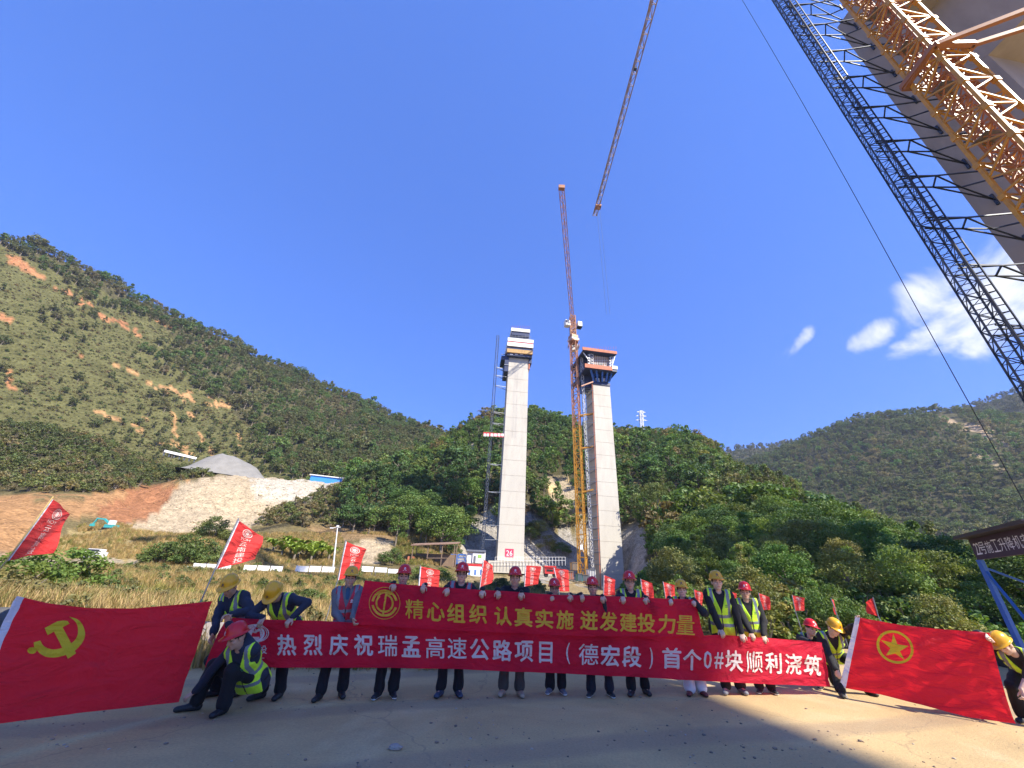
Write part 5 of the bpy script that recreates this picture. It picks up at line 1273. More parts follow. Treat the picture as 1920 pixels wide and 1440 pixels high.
# banana grove
def banana_mesh(seed):
    rng = np.random.default_rng(seed); V, Fc, Cc = [], [], []
    for k in range(13):
        a = rng.uniform(0, 6.28); d = np.array([math.cos(a), math.sin(a), 0]); s = np.array([-d[1], d[0], 0]); l = rng.uniform(.6, .95); j = len(V)
        for t in np.linspace(0, 1, 6):
            c = d * l * t * .75 + EZ * (.25 + .9 * t * l * (1.25 - t * rng.uniform(.75, .95))); w = .11 * math.sin(min(1, t + .12) * math.pi * .93) + .006
            V += [c - s * w + EZ * w * .4, c, c + s * w + EZ * w * .4]
        for q in range(5):
            for e in (0, 1): b = j + q * 3 + e; Fc.append((b, b + 1, b + 4, b + 3))
        Cc += [rng.uniform(.75, 1.25) * np.array([1, 1, .9])] * 18
    me = pydata('crown', np.array(V), Fc, [M_LEAFO]); colour_leaf(me, np.array(Cc)); mb = MB(); mb.tube([(0, 0, -.1), (0, 0, .35)], [.06, .04], 7)
    return me, pydata('trunk', np.array(mb.v), mb.f, [M_BARK])
BM = [banana_mesh(s) for s in (1, 2, 3)]
for i, (x, y, r) in enumerate([(528, 1040, 82), (545, 1035, 84), (560, 1038, 82), (575, 1034, 84), (590, 1038, 82), (604, 1036, 84), (618, 1040, 82), (538, 1026, 88), (566, 1024, 88), (596, 1025, 88), (510, 1038, 84), (552, 1044, 80), (584, 1045, 80)]):
    root = empty('banana_plant', on_terrain(x, y, r), 'banana plant with broad pale green leaves in the grove beside the lamp post', 'plant', 'banana plants beside the lamp post')
    root.scale = (3.6,) * 3; root.rotation_euler = (0, 0, i * 1.3); c = link_mesh('crown', BM[i % 3][0], root); c.color = (.13, .17, .035, 1); link_mesh('trunk', BM[i % 3][1], root)

# ------------------------------------------------------------------ banner surfaces (needed by the hands that hold them)
def interp_pts(pts, x): return np.interp(x, [p[0] for p in pts], [p[1] for p in pts])
class Cloth:
    """a hanging cloth: photo outline on an upright world plane, with its own folds"""
    def __init__(s, top, bot, P, N, amp=.012, seed=1, fold=.10, front=0.0, grips=()):
        s.grips = grips
        s.top, s.bot, s.P, s.amp, s.seed, s.fold = top, bot, np.array(P, float), amp, seed, fold
        s.N = np.array(N, float); s.N /= np.linalg.norm(s.N); s.front = front
    def disp(s, px, py):
        a = np.array(px * .022), np.array(py * .030)
        g = 0.0
        for gx, gy in s.grips:                    # creases that fan out from each hand
            dx, dy = px - gx, py - gy; d = math.hypot(dx, dy)
            if d < 190: g += .010 * min(1, d / 14) * math.exp(-d / 62) * math.sin(math.atan2(dy, dx) * 11 + gx)
        return g + s.amp * (1.6 * float(fbm(a[0], a[1] * .6, s.seed, 3)) + .35 * math.sin(px * s.fold + py * .03) + .30 * math.sin(px * .031 + py * .19 + s.seed))
    def at(s, px, py, off=0.0):
        p = on_plane(px, py, s.P, s.N); return p + s.N * (s.disp(px, py) + off)
BSL = .217; _bn = np.array([BSL, -1, 0]) / math.hypot(BSL, 1)          # towards the camera
LONG = Cloth([(385, 1158), (425, 1157), (460, 1160), (520, 1162), (600, 1164), (655, 1167), (800, 1175), (960, 1182), (1150, 1188), (1310, 1192), (1355, 1190), (1400, 1194), (1435, 1196), (1525, 1203), (1560, 1206)],
             [(385, 1250), (460, 1251), (560, 1252), (700, 1252), (850, 1254), (980, 1260), (1100, 1265), (1200, 1270), (1320, 1277), (1450, 1283), (1560, 1288)], (0, 7.235, 0), _bn, .020, 3, grips=[(432, 1157), (492, 1163), (547, 1163), (640, 1170), (391, 1220), (1354, 1190), (1392, 1192), (1411, 1194), (1436, 1196), (1533, 1208), (1556, 1268)])
UPPER = Cloth([(655, 1080), (683, 1088), (760, 1096), (870, 1104), (960, 1109), (1035, 1115), (1150, 1118), (1240, 1122), (1303, 1124), (1325, 1125)],
              [(655, 1170), (800, 1180), (960, 1187), (1100, 1193), (1325, 1194)], (0, 7.135, 0), _bn, .018, 5, grips=[(661, 1160), (683, 1090), (738, 1096), (795, 1099), (838, 1104), (905, 1108), (934, 1110), (978, 1111), (1036, 1116), (1070, 1117), (1130, 1118), (1215, 1121), (1303, 1126)])
_lf0, _lf1 = at_r(398, 1127, 7.25)[:2], at_r(35, 1118, 6.35)[:2]
_d = np.append(_lf1 - _lf0, 0); _d /= np.linalg.norm(_d); _ln = np.array([_d[1], -_d[0], 0]); _ln = _ln if _ln @ np.array([*_lf0, 0]) < 0 else -_ln
PARTY = Cloth([(-150, 1100), (35, 1118), (90, 1131), (165, 1140), (250, 1141), (330, 1134), (398, 1127)], [(-150, 1375), (0, 1357), (150, 1337), (250, 1326), (338, 1316), (398, 1310)], (*_lf0, 0), _ln, .014, 9, .05, grips=[(398, 1127), (340, 1314), (35, 1118), (-82, 1372)])
_rf0, _rf1 = at_r(1605, 1158, 10.35)[:2], at_r(1860, 1190, 10.25)[:2]
_d = np.append(_rf1 - _rf0, 0); _d /= np.linalg.norm(_d); _rn = np.array([_d[1], -_d[0], 0]); _rn = _rn if _rn @ np.array([*_rf0, 0]) < 0 else -_rn
LEAGUE = Cloth([(1570, 1150), (1607, 1157), (1690, 1172), (1770, 1180), (1850, 1186), (1910, 1188)], [(1570, 1285), (1583, 1290), (1650, 1302), (1740, 1325), (1820, 1346), (1905, 1357)], (*_rf0, 0), _rn, .018, 13, .06, grips=[(1605, 1157), (1579, 1288), (1853, 1187), (1904, 1356)])

# ------------------------------------------------------------------ people: signed-distance bodies turned into one closed mesh each
def surface_nets(D, org, h):
    nx, ny, nz = D.shape; S = D < 0
    c = np.zeros((nx - 1, ny - 1, nz - 1), np.int8)
    for a in (0, 1):
        for b in (0, 1):
            for d in (0, 1): c += S[a:nx - 1 + a, b:ny - 1 + b, d:nz - 1 + d]
    act = (c > 0) & (c < 8); I = np.argwhere(act); n = len(I)
    idx = np.full(act.shape, -1, np.int32); idx[act] = np.arange(n)
    acc = np.zeros((n, 3)); cnt = np.zeros(n); i, j, k = I.T
    offs = [(0, 0, 0), (1, 0, 0), (0, 1, 0), (0, 0, 1), (1, 1, 0), (1, 0, 1), (0, 1, 1), (1, 1, 1)]
    for a in range(8):
        for b in range(a + 1, 8):
            oa, ob = offs[a], offs[b]
            if sum(abs(x - y) for x, y in zip(oa, ob)) != 1: continue
            da, db = D[i + oa[0], j + oa[1], k + oa[2]], D[i + ob[0], j + ob[1], k + ob[2]]
            m = (da < 0) != (db < 0); t = np.where(m, da / np.where(m, da - db, 1), 0)[:, None]
            acc += np.where(m[:, None], np.array(oa) + t * (np.array(ob) - np.array(oa)), 0); cnt += m
    V = org + (I + acc / cnt[:, None]) * h
    Fs = []
    for ax in range(3):
        sl0 = [slice(1, -1)] * 3; sl0[ax] = slice(0, -1); sl1 = [slice(1, -1)] * 3; sl1[ax] = slice(1, None)
        A, Bq = S[tuple(sl0)], S[tuple(sl1)]; E = np.argwhere(A != Bq)
        if not len(E): continue
        flip = A[tuple(E.T)]; g = E + 1; g[:, ax] -= 1
        u, v = [(1, 2), (2, 0), (0, 1)][ax]
        q = []
        for du, dv in ((-1, -1), (0, -1), (0, 0), (-1, 0)):
            t = g.copy(); t[:, u] += du; t[:, v] += dv; q.append(idx[t[:, 0], t[:, 1], t[:, 2]])
        q = np.stack(q, 1); q[~flip] = q[~flip][:, ::-1]; Fs.append(q)
    return V, np.concatenate(Fs)

def smin(a, b, k):
    h = np.clip(.5 + .5 * (b - a) / k, 0, 1); return b + (a - b) * h - k * h * (1 - h)

class Shape:
    def __init__(s): s.p = []
    def cap(s, a, b, ra, rb, k=.02, ax=None, f=1.0): s.p.append(('c', np.asarray(a, float), np.asarray(b, float), ra, rb, k, ax, f)); return s
    def ell(s, c, R, rad3, k=.015, sub=False): s.p.append(('e', np.asarray(c, float), np.asarray(R, float), np.asarray(rad3, float), None, k, sub, 1)); return s
    def mesh(s, h, extra=None):
        lo, hi = np.full(3, 9e9), np.full(3, -9e9); bb = []
        for q in s.p:
            if q[0] == 'c': r = max(q[3], q[4]); l, u = np.minimum(q[1], q[2]) - r, np.maximum(q[1], q[2]) + r
            else: r = q[3].max(); l, u = q[1] - r, q[1] + r
            bb.append((l, u)); lo, hi = np.minimum(lo, l), np.maximum(hi, u)
        lo -= 3 * h; hi += 3 * h; n = np.ceil((hi - lo) / h).astype(int) + 1
        D = np.full(n, .3, np.float32); ax = [lo[i] + np.arange(n[i]) * h for i in range(3)]
        for q, (l, u) in zip(s.p, bb):
            m = q[5] + 2 * h
            a = np.maximum(np.floor((l - m - lo) / h).astype(int), 0); b = np.minimum(np.ceil((u + m - lo) / h).astype(int) + 1, n)
            sl = tuple(slice(x, y) for x, y in zip(a, b))
            X, Y, Z = np.meshgrid(ax[0][sl[0]], ax[1][sl[1]], ax[2][sl[2]], indexing='ij', sparse=True)
            if q[0] == 'c':
                _, A, Bb, ra, rb, k, axis, f = q
                px, py, pz = X - A[0], Y - A[1], Z - A[2]; ba = Bb - A
                t = np.clip((px * ba[0] + py * ba[1] + pz * ba[2]) / max(ba @ ba, 1e-9), 0, 1)
                dx, dy, dz = px - t * ba[0], py - t * ba[1], pz - t * ba[2]; d2 = dx * dx + dy * dy + dz * dz
                if axis is not None: e = dx * axis[0] + dy * axis[1] + dz * axis[2]; d2 = d2 + e * e * (f * f - 1)
                d = np.sqrt(np.maximum(d2, 0)) - (ra + (rb - ra) * t)
                D[sl] = smin(D[sl], d, k)
            else:
                _, c, R, r3, _, k, sub, _ = q
                px, py, pz = X - c[0], Y - c[1], Z - c[2]
                L = [(px * R[0][i] + py * R[1][i] + pz * R[2][i]) for i in range(3)]
                k0 = np.sqrt(sum((L[i] / r3[i]) ** 2 for i in range(3))); k1 = np.sqrt(sum((L[i] / r3[i] ** 2) ** 2 for i in range(3))) + 1e-9
                d = k0 * (k0 - 1) / k1
                D[sl] = -smin(-D[sl], d, k) if sub else smin(D[sl], d, k)
        if extra is not None:
            X, Y, Z = np.meshgrid(*ax, indexing='ij', sparse=True); D = extra(D, X, Y, Z)
        return surface_nets(D, lo, h)

def rx(a): c, s_ = math.cos(a), math.sin(a); return np.array([[1, 0, 0], [0, c, -s_], [0, s_, c]])
def ry(a): c, s_ = math.cos(a), math.sin(a); return np.array([[c, 0, s_], [0, 1, 0], [-s_, 0, c]])
def rz(a): c, s_ = math.cos(a), math.sin(a); return np.array([[c, -s_, 0], [s_, c, 0], [0, 0, 1]])
def ik(a, b, la, lb, pole):
    d = b - a; L = np.linalg.norm(d); m = (la + lb) * .998
    if L > m: b = a + d / L * m; d = b - a; L = m
    d = d / L; x = (la * la - lb * lb + L * L) / (2 * L); y = math.sqrt(max(0, la * la - x * x))
    p = np.asarray(pole, float); p = p - d * (p @ d); p /= np.linalg.norm(p) + 1e-9
    return a + d * x + p * y, b

def skin_mat(name, base):
    m, nt, b, out = nodemat(name); N, L = nt.nodes, nt.links
    at = N.new('ShaderNodeAttribute'); at.attribute_name = 'skin'
    mx = N.new('ShaderNodeMix'); mx.data_type = 'RGBA'; mx.blend_type = 'MULTIPLY'; mx.inputs['Factor'].default_value = 1
    mx.inputs['A'].default_value = rgb(*base); L.new(at.outputs['Color'], mx.inputs['B']); L.new(mx.outputs['Result'], b.inputs['Base Color'])
    b.inputs['Roughness'].default_value = .5; b.inputs['Subsurface Weight'].default_value = .08; b.inputs['Subsurface Radius'].default_value = (.02, .008, .004)
    return m
SKINS = [skin_mat('skin', c) for c in ((.60, .37, .25), (.53, .31, .20), (.64, .42, .30))]
def cloth_mat(name, base, rough=.85, sheen=.03, sc=9):
    m = mat(name, base, rough, .14, sc, bump=.35, bscale=55); m.node_tree.nodes['Principled BSDF'].inputs['Sheen Weight'].default_value = sheen; return m
M_JK = {k: cloth_mat('jacket_' + k, c) for k, c in dict(navy=(.018, .023, .040), black=(.013, .013, .014), grey=(.13, .14, .15), blackshirt=(.007, .007, .008)).items()}
M_TR = {k: cloth_mat('trousers_' + k, c) for k, c in dict(black=(.008, .008, .010), navy=(.010, .012, .020), olive=(.060, .052, .042), white=(.66, .65, .64)).items()}
M_LIME = cloth_mat('hi_vis_lime', (.60, .95, .03), .7, .1); M_VRED = cloth_mat('vest_red', (.50, .025, .045), .75, .1); M_REFL = mat('reflective_tape', (.19, .22, .24), .4, .08, 20)
M_ZIP = mat('zip_tape', (.02, .02, .022), .5, .1, 20)
M_HAT = {'red': mat('red_hard_hat', (.60, .012, .014), .28, .05, 4, dirt=(.42, .02, .02), dscale=9, damt=.4), 'yellow': mat('yellow_hard_hat', (.72, .37, .012), .30, .05, 4, dirt=(.50, .28, .03), dscale=9, damt=.4)}
M_HAIR = mat('black_hair', (.012, .011, .010), .5, .3, 30); M_LOGO_G = mat('vest_print_green', (.02, .20, .13), .7, .1, 20)
M_SHOE = {k: mat('shoe_' + k, c, .6, .2, 20) for k, c in dict(black=(.016, .016, .018), beige=(.36, .27, .18), grey=(.15, .16, .18), maroon=(.12, .02, .02), blue=(.03, .045, .08)).items()}
M_SOLE = {k: mat('sole_' + k, c, .7, .15, 20) for k, c in dict(black=(.02, .02, .02), white=(.72, .72, .70), tan=(.30, .26, .2)).items()}
M_STRAP = mat('chin_strap', (.28, .29, .30), .6, .1, 20)

def hat_geo():
    V, Fc = [], []; n = 40
    rings = [(1.00, -.006, 1), (1.02, .000, 1), (.98, .004, 1), (.86, .010, .35), (.845, .022, .1), (.82, .052, 0), (.74, .086, 0), (.60, .114, 0), (.42, .131, 0), (.22, .140, 0)]
    for r, z, brim in rings:
        for j in range(n):
            a = 2 * math.pi * j / n; x, y = math.sin(a), -math.cos(a)
            front = max(0, -y) ** 2.2
            k = r * (1 + brim * .30 * front - brim * .02)
            rid = 0
            if .012 < z: rid = .006 * (math.exp(-(abs(x * r) / .10) ** 2) + .6 * math.exp(-((abs(x * r) - .36) / .07) ** 2)) * min(1, z / .05)
            V.append((x * .128 * k, y * .150 * k, z + rid - brim * .012 * front))
    V.append((0, 0, .147)); m = len(rings)
    for i in range(m - 1):
        for j in range(n): Fc.append((i * n + j, i * n + (j + 1) % n, (i + 1) * n + (j + 1) % n, (i + 1) * n + j))
    for j in range(n): Fc.append(((m - 1) * n + j, (m - 1) * n + (j + 1) % n, len(V) - 1))
    b = len(V); V.append((0, -.01, .03))
    for j in range(n): Fc.append(((j + 1) % n, j, b))
    return V, Fc
HATV, HATF = hat_geo()
def ring_quads(r0, r1, a0, a1, n=18):
    V, Fc = [], []
    for i in range(n + 1):
        a = a0 + (a1 - a0) * i / n; V += [(r0 * math.cos(a), r0 * math.sin(a)), (r1 * math.cos(a), r1 * math.sin(a))]
    Fc = [(2 * i, 2 * i + 1, 2 * i + 3, 2 * i + 2) for i in range(n)]; return V, Fc

def person(label, foot, H=1.72, yaw=0.0, feet=None, toe=(-.25, .25), pelvis=None, lean=4, side=0, twist=0, head=(0, 0, 0), hands=(None, None), hdir=None,
           poles=None, knees=None, hat='red', jacket='black', vest=None, trousers='black', shoe='black', sole='black', skin=0, glasses=False, female=False, bare=False, watch=False, strap=True, shirt=None, hat_px=None):
    """foot = ground point; hands = world wrist targets (person's right = viewer's left first)"""
    s = H / 1.72; foot = np.array([foot[0], foot[1], 0.0]); RW = rz(yaw); root_loc = foot
    loc = lambda P: RW.T @ (np.asarray(P, float) - foot)
    fe = [np.array([-.11, 0, 0]), np.array([.11, 0, 0])] if feet is None else [loc(f) for f in feet]
    pv = np.array([(fe[0][0] + fe[1][0]) / 2, (fe[0][1] + fe[1][1]) / 2 + .05, .945 * s]) if pelvis is None else loc(pelvis)
    RT = rz(rad(twist)) @ ry(rad(side)) @ rx(rad(lean)); T = lambda x, y, z: pv + RT @ (np.array([x, y, z]) * s)
    RH = rz(rad(head[1])) @ rx(rad(head[0])) @ ry(rad(head[2]))
    nb = T(0, -.005, .50); hc = nb + (RT @ np.array([0, 0, 1]) * .45 + RH @ np.array([0, 0, 1]) * .55) * .035 * s + RH @ np.array([0, -.022, .115]) * s
    HL = lambda x, y, z: hc + RH @ (np.array([x, y, z]) * s)
    if hat_px is not None:                       # slide the hips until the hard hat sits on its sight line
        tw = foot + RW @ HL(0, 0, .19); tgt = on_plane(*hat_px, tw, np.array([tw[0], tw[1], 0]) / math.hypot(tw[0], tw[1])); dl = RW.T @ (tgt - tw)
        pv = pv + dl; nb = nb + dl; hc = hc + dl
    up = RT @ np.array([0, 0, 1]); fwd = RT @ np.array([0, -1, 0]); lat = RT @ np.array([1, 0, 0])
    sh = [T(-.172, 0, .452), T(.172, 0, .452)]
    hip = [pv + RT @ (np.array([-.088, 0, -.02]) * s), pv + RT @ (np.array([.088, 0, -.02]) * s)]
    W, EL, HD = [], [], []
    for i in (0, 1):
        sg = -1 if i == 0 else 1
        t = loc(hands[i]) if hands[i] is not None else sh[i] + np.array([sg * .06, -.05, -.50]) * s
        pole = (RW.T @ np.asarray(poles[i], float)) if poles is not None and poles[i] is not None else np.array([sg * .45, .65, -.9])
        e, w = ik(sh[i], t, .29 * s, .255 * s, pole); W.append(w); EL.append(e)
        if hdir is not None and hdir[i] is not None: d, n = (RW.T @ np.asarray(v, float) for v in hdir[i])
        elif hands[i] is not None: d, n = np.array([-.15 * sg, -.72, -.68]), np.array([0, .68, -.72])
        else: d, n = (w - e), np.array([-sg, .2, 0])
        d = d / np.linalg.norm(d); n = n - d * (n @ d); n /= np.linalg.norm(n); HD.append((d, n))
    AK, KN = [], []
    for i in (0, 1):
        sg = -1 if i == 0 else 1
        a = np.array([fe[i][0], fe[i][1] + .045, .085 * s]); pole = (RW.T @ np.asarray(knees[i], float)) if knees is not None else np.array([sg * .18, -1, 0])
        kn, a2 = ik(hip[i], a, .43 * s, .415 * s, pole); KN.append(kn); AK.append(a)
    fd = [np.array([math.sin(toe[i]), -math.cos(toe[i]), 0]) for i in (0, 1)]
    # ---- body
    B_ = Shape()
    B_.cap(hip[0], hip[1], .105 * s, .105 * s, .04, fwd, 1.1)
    B_.cap(T(0, 0, .04), T(0, 0, .26), .120 * s, .125 * s, .04, fwd, 1.15)
    B_.cap(T(-.07, 0, .34), T(.07, 0, .34), .108 * s, .108 * s, .05, fwd, 1.1)
    for i in (0, 1):
        B_.cap(T(0, .01, .47), sh[i], .055 * s, .058 * s, .04)
        B_.cap(sh[i], EL[i], .050 * s, .041 * s, .03); B_.cap(EL[i], W[i], .042 * s, .026 * s, .02, HD[i][1], 1.15)
        B_.cap(hip[i], KN[i], .088 * s, .058 * s, .04); B_.cap(KN[i], AK[i], .056 * s, .038 * s, .025)
        B_.cap(AK[i] - (0, 0, .03), AK[i] - (0, 0, .045) + fd[i] * .13 * s, .038 * s, .028 * s, .02)
    B_.cap(nb - up * .03 * s, HL(0, .015, -.03), .056 * s, .054 * s, .025)
    B_.ell(HL(0, .012, .025), RH, np.array([.076, .094, .103]) * s, .02).ell(HL(0, -.022, -.045), RH, np.array([.060, .072, .074]) * s, .03)
    B_.ell(HL(0, -.068, -.094), RH, np.array([.026, .020, .020]) * s, .025)
    for g in (-1, 1):
        B_.ell(HL(g * .044, -.062, -.022), RH, np.array([.024, .022, .022]) * s, .02)
        B_.ell(HL(g * .033, -.103, .004), RH, np.array([.019, .016, .012]) * s, .012, True)
        B_.ell(HL(g * .032, -.079, .003), RH, np.array([.014, .013, .011]) * s, .004)
        B_.ell(HL(g * .078, .012, -.012), RH, np.array([.011, .022, .034]) * s, .008)
    B_.cap(HL(-.045, -.080, .026), HL(.045, -.080, .026), .011 * s, .011 * s, .012)
    B_.cap(HL(0, -.090, .008), HL(0, -.107, -.030), .009 * s, .0135 * s, .010)
    B_.cap(HL(-.014, -.092, -.034), HL(.014, -.092, -.034), .009 * s, .009 * s, .008)
    B_.cap(HL(-.020, -.088, -.063), HL(.020, -.088, -.063), .0075 * s, .0075 * s, .006)
    B_.cap(HL(-.016, -.086, -.072), HL(.016, -.086, -.072), .0075 * s, .0075 * s, .004)
    for i in (0, 1):
        d, n = HD[i]; sg = 1 if i == 0 else -1; side_v = np.cross(n, d) * sg          # towards the thumb
        side_v /= np.linalg.norm(side_v); w = W[i]
        B_.cap(w + d * .012 * s, w + d * .075 * s, .034 * s, .040 * s, .018, n, 2.4)
        cur = 55 if hands[i] is not None else 30
        for q, (o, l) in enumerate(((.030, .070), (.0105, .078), (-.010, .073), (-.029, .057))):
            b = w + (d * (.082 - .004 * abs(q - 1)) + side_v * o) * s; ang = 0; r = .0098
            for seg, (fr, bend) in enumerate(((.45, .45), (.31, .9), (.24, .7))):
                ang += rad(cur) * bend * (1 + .08 * (q - 1.5)); v = d * math.cos(ang) + n * math.sin(ang); e = b + v * l * fr * s * 1.05
                B_.cap(b, e, r * s, (r - .0012) * s, .004); b = e; r -= .0012
        b = w + (d * .028 + side_v * .030) * s; v = d * .66 + side_v * .62 + n * .30; v /= np.linalg.norm(v); e = b + v * .040 * s; B_.cap(b, e, .013 * s, .011 * s, .010)
        v2 = d * .86 + side_v * .12 + n * .50; v2 /= np.linalg.norm(v2); B_.cap(e, e + v2 * .034 * s, .0105 * s, .0088 * s, .005)
    V, Fq = B_.mesh(.0068)
    me = pydata('person', V, Fq, [SKINS[skin]], None, True)
    L = (V - hc) @ RH / s; c = np.ones((len(V), 4), np.float32)
    def paint(mask, col): c[mask, :3] = col
    fr = L[:, 1] < -.045
    for g in (-1, 1):
        ex = (L[:, 0] - g * .032); paint(fr & (np.abs(ex) < .020) & (np.abs(L[:, 2] - .031 - .1 * np.abs(ex)) < .0075), (.10, .10, .11))
        paint(fr & (np.abs(ex) < .0165) & (np.abs(L[:, 2] - .004) < .0065), (.16, .17, .20))
    paint(fr & (np.abs(L[:, 0]) < .024) & (np.abs(L[:, 2] + .067) < .008), (.86, .52, .50))
    hairm = (L[:, 2] > .01) & (L[:, 1] > -.045) & (L[:, 2] < .2) & (np.abs(L[:, 0]) < .12) & (L[:, 1] < .14)
    paint(hairm, (.06, .06, .065))
    at = me.color_attributes.new('skin', 'FLOAT_COLOR', 'POINT'); at.data.foreach_set('color', c.ravel())
    root = link_mesh('person', me, None, foot); root.rotation_euler = (0, 0, yaw); tag(root, label, 'person')
    def child(name, V, Fc, mats, mi=None, parent=None, smooth=True): return link_mesh(name, pydata(name, V, Fc, mats, mi, smooth), parent or root)
    rs = np.random.default_rng(abs(hash(label)) % 1000 if False else sum(map(ord, label)) % 997); K = rs.normal(size=(5, 3)) * np.array([26, 26, 13]); PH = rs.uniform(0, 6.28, 5)
    def folds(a):
        def f(D, X, Y, Z): return D + a * sum(np.sin(X * k[0] + Y * k[1] + Z * k[2] + p) for k, p in zip(K, PH)) / 2.2
        return f
    # ---- jacket / shirt
    def torso(S_, g, hem=True):
        S_.cap(T(-.075, 0, -.01), T(.075, 0, -.01), (.118 + g) * s, (.118 + g) * s, .05, fwd, 1.08) if hem else None
        if hem: S_.cap(T(-.085, 0, -.09), T(.085, 0, -.09), (.110 + g) * s, (.110 + g) * s, .03, fwd, 1.0)
        S_.cap(T(0, 0, .04), T(0, 0, .26), (.128 + g) * s, (.135 + g) * s, .05, fwd, 1.12)
        S_.cap(T(-.075, 0, .34), T(.075, 0, .34), (.112 + g) * s, (.112 + g) * s, .05, fwd, 1.08)
        for i in (0, 1): S_.cap(T(0, .01, .455), sh[i] * .93 + T(0, 0, .452) * .07, (.056 + g) * s, (.060 + g) * s, .04)
    J = Shape(); torso(J, .018)
    for i in (0, 1):
        wend = W[i] * (.93 if not bare else .30) + EL[i] * (.07 if not bare else .70)
        J.cap(sh[i], EL[i], .070 * s, .060 * s, .03); J.cap(EL[i], wend, .060 * s, .046 * s, .02)
    J.cap(nb - up * .035 * s, nb + up * .022 * s + fwd * .008, .068 * s, .064 * s, .012)
    neck_cut = HL(0, -.04, -.085)
    def jx(D, X, Y, Z):
        D = folds(.0075)(D, X, Y, Z)
        h_ = [nb + up * .075 * s + fwd * .02 * s, nb + up * .02 * s + fwd * .03 * s]
        for q, r in ((h_[0], .062), (h_[1], .050)):
            d = np.sqrt((X - q[0]) ** 2 + (Y - q[1]) ** 2 + (Z - q[2]) ** 2) - r * s; D = np.maximum(D, -d)
        return D
    V, Fq = J.mesh(.0115, jx); jk = child('jacket' if vest or jacket != 'blackshirt' else 'shirt', V, Fq, [M_JK[jacket]])
    # ---- trousers
    P_ = Shape(); P_.cap(hip[0], hip[1], .122 * s, .122 * s, .04, fwd, 1.08)
    for i in (0, 1):
        P_.cap(hip[i], KN[i], .104 * s, .076 * s, .04); c1 = AK[i] + (KN[i] - AK[i]) * .10 - np.array([0, 0, .012]); P_.cap(KN[i], c1, .073 * s, (.074 if not female else .10) * s, .03)
        P_.cap(c1 + (KN[i] - c1) * .12, c1, .076 * s, .076 * s, .02)
    V, Fq = P_.mesh(.0125, folds(.0075)); child('trousers', V, Fq, [M_TR[trousers]])
    # ---- shoes
    for i in (0, 1):
        S_ = Shape(); a = AK[i].copy(); d = fd[i]; hl = np.array([a[0], a[1], 0]) - d * .045 * s; tip = hl + d * .245 * s
        S_.cap(hl + (0, 0, .040 * s), hl + d * .09 * s + (0, 0, .045 * s), .042 * s, .046 * s, .02); S_.cap(hl + d * .09 * s + (0, 0, .045 * s), tip - d * .03 * s + (0, 0, .034 * s), .045 * s, .040 * s, .02, np.array([0, 0, 1.]), 1.25)
        S_.cap(a - (0, 0, .03), a + (0, 0, .045), .048 * s, .050 * s, .02)
        def flat(D, X, Y, Z): return np.maximum(D, .006 - Z)
        V, Fq = S_.mesh(.0085, flat); zc = V[Fq].mean(1)[:, 2]; child('shoe', V, Fq, [M_SHOE[shoe], M_SOLE[sole]], (zc < .030).astype(int))
    # ---- vest with reflective tape, open V and zip
    if vest:
        S_ = Shape(); torso(S_, .032)
        def vx(D, X, Y, Z):
            D = folds(.0045)(D, X, Y, Z)
            x, y, z = X - pv[0], Y - pv[1], Z - pv[2]
            u = (x * lat[0] + y * lat[1] + z * lat[2]) / s; v = (x * fwd[0] + y * fwd[1] + z * fwd[2]) / s; w = (x * up[0] + y * up[1] + z * up[2]) / s
            D = np.maximum(D, (np.abs(u) - .178 + .05 * np.clip((w - .40) * 6, 0, 1) * 0) * s)
            arm = np.sqrt((np.abs(u) - .225) ** 2 + (w - .385) ** 2) - .076; D = np.maximum(D, -arm * s)
            D = np.maximum(D, (-.14 - w) * s)
            vn = np.where(v > -.005, (np.abs(u) - .012 - .082 * np.clip((w - .27) / .23, 0, 1) ** .9), 1.0)
            D = np.maximum(D, np.where(w > .25, -vn, -1) * s)
            col = np.sqrt(u * u + (v + .01) ** 2) - .085; D = np.maximum(D, np.where(w > .47, -col, -1) * s)
            return D
        V, Fq = S_.mesh(.0095, vx); fc = V[Fq].mean(1) - pv; u, v, w = fc @ lat / s, fc @ fwd / s, fc @ up / s
        mi = np.zeros(len(Fq), int)
        if vest == 'lime':
            mi[((w > .005) & (w < .052)) | ((w > .135) & (w < .182))] = 1; mi[(w > .182) & (np.abs(np.abs(u) - .125) < .024)] = 1
        else: mi[((w > .02) & (w < .07)) | ((w > .17) & (w < .215))] = 1; mi[(w > .2) & (np.abs(np.abs(u) - .135) < .026)] = 1
        mi[(v > .05) & (np.abs(u) < .008) & (w < .25)] = 2
        vs = child('vest', V, Fq, [M_LIME if vest == 'lime' else M_VRED, M_REFL, M_ZIP], mi)
        vv, ff = [], []; base = 0                                        # chest print
        for r0, r1 in ((.010, .014), (.0, .006)):
            q, f = ring_quads(r0 * 1.3, r1 * 1.3, 0, 6.28, 12); vv += q; ff += [tuple(base + t for t in g) for g in f]; base += len(q)
        q = [(-.024, -.028), (.024, -.028), (.024, -.021), (-.024, -.021)]; vv += q; ff += [tuple(base + t for t in range(4))]
        pr = [T(.082 + a, -.166 - .02 * b, .335 + b) for a, b in vv]
        child('chest_print', np.array(pr), ff, [M_LOGO_G if vest == 'lime' else M_WHITE], None, vs, False)
    if shirt:
        S_ = Shape(); S_.cap(T(0, -.085, .36), nb + fwd * .045 * s - up * .005, .05 * s, .035 * s, .02); V, Fq = S_.mesh(.011); child('shirt', V, Fq, [cloth_mat('inner_shirt', shirt)])
    # ---- hair, hard hat, strap, glasses
    S_ = Shape(); S_.ell(HL(0, .018, .022), RH, np.array([.082, .098, .108]) * s, .01)
    if female: S_.ell(HL(0, .06, -.05), RH, np.array([.062, .05, .075]) * s, .02)
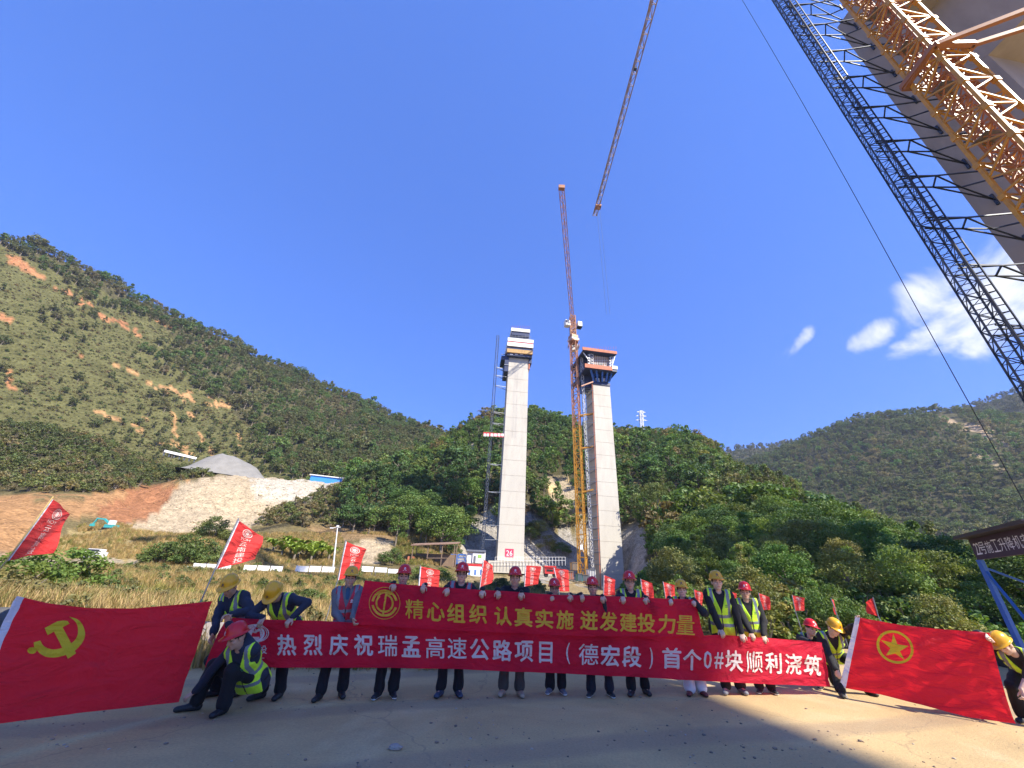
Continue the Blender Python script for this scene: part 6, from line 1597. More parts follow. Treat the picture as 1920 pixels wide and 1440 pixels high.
    def hx(D, X, Y, Z):
        x, y, z = X - hc[0], Y - hc[1], Z - hc[2]; q = [(x * RH[0][i] + y * RH[1][i] + z * RH[2][i]) / s for i in range(3)]
        face = np.where(q[1] < -.02, q[2] - .052, np.where(np.abs(q[0]) > .05, q[2] + .01 - .35 * (q[1] - .0), q[2] + .075)); lim = np.maximum(-.085 - q[2], -face)
        return np.maximum(D, lim * s)
    V, Fq = S_.mesh(.009, hx); child('hair', V, Fq, [M_HAIR])
    tilt = RH @ rx(rad(-7)); hp = HL(0, .002, .046)
    hv = np.array([hp + tilt @ (np.array(p) * s) for p in HATV]); hat_o = child('hard_hat', hv, HATF, [M_HAT[hat]])
    ev, ef = [], []; base = 0
    q, f = ring_quads(.013, .018, 0, 6.28, 14); ev += q; ef += f; base = len(q)
    for g in ([(-.0045, -.011), (.0045, -.011), (.0045, .011), (-.0045, .011)], [(-.030, -.030), (.030, -.030), (.030, -.0245), (-.030, -.0245)]): ev += g; ef.append(tuple(range(base, base + 4))); base += 4
    emb = []
    for a, b in ev:
        z = .060 + b; k = float(np.interp(z, [.022, .052, .086, .114], [.848, .835, .765, .63])); ang = a / .12
        emb.append(hp + tilt @ (np.array([math.sin(ang) * .130 * k, -math.cos(ang) * .152 * k - .003, z]) * s))
    child('emblem', np.array(emb), ef, [M_WHITE if hat == 'red' else M_NBLU], None, hat_o, False)
    if strap:
        mb = MB(); mb.tube([HL(-.086, -.01, .05), HL(-.080, -.028, -.04), HL(-.05, -.062, -.10), HL(0, -.080, -.122), HL(.05, -.062, -.10), HL(.080, -.028, -.04), HL(.086, -.01, .05)], .0042, 5)
        child('chin_strap', np.array(mb.v), mb.f, [M_STRAP], None, hat_o)
    if glasses:
        mb = MB()
        for g in (-1, 1):
            mb.tube([HL(g * .034 + .024 * math.cos(t), -.108, .001 + .019 * math.sin(t)) for t in np.linspace(0, 6.28, 17)], .0022, 4)
            mb.tube([HL(g * .058, -.106, .006), HL(g * .080, -.02, .006)], .0022, 4)
        mb.tube([HL(-.010, -.110, .005), HL(.010, -.110, .005)], .0022, 4); child('glasses', np.array(mb.v), mb.f, [M_BLACK])
    if watch:
        i = watch - 1; mb = MB(); a = W[i] - (W[i] - EL[i]) * .06; mb.tube([a, a + (W[i] - EL[i]) / .26 * .022], .040 * s, 12); child('wristwatch', np.array(mb.v), mb.f, [M_BLACK])
    return root

def grip(cl, px, py, back=.035, upz=.022): p = cl.at(px, py); return p - cl.N * back + EZ * upz
def standing(label, fr, fl, hx, hy, hr, hl, **kw):
    """feet and helmet top read off the photo; hands = wrist targets"""
    a, b = at_z(*fr, .03), at_z(*fl, .03); a[2] = b[2] = 0; c = (a + b) / 2
    v = np.array([c[0], c[1]]) / math.hypot(c[0], c[1]); back = kw.pop('back', .03)
    a[:2] += v * back; b[:2] += v * back; c[:2] += v * back
    yaw = kw.pop('yaw', -math.atan2(c[0], c[1]) * .75); lean = kw.pop('lean', 5)
    ht = on_plane(hx, hy, (c[0], c[1] - .06, 0), np.array([0, 1, 0])); H = (ht[2] - .045) / (.53 + .47 * math.cos(rad(lean)))
    s = H / 1.72; side = math.degrees(math.atan2(ht[0] - c[0], .70 * s)) * .75
    RWt = rz(yaw).T
    return person(label, c, H, yaw, [a, b], lean=lean, side=kw.pop('side', max(-14, min(14, side))), hands=(hr, hl), **kw)

def people():
    U, Lg = UPPER, LONG
    standing('man in yellow helmet and grey sweater gripping the end of the upper banner', (597, 1310), (639, 1304), 655, 1062, grip(Lg, 640, 1170, .10, .0), U.at(661, 1160) - U.N * .02, hat='yellow', jacket='grey', vest='red', skin=1, lean=4, shirt=(.03, .09, .16), sole='black', shoe='black', head=(4, 5, 0),
             hdir=(None, ((.5, -.3, -.75), (.8, .3, .3))))
    standing('man in red helmet with only his face showing above the banner beside a pennant', (708, 1306), (735, 1304), 760, 1060, grip(U, 738, 1096), grip(U, 795, 1099), hat='red', jacket='black', shoe='black', sole='white', skin=1, head=(0, 4, 0))
    standing('bespectacled man in red helmet and red vest behind the upper banner', (825, 1303), (858, 1302), 871, 1056, grip(U, 838, 1104), grip(U, 905, 1108), hat='red', jacket='black', vest='red', shoe='blue', glasses=True, skin=0, trousers='black')
    standing('man in red helmet and black shirt with olive trousers and beige shoes', (943, 1301), (974, 1302), 967, 1064, grip(U, 934, 1110), grip(U, 978, 1111, .02, .012), hat='red', jacket='blackshirt', trousers='olive', shoe='beige', sole='tan', skin=1)
    standing('bespectacled man in red helmet low behind the banner in grey running shoes', (1031, 1297), (1054, 1298), 1039, 1085, grip(U, 1036, 1116, .02, .01), grip(U, 1070, 1117), hat='red', jacket='black', shoe='grey', sole='white', glasses=True, skin=1)
    standing('man in red helmet and white soled black shoes between two bespectacled men', (1108, 1303), (1144, 1303), 1108, 1082, grip(U, 1092, 1117), grip(U, 1130, 1118, .02, .012), hat='red', jacket='black', trousers='navy', shoe='black', sole='white', skin=1, poles=((-.9, .6, -.5), (.3, 1.0, -.9)))
    standing('tall bespectacled man in red helmet with lime vest edges above the banner', (1185, 1301), (1211, 1299), 1181, 1072, grip(U, 1168, 1119, .03, .015), grip(U, 1213, 1121), hat='red', jacket='black', vest='lime', shoe='black', glasses=True, skin=0)
    standing('woman in yellow helmet and white trousers at the right end of the upper banner', (1295, 1301), (1317, 1301), 1284, 1088, grip(U, 1258, 1124), grip(U, 1303, 1126), hat='yellow', jacket='black', vest='lime', trousers='white', shoe='maroon', sole='black', female=True, skin=2, side=0)
    standing('tall man in yellow helmet and lime vest standing with fingers on the long banner', (1363, 1296), (1390, 1295), 1343, 1073, grip(Lg, 1354, 1190, .02, .03), grip(Lg, 1392, 1192, .02, .03), hat='yellow', jacket='black', vest='lime', shoe='grey', sole='tan', skin=2, strap=False, poles=((-.8, .5, .1), (.9, .4, .1)), head=(2, 6, 0), lean=15, back=-.08)
    standing('man in red helmet and lime vest wearing black and white canvas shoes', (1426, 1295), (1448, 1296), 1393, 1092, grip(Lg, 1411, 1194, .02, .03), grip(Lg, 1436, 1196, .02, .03), hat='red', jacket='black', vest='lime', shoe='black', sole='white', skin=0, lean=11, back=-.04, head=(4, -8, 4), poles=((-.8, .5, .1), (.9, .4, .1)))
    # left group
    a, b = at_z(388, 1311, 0), at_z(434, 1309, 0); c = (a + b) / 2 + np.array([0, .12, 0]); hd = Lg.at(432, 1157)
    person('man in yellow helmet bending over the left banner end with one arm hanging', c, 1.72, -.25, [a + (0, .12, 0), b + (0, .12, 0)], pelvis=c + np.array([.16, .16, .90]), lean=30, side=-8, twist=0, head=(38, 10, 0), hat_px=(428, 1079),
           hands=(Lg.at(391, 1216) - Lg.N * .02 + (0, 0, .02), hd + EZ * .035 - Lg.N * .02), hat='yellow', jacket='navy', vest='lime', shoe='black', skin=1, strap=False, poles=((-.9, .3, .1), (.9, .1, -.5)), hdir=(((-.05, -.2, -.97), (.9, -.1, 0)), ((-.75, -.55, -.35), (0, .4, -.9))))
    a, b = at_z(478, 1314, 0), at_z(514, 1313, 0); c = (a + b) / 2 + np.array([0, .06, 0])
    person('man in yellow helmet looking straight down with bent elbow at the long banner', c, 1.72, -.12, [a + (0, .06, 0), b + (0, .06, 0)], pelvis=c + np.array([.12, .26, .90]), lean=44, side=-4, head=(60, 8, -4), hat_px=(506, 1099),
           hands=(grip(Lg, 492, 1163, .03, .03), grip(Lg, 547, 1163, .0, .035)), hat='yellow', jacket='navy', vest='lime', shoe='black', skin=1, strap=False, poles=((-.9, .3, .1), (1.0, .3, .45)))
    a, b = at_z(356, 1335, 0), at_z(410, 1342, 0)
    person('man in red helmet crouching low with one hand on the hammer and sickle flag', (a + b) / 2 + (.2, .15, 0), 1.72, -.10, [a, b], toe=(-.85, .05), pelvis=np.array([-3.34, 6.36, .36]), lean=44, side=-5, head=(26, -28, 0), hat_px=(440, 1167),
           hands=(PARTY.at(346, 1311) + np.array([.07, .02, .04]), PARTY.at(398, 1131) - PARTY.N * .05 + EZ * -.02), hat='red', jacket='navy', vest='lime', shoe='black', skin=1, strap=False, knees=((-.55, -.5, 1.3), (.05, -.6, 1.3)),
           poles=((-.1, .2, .6), (.6, .7, -.5)), hdir=(((-.75, -.35, -.5), (.2, .5, -.8)), ((-.2, -.35, .9), (.1, -.95, -.3))))
    # right group
    a = at_z(1541, 1293, 0); b = a + np.array([.34, .10, 0]); c = (a + b) / 2
    person('man in red helmet bending sideways over the right end of the long banner', c + (.12, .1, 0), 1.70, -.45, [a, b + (.1, .1, 0)], pelvis=c + np.array([.42, .40, .84]), lean=50, side=-8, head=(10, 34, 12), hat_px=(1520, 1160),
           hands=(Lg.at(1533, 1208) - Lg.N * .03, Lg.at(1556, 1268) + EZ * .03 - Lg.N * .01), hat='red', jacket='black', vest='lime', shoe='black', sole='white', skin=2, strap=False, watch=2, poles=((-.3, .8, -.3), (.9, .2, .1)), hdir=(None, ((-.2, -.2, -.95), (-.8, .5, 0))))
    a, b = at_z(1590, 1311, 0), at_z(1643, 1307, 0); c = (a + b) / 2
    person('man in yellow helmet bending behind the white edge of the starred red flag', c + (0, .12, 0), 1.72, -.30, [a + (0, .1, 0), b + (0, .12, 0)], pelvis=c + np.array([.16, .40, .86]), lean=46, side=-10, head=(34, 20, 6), hat_px=(1568, 1161),
           hands=(LEAGUE.at(1578, 1278) + LEAGUE.N * .03 + EZ * .08, LEAGUE.at(1612, 1160) - LEAGUE.N * .04 + EZ * -.04), hat='yellow', jacket='black', vest='lime', shoe='black', skin=2, strap=False, poles=((-.8, .4, .1), (.9, .3, -.4)), hdir=(((-.1, -.3, -.95), (.8, .4, 0)), ((0, -.1, 1.), (-.2, -.95, 0))))
    hb = LEAGUE.at(1903, 1350); ht = LEAGUE.at(1852, 1190); c = hb + np.array([.52, .10, 0]); c[2] = 0
    person('man in yellow helmet with one bare forearm bending over the starred red flag', c, 1.72, -1.0, [c + (-.05, .2, 0), c + (.15, -.15, 0)], pelvis=c + np.array([.26, .10, .84]), lean=60, side=0, head=(36, -30, 0), hat_px=(1860, 1186),
           hands=(ht - LEAGUE.N * .03, hb + LEAGUE.N * .015 + EZ * .07), hat='yellow', jacket='black', vest='lime', shoe='black', skin=2, strap=False, bare=True, poles=((.2, .9, .2), (.9, -.3, .2)), hdir=(((-.6, -.3, -.6), (.2, -.9, .2)), ((-.2, -.1, -1), (-.9, .3, 0))))
people()

# ------------------------------------------------------------------ banners and flags
def banner_mat(name, base, trans=.66):
    m, nt, b, out = nodemat(name); N, L = nt.nodes, nt.links
    tcn = N.new('ShaderNodeTexCoord'); n = N.new('ShaderNodeTexNoise'); n.inputs['Scale'].default_value = 2.2; n.inputs['Detail'].default_value = 6; n.inputs['Distortion'].default_value = 1.2
    mp = N.new('ShaderNodeMapping'); mp.inputs['Scale'].default_value = (1, 1, 2.6); L.new(tcn.outputs['Object'], mp.inputs['Vector']); L.new(mp.outputs[0], n.inputs['Vector'])
    wv = N.new('ShaderNodeTexNoise'); wv.inputs['Scale'].default_value = 900; L.new(tcn.outputs['Object'], wv.inputs['Vector'])
    ad = N.new('ShaderNodeMath'); ad.operation = 'MULTIPLY_ADD'; ad.inputs[1].default_value = .02; L.new(wv.outputs[0], ad.inputs[0]); L.new(n.outputs[0], ad.inputs[2])
    bp = N.new('ShaderNodeBump'); bp.inputs['Strength'].default_value = 1.0; bp.inputs['Distance'].default_value = .085; L.new(ad.outputs[0], bp.inputs['Height']); L.new(bp.outputs[0], b.inputs['Normal'])
    b.inputs['Base Color'].default_value = rgb(*base); b.inputs['Roughness'].default_value = .6; b.inputs['Sheen Weight'].default_value = .15; b.inputs['Specular IOR Level'].default_value = .3
    tr = N.new('ShaderNodeBsdfTranslucent'); tr.inputs['Color'].default_value = rgb(*base); L.new(bp.outputs[0], tr.inputs['Normal'])
    ms = N.new('ShaderNodeMixShader'); ms.inputs[0].default_value = trans; L.new(b.outputs[0], ms.inputs[1]); L.new(tr.outputs[0], ms.inputs[2]); L.new(ms.outputs[0], out.inputs[0])
    return m
M_BAN = banner_mat('banner_satin', (.90, .020, .062)); M_FLG = banner_mat('flag_satin', (.90, .022, .040), .42); M_PENN = banner_mat('pennant_cloth', (.80, .055, .05), .45)
M_GOLD = banner_mat('gold_print', (.80, .47, .04), .25); M_YELP = banner_mat('yellow_print', (.72, .62, .03), .2); M_WPRINT = banner_mat('white_print', (.84, .70, .63), .3); M_HEM = banner_mat('white_hem', (.74, .74, .80), .25)

def cloth_grid(cl, left, right, n, m, root_loc, mats, hem=None, mi=None):
    """left/right: photo x of the side edges as a function of v (0 bottom .. 1 top)"""
    V, Fc, M_ = [], [], []
    for j in range(m + 1):
        v = j / m
        for i in range(n + 1):
            u = i / n; x = left(v) * (1 - u) + right(v) * u
            y0, y1 = interp_pts(cl.bot, x), interp_pts(cl.top, x); V.append(cl.at(x, y0 + (y1 - y0) * v) - root_loc)
    for j in range(m):
        for i in range(n):
            a = j * (n + 1) + i; Fc.append((a, a + 1, a + n + 2, a + n + 1)); M_.append(1 if hem and i < hem else 0)
    return np.array(V), Fc, M_

def decal(name, polys, cl, off, material, parent, step=14.0):
    """flat print: polygons in photo pixels laid on the cloth, cut finely so they follow its folds"""
    from mathutils.geometry import tessellate_polygon
    bm = bmesh.new()
    for P in polys:
        vs = [bm.verts.new((p[0], p[1], 0)) for p in P]
        for t in tessellate_polygon([[Vector((p[0], p[1], 0)) for p in P]]):
            try: bm.faces.new([vs[i] for i in t])
            except ValueError: pass
    xs = [v.co.x for v in bm.verts]; ys = [v.co.y for v in bm.verts]
    for ax, lo, hi in ((0, min(xs), max(xs)), (1, min(ys), max(ys))):
        q = math.ceil(lo / step) * step
        while q < hi:
            co = [0, 0, 0]; no = [0, 0, 0]; co[ax] = q; no[ax] = 1
            bmesh.ops.bisect_plane(bm, geom=bm.verts[:] + bm.edges[:] + bm.faces[:], plane_co=co, plane_no=no, dist=1e-5); q += step
    bm.verts.ensure_lookup_table()
    V = np.array([cl.at(v.co.x, v.co.y, off) for v in bm.verts]) - np.array(parent.location); Fc = [tuple(v.index for v in f.verts) for f in bm.faces]; bm.free()
    return link_mesh(name, pydata(name, V, Fc, [material]), parent)

def lettering(name, chars, cl, off, material, parent, bold=.022):
    """chars: (text, photo x, photo y, width, height, shear)"""
    V, Fc, b = [], [], 0
    for t, x, y, w, h, sh in chars:
        k = bold * (.35 if t in '量顺德速精瑞高' else 1) * min(w, h) * .5
        for j, (dx, dy) in enumerate(((0, 0), (k, 0), (-k, 0), (0, k), (0, -k)) if bold else ((0, 0),)):     # overlaid passes of paint
            g, f = glyph_box(t, w - 2 * k, h - 2 * k)
            V += [cl.at(x + a + dx, y - c + sh * a + dy, off + j * .0008) for a, c in g]; Fc += [tuple(b + i for i in q) for q in f]; b += len(g)
    return link_mesh(name, pydata(name, np.array(V) - np.array(parent.location), Fc, [material]), parent)

def ring_px(cx, cy, rx_, ry_, w, a0=0, a1=2 * math.pi, n=40, rot=0):
    out = []
    for i in range(n):
        q = []
        for (t, k) in ((i, 1), (i + 1, 1), (i + 1, 1 - w), (i, 1 - w)):
            a = a0 + (a1 - a0) * t / n; x, y = rx_ * k * math.cos(a), ry_ * k * math.sin(a)
            q.append((cx + x * math.cos(rot) - y * math.sin(rot), cy + x * math.sin(rot) + y * math.cos(rot)))
        out.append(q)
    return out

def banners():
    # long banner
    loc = LONG.at(960, 1260); o = LONG
    V, Fc, _ = cloth_grid(o, lambda v: 385 + 42 * v ** 1.3, lambda v: 1558 - 18 * v, 290, 24, loc, [])
    ban = link_mesh('long_banner', pydata('long_banner', V, Fc, [M_BAN], None, True), None, loc); tag(ban, 'long red banner with white characters held at knee to waist height', 'banner')
    row = [('热', 538, 1209), ('烈', 587, 1209), ('庆', 635, 1209), ('祝', 682, 1209), ('瑞', 727, 1210), ('孟', 771, 1212), ('高', 816, 1214), ('速', 857, 1215), ('公', 899, 1217), ('路', 941, 1219), ('项', 982, 1221), ('目', 1023, 1223),
           ('德', 1103, 1227), ('宏', 1143, 1229), ('段', 1184, 1231), ('首', 1259, 1234), ('个', 1297, 1237)]
    ch = [(t, x, y, 36 if t != '目' else 25, 40, .03) for t, x, y in row] + [('(', 1065, 1225, 7, 40, .03), (')', 1220, 1234, 7, 40, .03), ('0', 1326, 1237, 15, 33, .03), ('#', 1347, 1238, 17, 31, .03)]
    ch += [('块', 1375, 1239, 32, 40, .04), ('顺', 1413, 1241, 32, 40, .04), ('利', 1449, 1243, 31, 39, .05), ('浇', 1487, 1245, 32, 39, .06), ('筑', 1523, 1247, 32, 39, .07)]
    lettering('lettering', ch, o, .010, M_WPRINT, ban, .055)
    lettering('small_lettering', [('云', 447, 1217, 13, 16, 0), ('南', 461, 1217, 13, 16, 0), ('建', 476, 1218, 14, 16, 0), ('投', 493, 1218, 14, 16, 0), ('YCIH', 463, 1234, 30, 8, 0)], o, .005, M_WPRINT, ban, .03)
    cx, cy = 480, 1187
    decal('emblem', ring_px(cx, cy, 24.5, 17.5, .07) + ring_px(cx, cy, 21, 16.5, .10) + ring_px(cx, cy, 16, 16.2, .24) + [[(cx + 11.5 * math.cos(a), cy + 12 * math.sin(a)) for a in np.linspace(0, 6.28, 25)[:-1]]], o, .009, M_WPRINT, ban)
    decal('emblem_core', [[(470, 1196), (474, 1186), (478, 1186), (478, 1179), (483, 1175), (487, 1180), (489, 1196)]], o, .0115, M_BAN, ban)
    decal('emblem_line', [[(473, 1194), (487, 1194), (487, 1195.6), (473, 1195.6)], [(480, 1178), (481.2, 1178), (481.2, 1193), (480, 1193)]], o, .0135, M_WPRINT, ban)
    decal('dash', [[(484, 1233), (496, 1233), (496, 1234.2), (484, 1234.2)]], o, .009, M_WPRINT, ban)
    # upper banner
    loc = UPPER.at(980, 1190); o = UPPER
    V, Fc, _ = cloth_grid(o, lambda v: 660 + 24 * v ** .8, lambda v: 1320 - 16 * v, 170, 22, loc, [])
    ban = link_mesh('upper_banner', pydata('upper_banner', V, Fc, [M_BAN], None, True), None, loc); tag(ban, 'shorter red banner with gold characters held chest high in front of the long one', 'banner')
    row = [('精', 777, 1142), ('心', 817, 1147), ('组', 855, 1149), ('织', 896, 1151), ('认', 943, 1155), ('真', 981, 1157), ('实', 1020, 1160), ('施', 1059, 1162), ('迸', 1104, 1163), ('发', 1141, 1165), ('建', 1178, 1167), ('投', 1212, 1168), ('力', 1250, 1170), ('量', 1285, 1172)]
    lettering('lettering', [(t, x, y, 34 - .002 * (x - 777), 36, .05) for t, x, y in row], o, .009, M_GOLD, ban, .055)
    cx, cy = 721, 1131
    decal('emblem', ring_px(cx, cy, 29.3, 30.5, .035, rot=.2) + ring_px(cx, cy, 24.5, 25.5, .17, .35, math.pi - .15) + ring_px(cx, cy, 24.5, 25.5, .17, math.pi + .15, 2 * math.pi - .2) + ring_px(cx, cy, 17, 18, .20, -1.35, math.pi + .95) +
          [[(cx + 1.6, cy - 21), (cx + 5.0, cy - 20), (cx - 1.4, cy + 21), (cx - 4.4, cy + 20.5)]] + ring_px(cx + 1, cy - 10, 15, 11, .22, math.pi, 2 * math.pi - .6, 20), o, .005, M_GOLD, ban)
    # party flag
    loc = PARTY.at(250, 1320); o = PARTY
    V, Fc, M_ = cloth_grid(o, lambda v: -82 + 112 * v, lambda v: 336 + 62 * v, 90, 44, loc, [], hem=4)
    fl = link_mesh('party_flag', pydata('party_flag', V, Fc, [M_FLG, M_HEM], M_, True), None, loc); tag(fl, 'big red flag with yellow hammer and sickle stretched above the ground', 'flag')
    z = lambda pts: [(x / 3.0, 920 + y / 3.0) for x, y in pts]
    def smooth(pts, n=6):
        P = np.array(pts, float); out = []
        for i in range(len(P) - 1):
            p0, p1, p2, p3 = P[max(i - 1, 0)], P[i], P[i + 1], P[min(i + 2, len(P) - 1)]
            for t in np.linspace(0, 1, n, endpoint=False): out.append(tuple(.5 * ((2 * p1) + (-p0 + p2) * t + (2 * p0 - 5 * p1 + 4 * p2 - p3) * t * t + (-p0 + 3 * p1 - 3 * p2 + p3) * t ** 3)))
        return out + [tuple(P[-1])]
    outer = smooth([(388, 709), (432, 722), (466, 756), (477, 800), (467, 845), (440, 882), (405, 908), (350, 928), (300, 938), (258, 934), (225, 916), (203, 892)])
    inner = smooth([(222, 842), (240, 870), (270, 887), (305, 893), (345, 885), (385, 866), (415, 845), (436, 808), (438, 768), (422, 735), (388, 709)])
    decal('sickle', [z(outer + [(190, 880), (187, 853)] + inner[:-1]), z([(180 + 25 * math.cos(a), 899 + 19 * math.sin(a)) for a in np.linspace(0, 6.28, 19)[:-1]])], o, .004, M_YELP, fl)
    decal('hammer', [z([(247, 772), (322, 734), (350, 730), (378, 733), (391, 748), (352, 768), (398, 858), (412, 888), (425, 914), (378, 945), (302, 792), (266, 812)])], o, .007, M_YELP, fl)
    # league flag
    loc = LEAGUE.at(1750, 1320); o = LEAGUE
    V, Fc, M_ = cloth_grid(o, lambda v: 1574 + 30 * v, lambda v: 1905 - 50 * v ** .8, 84, 44, loc, [], hem=3)
    fl = link_mesh('league_flag', pydata('league_flag', V, Fc, [M_FLG, M_HEM], M_, True), None, loc); tag(fl, 'big red flag with yellow star inside a yellow ring', 'flag')
    z = lambda pts: [(1480 + x / 4.3636, 1080 + y / 4.3636) for x, y in pts]
    decal('star', [z([(850, 472), (884, 560), (976, 572), (904, 616), (942, 686), (866, 636), (790, 650), (826, 592), (748, 524), (836, 545)])], o, .004, M_YELP, fl)
    decal('ring', ring_px(1678.3, 1213.3, 36.5, 29.5, .145, rot=.52), o, .004, M_YELP, fl)
    mb = MB(); a = o.at(1579, 1289); mb.tube([a, a + (.02, -.02, -.12), a + (.08, -.03, -.26), a + (.10, 0, -.30)], .006, 5); link = mb.build('tie_cord', M_HEM, fl)
banners()

class Quad:
    """a small pole flag: four photo corners (pole top, fly top, fly bottom, pole bottom) at one distance"""
    def __init__(s, q, r, amp, seed, turn=.0):
        s.c = [at_r(*p, r + (turn if i in (1, 2) else 0)) for i, p in enumerate(q)]; s.amp, s.seed = amp, seed
        n = np.cross(s.c[1] - s.c[0], s.c[3] - s.c[0]); n /= np.linalg.norm(n); s.N = n if n @ (C0 - s.c[0]) > 0 else -n
        s.location = s.c[3]
    def uv(s, u, v, off=0):
        p = (s.c[0] * (1 - u) + s.c[1] * u) * (1 - v) + (s.c[3] * (1 - u) + s.c[2] * u) * v
        return p + s.N * (s.amp * u ** .6 * (math.sin(u * 5.2 + v * 2.4 + s.seed) + .5 * math.sin(v * 6 + u * 9 + s.seed * 2)) + off)

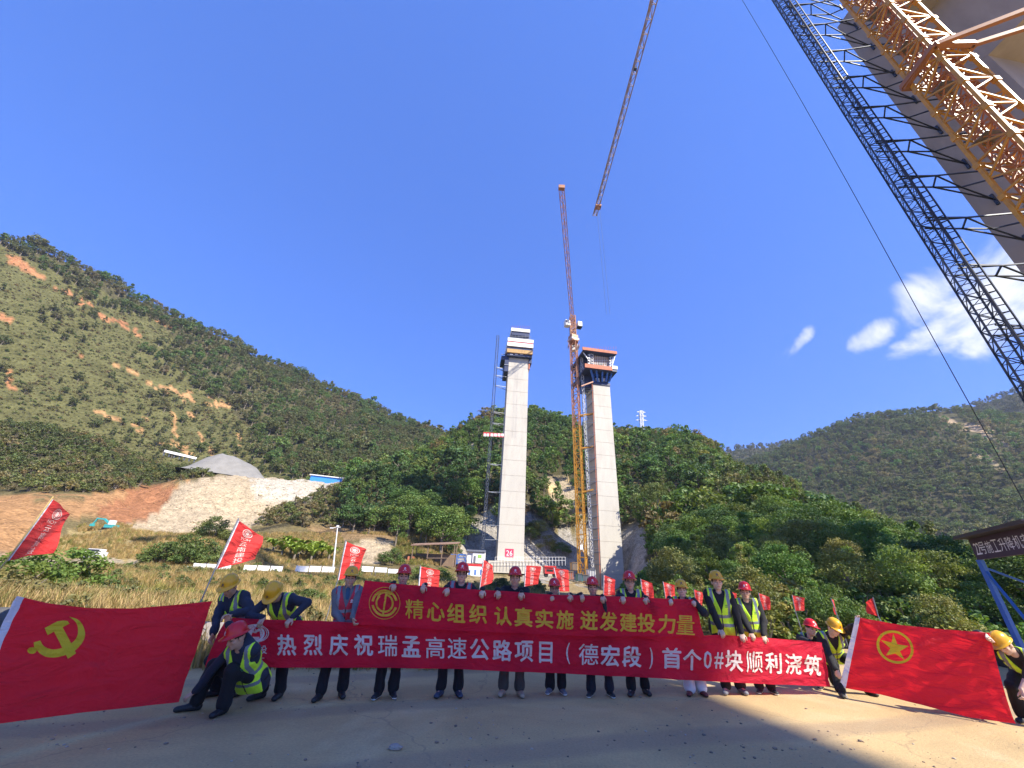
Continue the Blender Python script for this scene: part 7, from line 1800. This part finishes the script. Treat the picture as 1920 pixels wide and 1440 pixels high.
def pole_flags():
    FL_ = [([(97, 935), (135, 965), (93, 1036), (12, 1052)], (0, 1066), 10.6, 'leftmost red pole flag, strongly tilted, printed side seen from behind', .45, True),
           ([(446, 975), (492, 1006), (478, 1048), (403, 1068)], (380, 1120), 9.6, 'tilted red pole flag right of the hammer and sickle flag', .3, False),
           ([(648, 1015), (686, 1030), (672, 1076), (633, 1088)], (626, 1112), 11.6, 'red pole flag rising behind the man in the grey sweater', .3, False),
           ([(788, 1062), (825, 1069), (823, 1112), (783, 1112)], (779, 1150), 14.5, 'red pole flag between the two leftmost red helmets', .2, False),
           ([(906, 1049), (926, 1061), (921, 1092), (899, 1103)], (892, 1135), 15.0, 'narrow folded red pole flag left of the man in black shirt', .8, False),
           ([(985, 1060), (1014, 1062), (1009, 1095), (983, 1100)], (982, 1140), 16.5, 'red pole flag just right of the man in black shirt', .2, False),
           ([(1038, 1065), (1066, 1069), (1068, 1109), (1048, 1109)], (1052, 1145), 16.5, 'red pole flag above the low bespectacled man in running shoes', .1, False),
           ([(1132, 1078), (1154, 1087), (1153, 1116), (1131, 1117)], (1131, 1150), 16.5, 'red pole flag in front of the foot of the right far pier', .1, False),
           ([(1201, 1086), (1223, 1093), (1226, 1122), (1205, 1122)], (1207, 1150), 16.5, 'red pole flag right of the tall bespectacled man', .1, False),
           ([(1243, 1091), (1264, 1097), (1267, 1124), (1248, 1124)], (1250, 1150), 16.5, 'red pole flag left of the woman in yellow helmet', .1, False),
           ([(1301, 1105), (1319, 1112), (1317, 1139), (1305, 1136)], (1308, 1165), 16.6, 'red pole flag between the woman and the tall man in yellow helmets', .1, False),
           ([(1361, 1107), (1382, 1113), (1382, 1134), (1365, 1131)], (1369, 1160), 16.6, 'red pole flag behind the shoulder of the tall man in yellow helmet', .1, False),
           ([(1422, 1112), (1442, 1119), (1445, 1143), (1428, 1144)], (1434, 1182), 16.6, 'red pole flag right of the man in canvas shoes', .1, False),
           ([(1485, 1116), (1508, 1121), (1509, 1145), (1491, 1145)], (1503, 1182), 16.6, 'red pole flag alone before the wood left of the bending men', .1, False),
           ([(1558, 1122), (1562, 1128), (1568, 1150), (1571, 1158)], (1576, 1172), 16.4, 'red pole flag seen almost edge on above the bending men', .5, False),
           ([(1637, 1121), (1622, 1129), (1628, 1150), (1647, 1156)], (1655, 1172), 16.0, 'rightmost small red pole flag above the starred flag', .1, False)]
    for i, (q, foot_, r, lab, turn, mirror) in enumerate(FL_):
        f = Quad(q, r, .05 if i < 3 else .045, i * 1.7, turn)
        top = f.c[0] + (f.c[0] - f.c[3]) * .04; d = at_r(*foot_, r) - f.c[3]; d /= np.linalg.norm(d)
        base = f.c[3].copy(); g = 0.0
        for _ in range(400):
            base = base + d * .02; rr = base[:2]
            g = 0.0 if inpoly(np.array([rr]), edge + [(160, -220), (-160, -220)])[0] else float(B.z(*rr))
            if base[2] < g - .05: break
        root = empty('pole_flag', (base[0], base[1], base[2]), lab, 'flag', 'red pole flags along the yard edge')
        mb = MB(); mb.tube([base, f.c[3], top], .012 if i < 3 else .014, 6); mb.build('pole', [mat('yellow_bamboo', (.50, .36, .13), .5, .2, 6) if i == 0 else M_GREY][0], root)
        n, m = 18, 16; V = [f.uv(a / n, b / m) for b in range(m + 1) for a in range(n + 1)]; L0 = np.array(root.location)
        Fc = [(b * (n + 1) + a, b * (n + 1) + a + 1, (b + 1) * (n + 1) + a + 1, (b + 1) * (n + 1) + a) for b in range(m) for a in range(n)]
        c = link_mesh('cloth', pydata('cloth', np.array(V) - L0, Fc, [M_PENN, M_HEM], [1 if (k % n) < 1 else 0 for k in range(n * m)], True), root)
        if i >= 14: continue
        V, Fc, b0 = [], [], 0; mx = .50
        def put(g, fc, cu, cv, du, dv):
            nonlocal b0
            for a, b in g: V.append(f.uv(cu + (-a if mirror else a) * du, cv - b * dv, .006))
            Fc.extend(tuple(b0 + k for k in t) for t in fc); b0 += len(g)
        for r0, r1, sx in ((.86, 1., 1.15), (.62, .76, .95), (0.0, .45, .9)):
            g, fc = ring_quads(r0, r1, 0, 2 * math.pi, 22); put([(a * sx, b) for a, b in g], fc, mx, .16, .17, .105)
        g, fc = glyph_box('YCIH', 1, 1, .015); put(g, fc, mx, .32, .34, .07)
        for k, chn in enumerate('云南建投'):
            g, fc = glyph_box(chn, 1, 1, .02); put(g, fc, mx, .455 + k * .148, .22, .125)
        link_mesh('lettering', pydata('lettering', np.array(V) - L0, Fc, [M_WPRINT]), c)
pole_flags()

# ------------------------------------------------------------------ the air: one closed box of thin even haze
def haze():
    mb = MB(); mb.frame((0, 300, 95), (1250, 0, 0), (0, 900, 0), (0, 0, 215))
    m = bpy.data.materials.new('thin_air'); m.use_nodes = True; nt = m.node_tree; nt.nodes.clear()
    out = nt.nodes.new('ShaderNodeOutputMaterial'); v = nt.nodes.new('ShaderNodeVolumePrincipled')
    v.inputs['Color'].default_value = (.80, .88, 1, 1); v.inputs['Density'].default_value = .00017; v.inputs['Anisotropy'].default_value = .2
    nt.links.new(v.outputs[0], out.inputs['Volume'])
    o = mb.build('haze', m, None, (0, 300, 95)); tag(o, kind='stuff')
haze()

# loose gravel and crumbs of earth over the yard
def yard_gravel():
    coll = bpy.data.collections.new('pebble_sources')
    for i in range(4):
        bm = bmesh.new(); bmesh.ops.create_icosphere(bm, subdivisions=2, radius=1)
        for v in bm.verts:
            k = 1 + .45 * float(fbm(np.array(v.co.x * 1.6 + i * 7), np.array(v.co.z * 1.6 + v.co.y), i)); v.co = Vector((v.co.x * k * 1.2, v.co.y * k, v.co.z * k * .6 + .25))
        me = bpy.data.meshes.new('pebble'); bm.to_mesh(me); bm.free()
        me.materials.append(mat('pebble_earth', [(.34, .25, .16), (.24, .18, .125), (.40, .33, .25), (.15, .12, .09)][i], .95, .2, 8)); o = bpy.data.objects.new(f'{i:02d}_pebble', me); coll.objects.link(o)
    n = 5200; a = np.radians(RNG.uniform(-60, 62, n)); r = 2.5 + 13 * RNG.random(n) ** 1.3
    P = np.stack([r * np.sin(a), r * np.cos(a), np.zeros(n)], -1); P = P[inpoly(P[:, :2], edge + [(160, -220), (-160, -220)])]
    g = fbm(P[:, 0] * .7, P[:, 1] * .7, 71); P = P[g > -.12]
    sc = .004 + .013 * RNG.random(len(P)) ** 4 + .014 * (RNG.random(len(P)) < .012)
    scatter('gravel', P, sc, np.ones((len(P), 3)), coll, 4, 9)
yard_gravel()
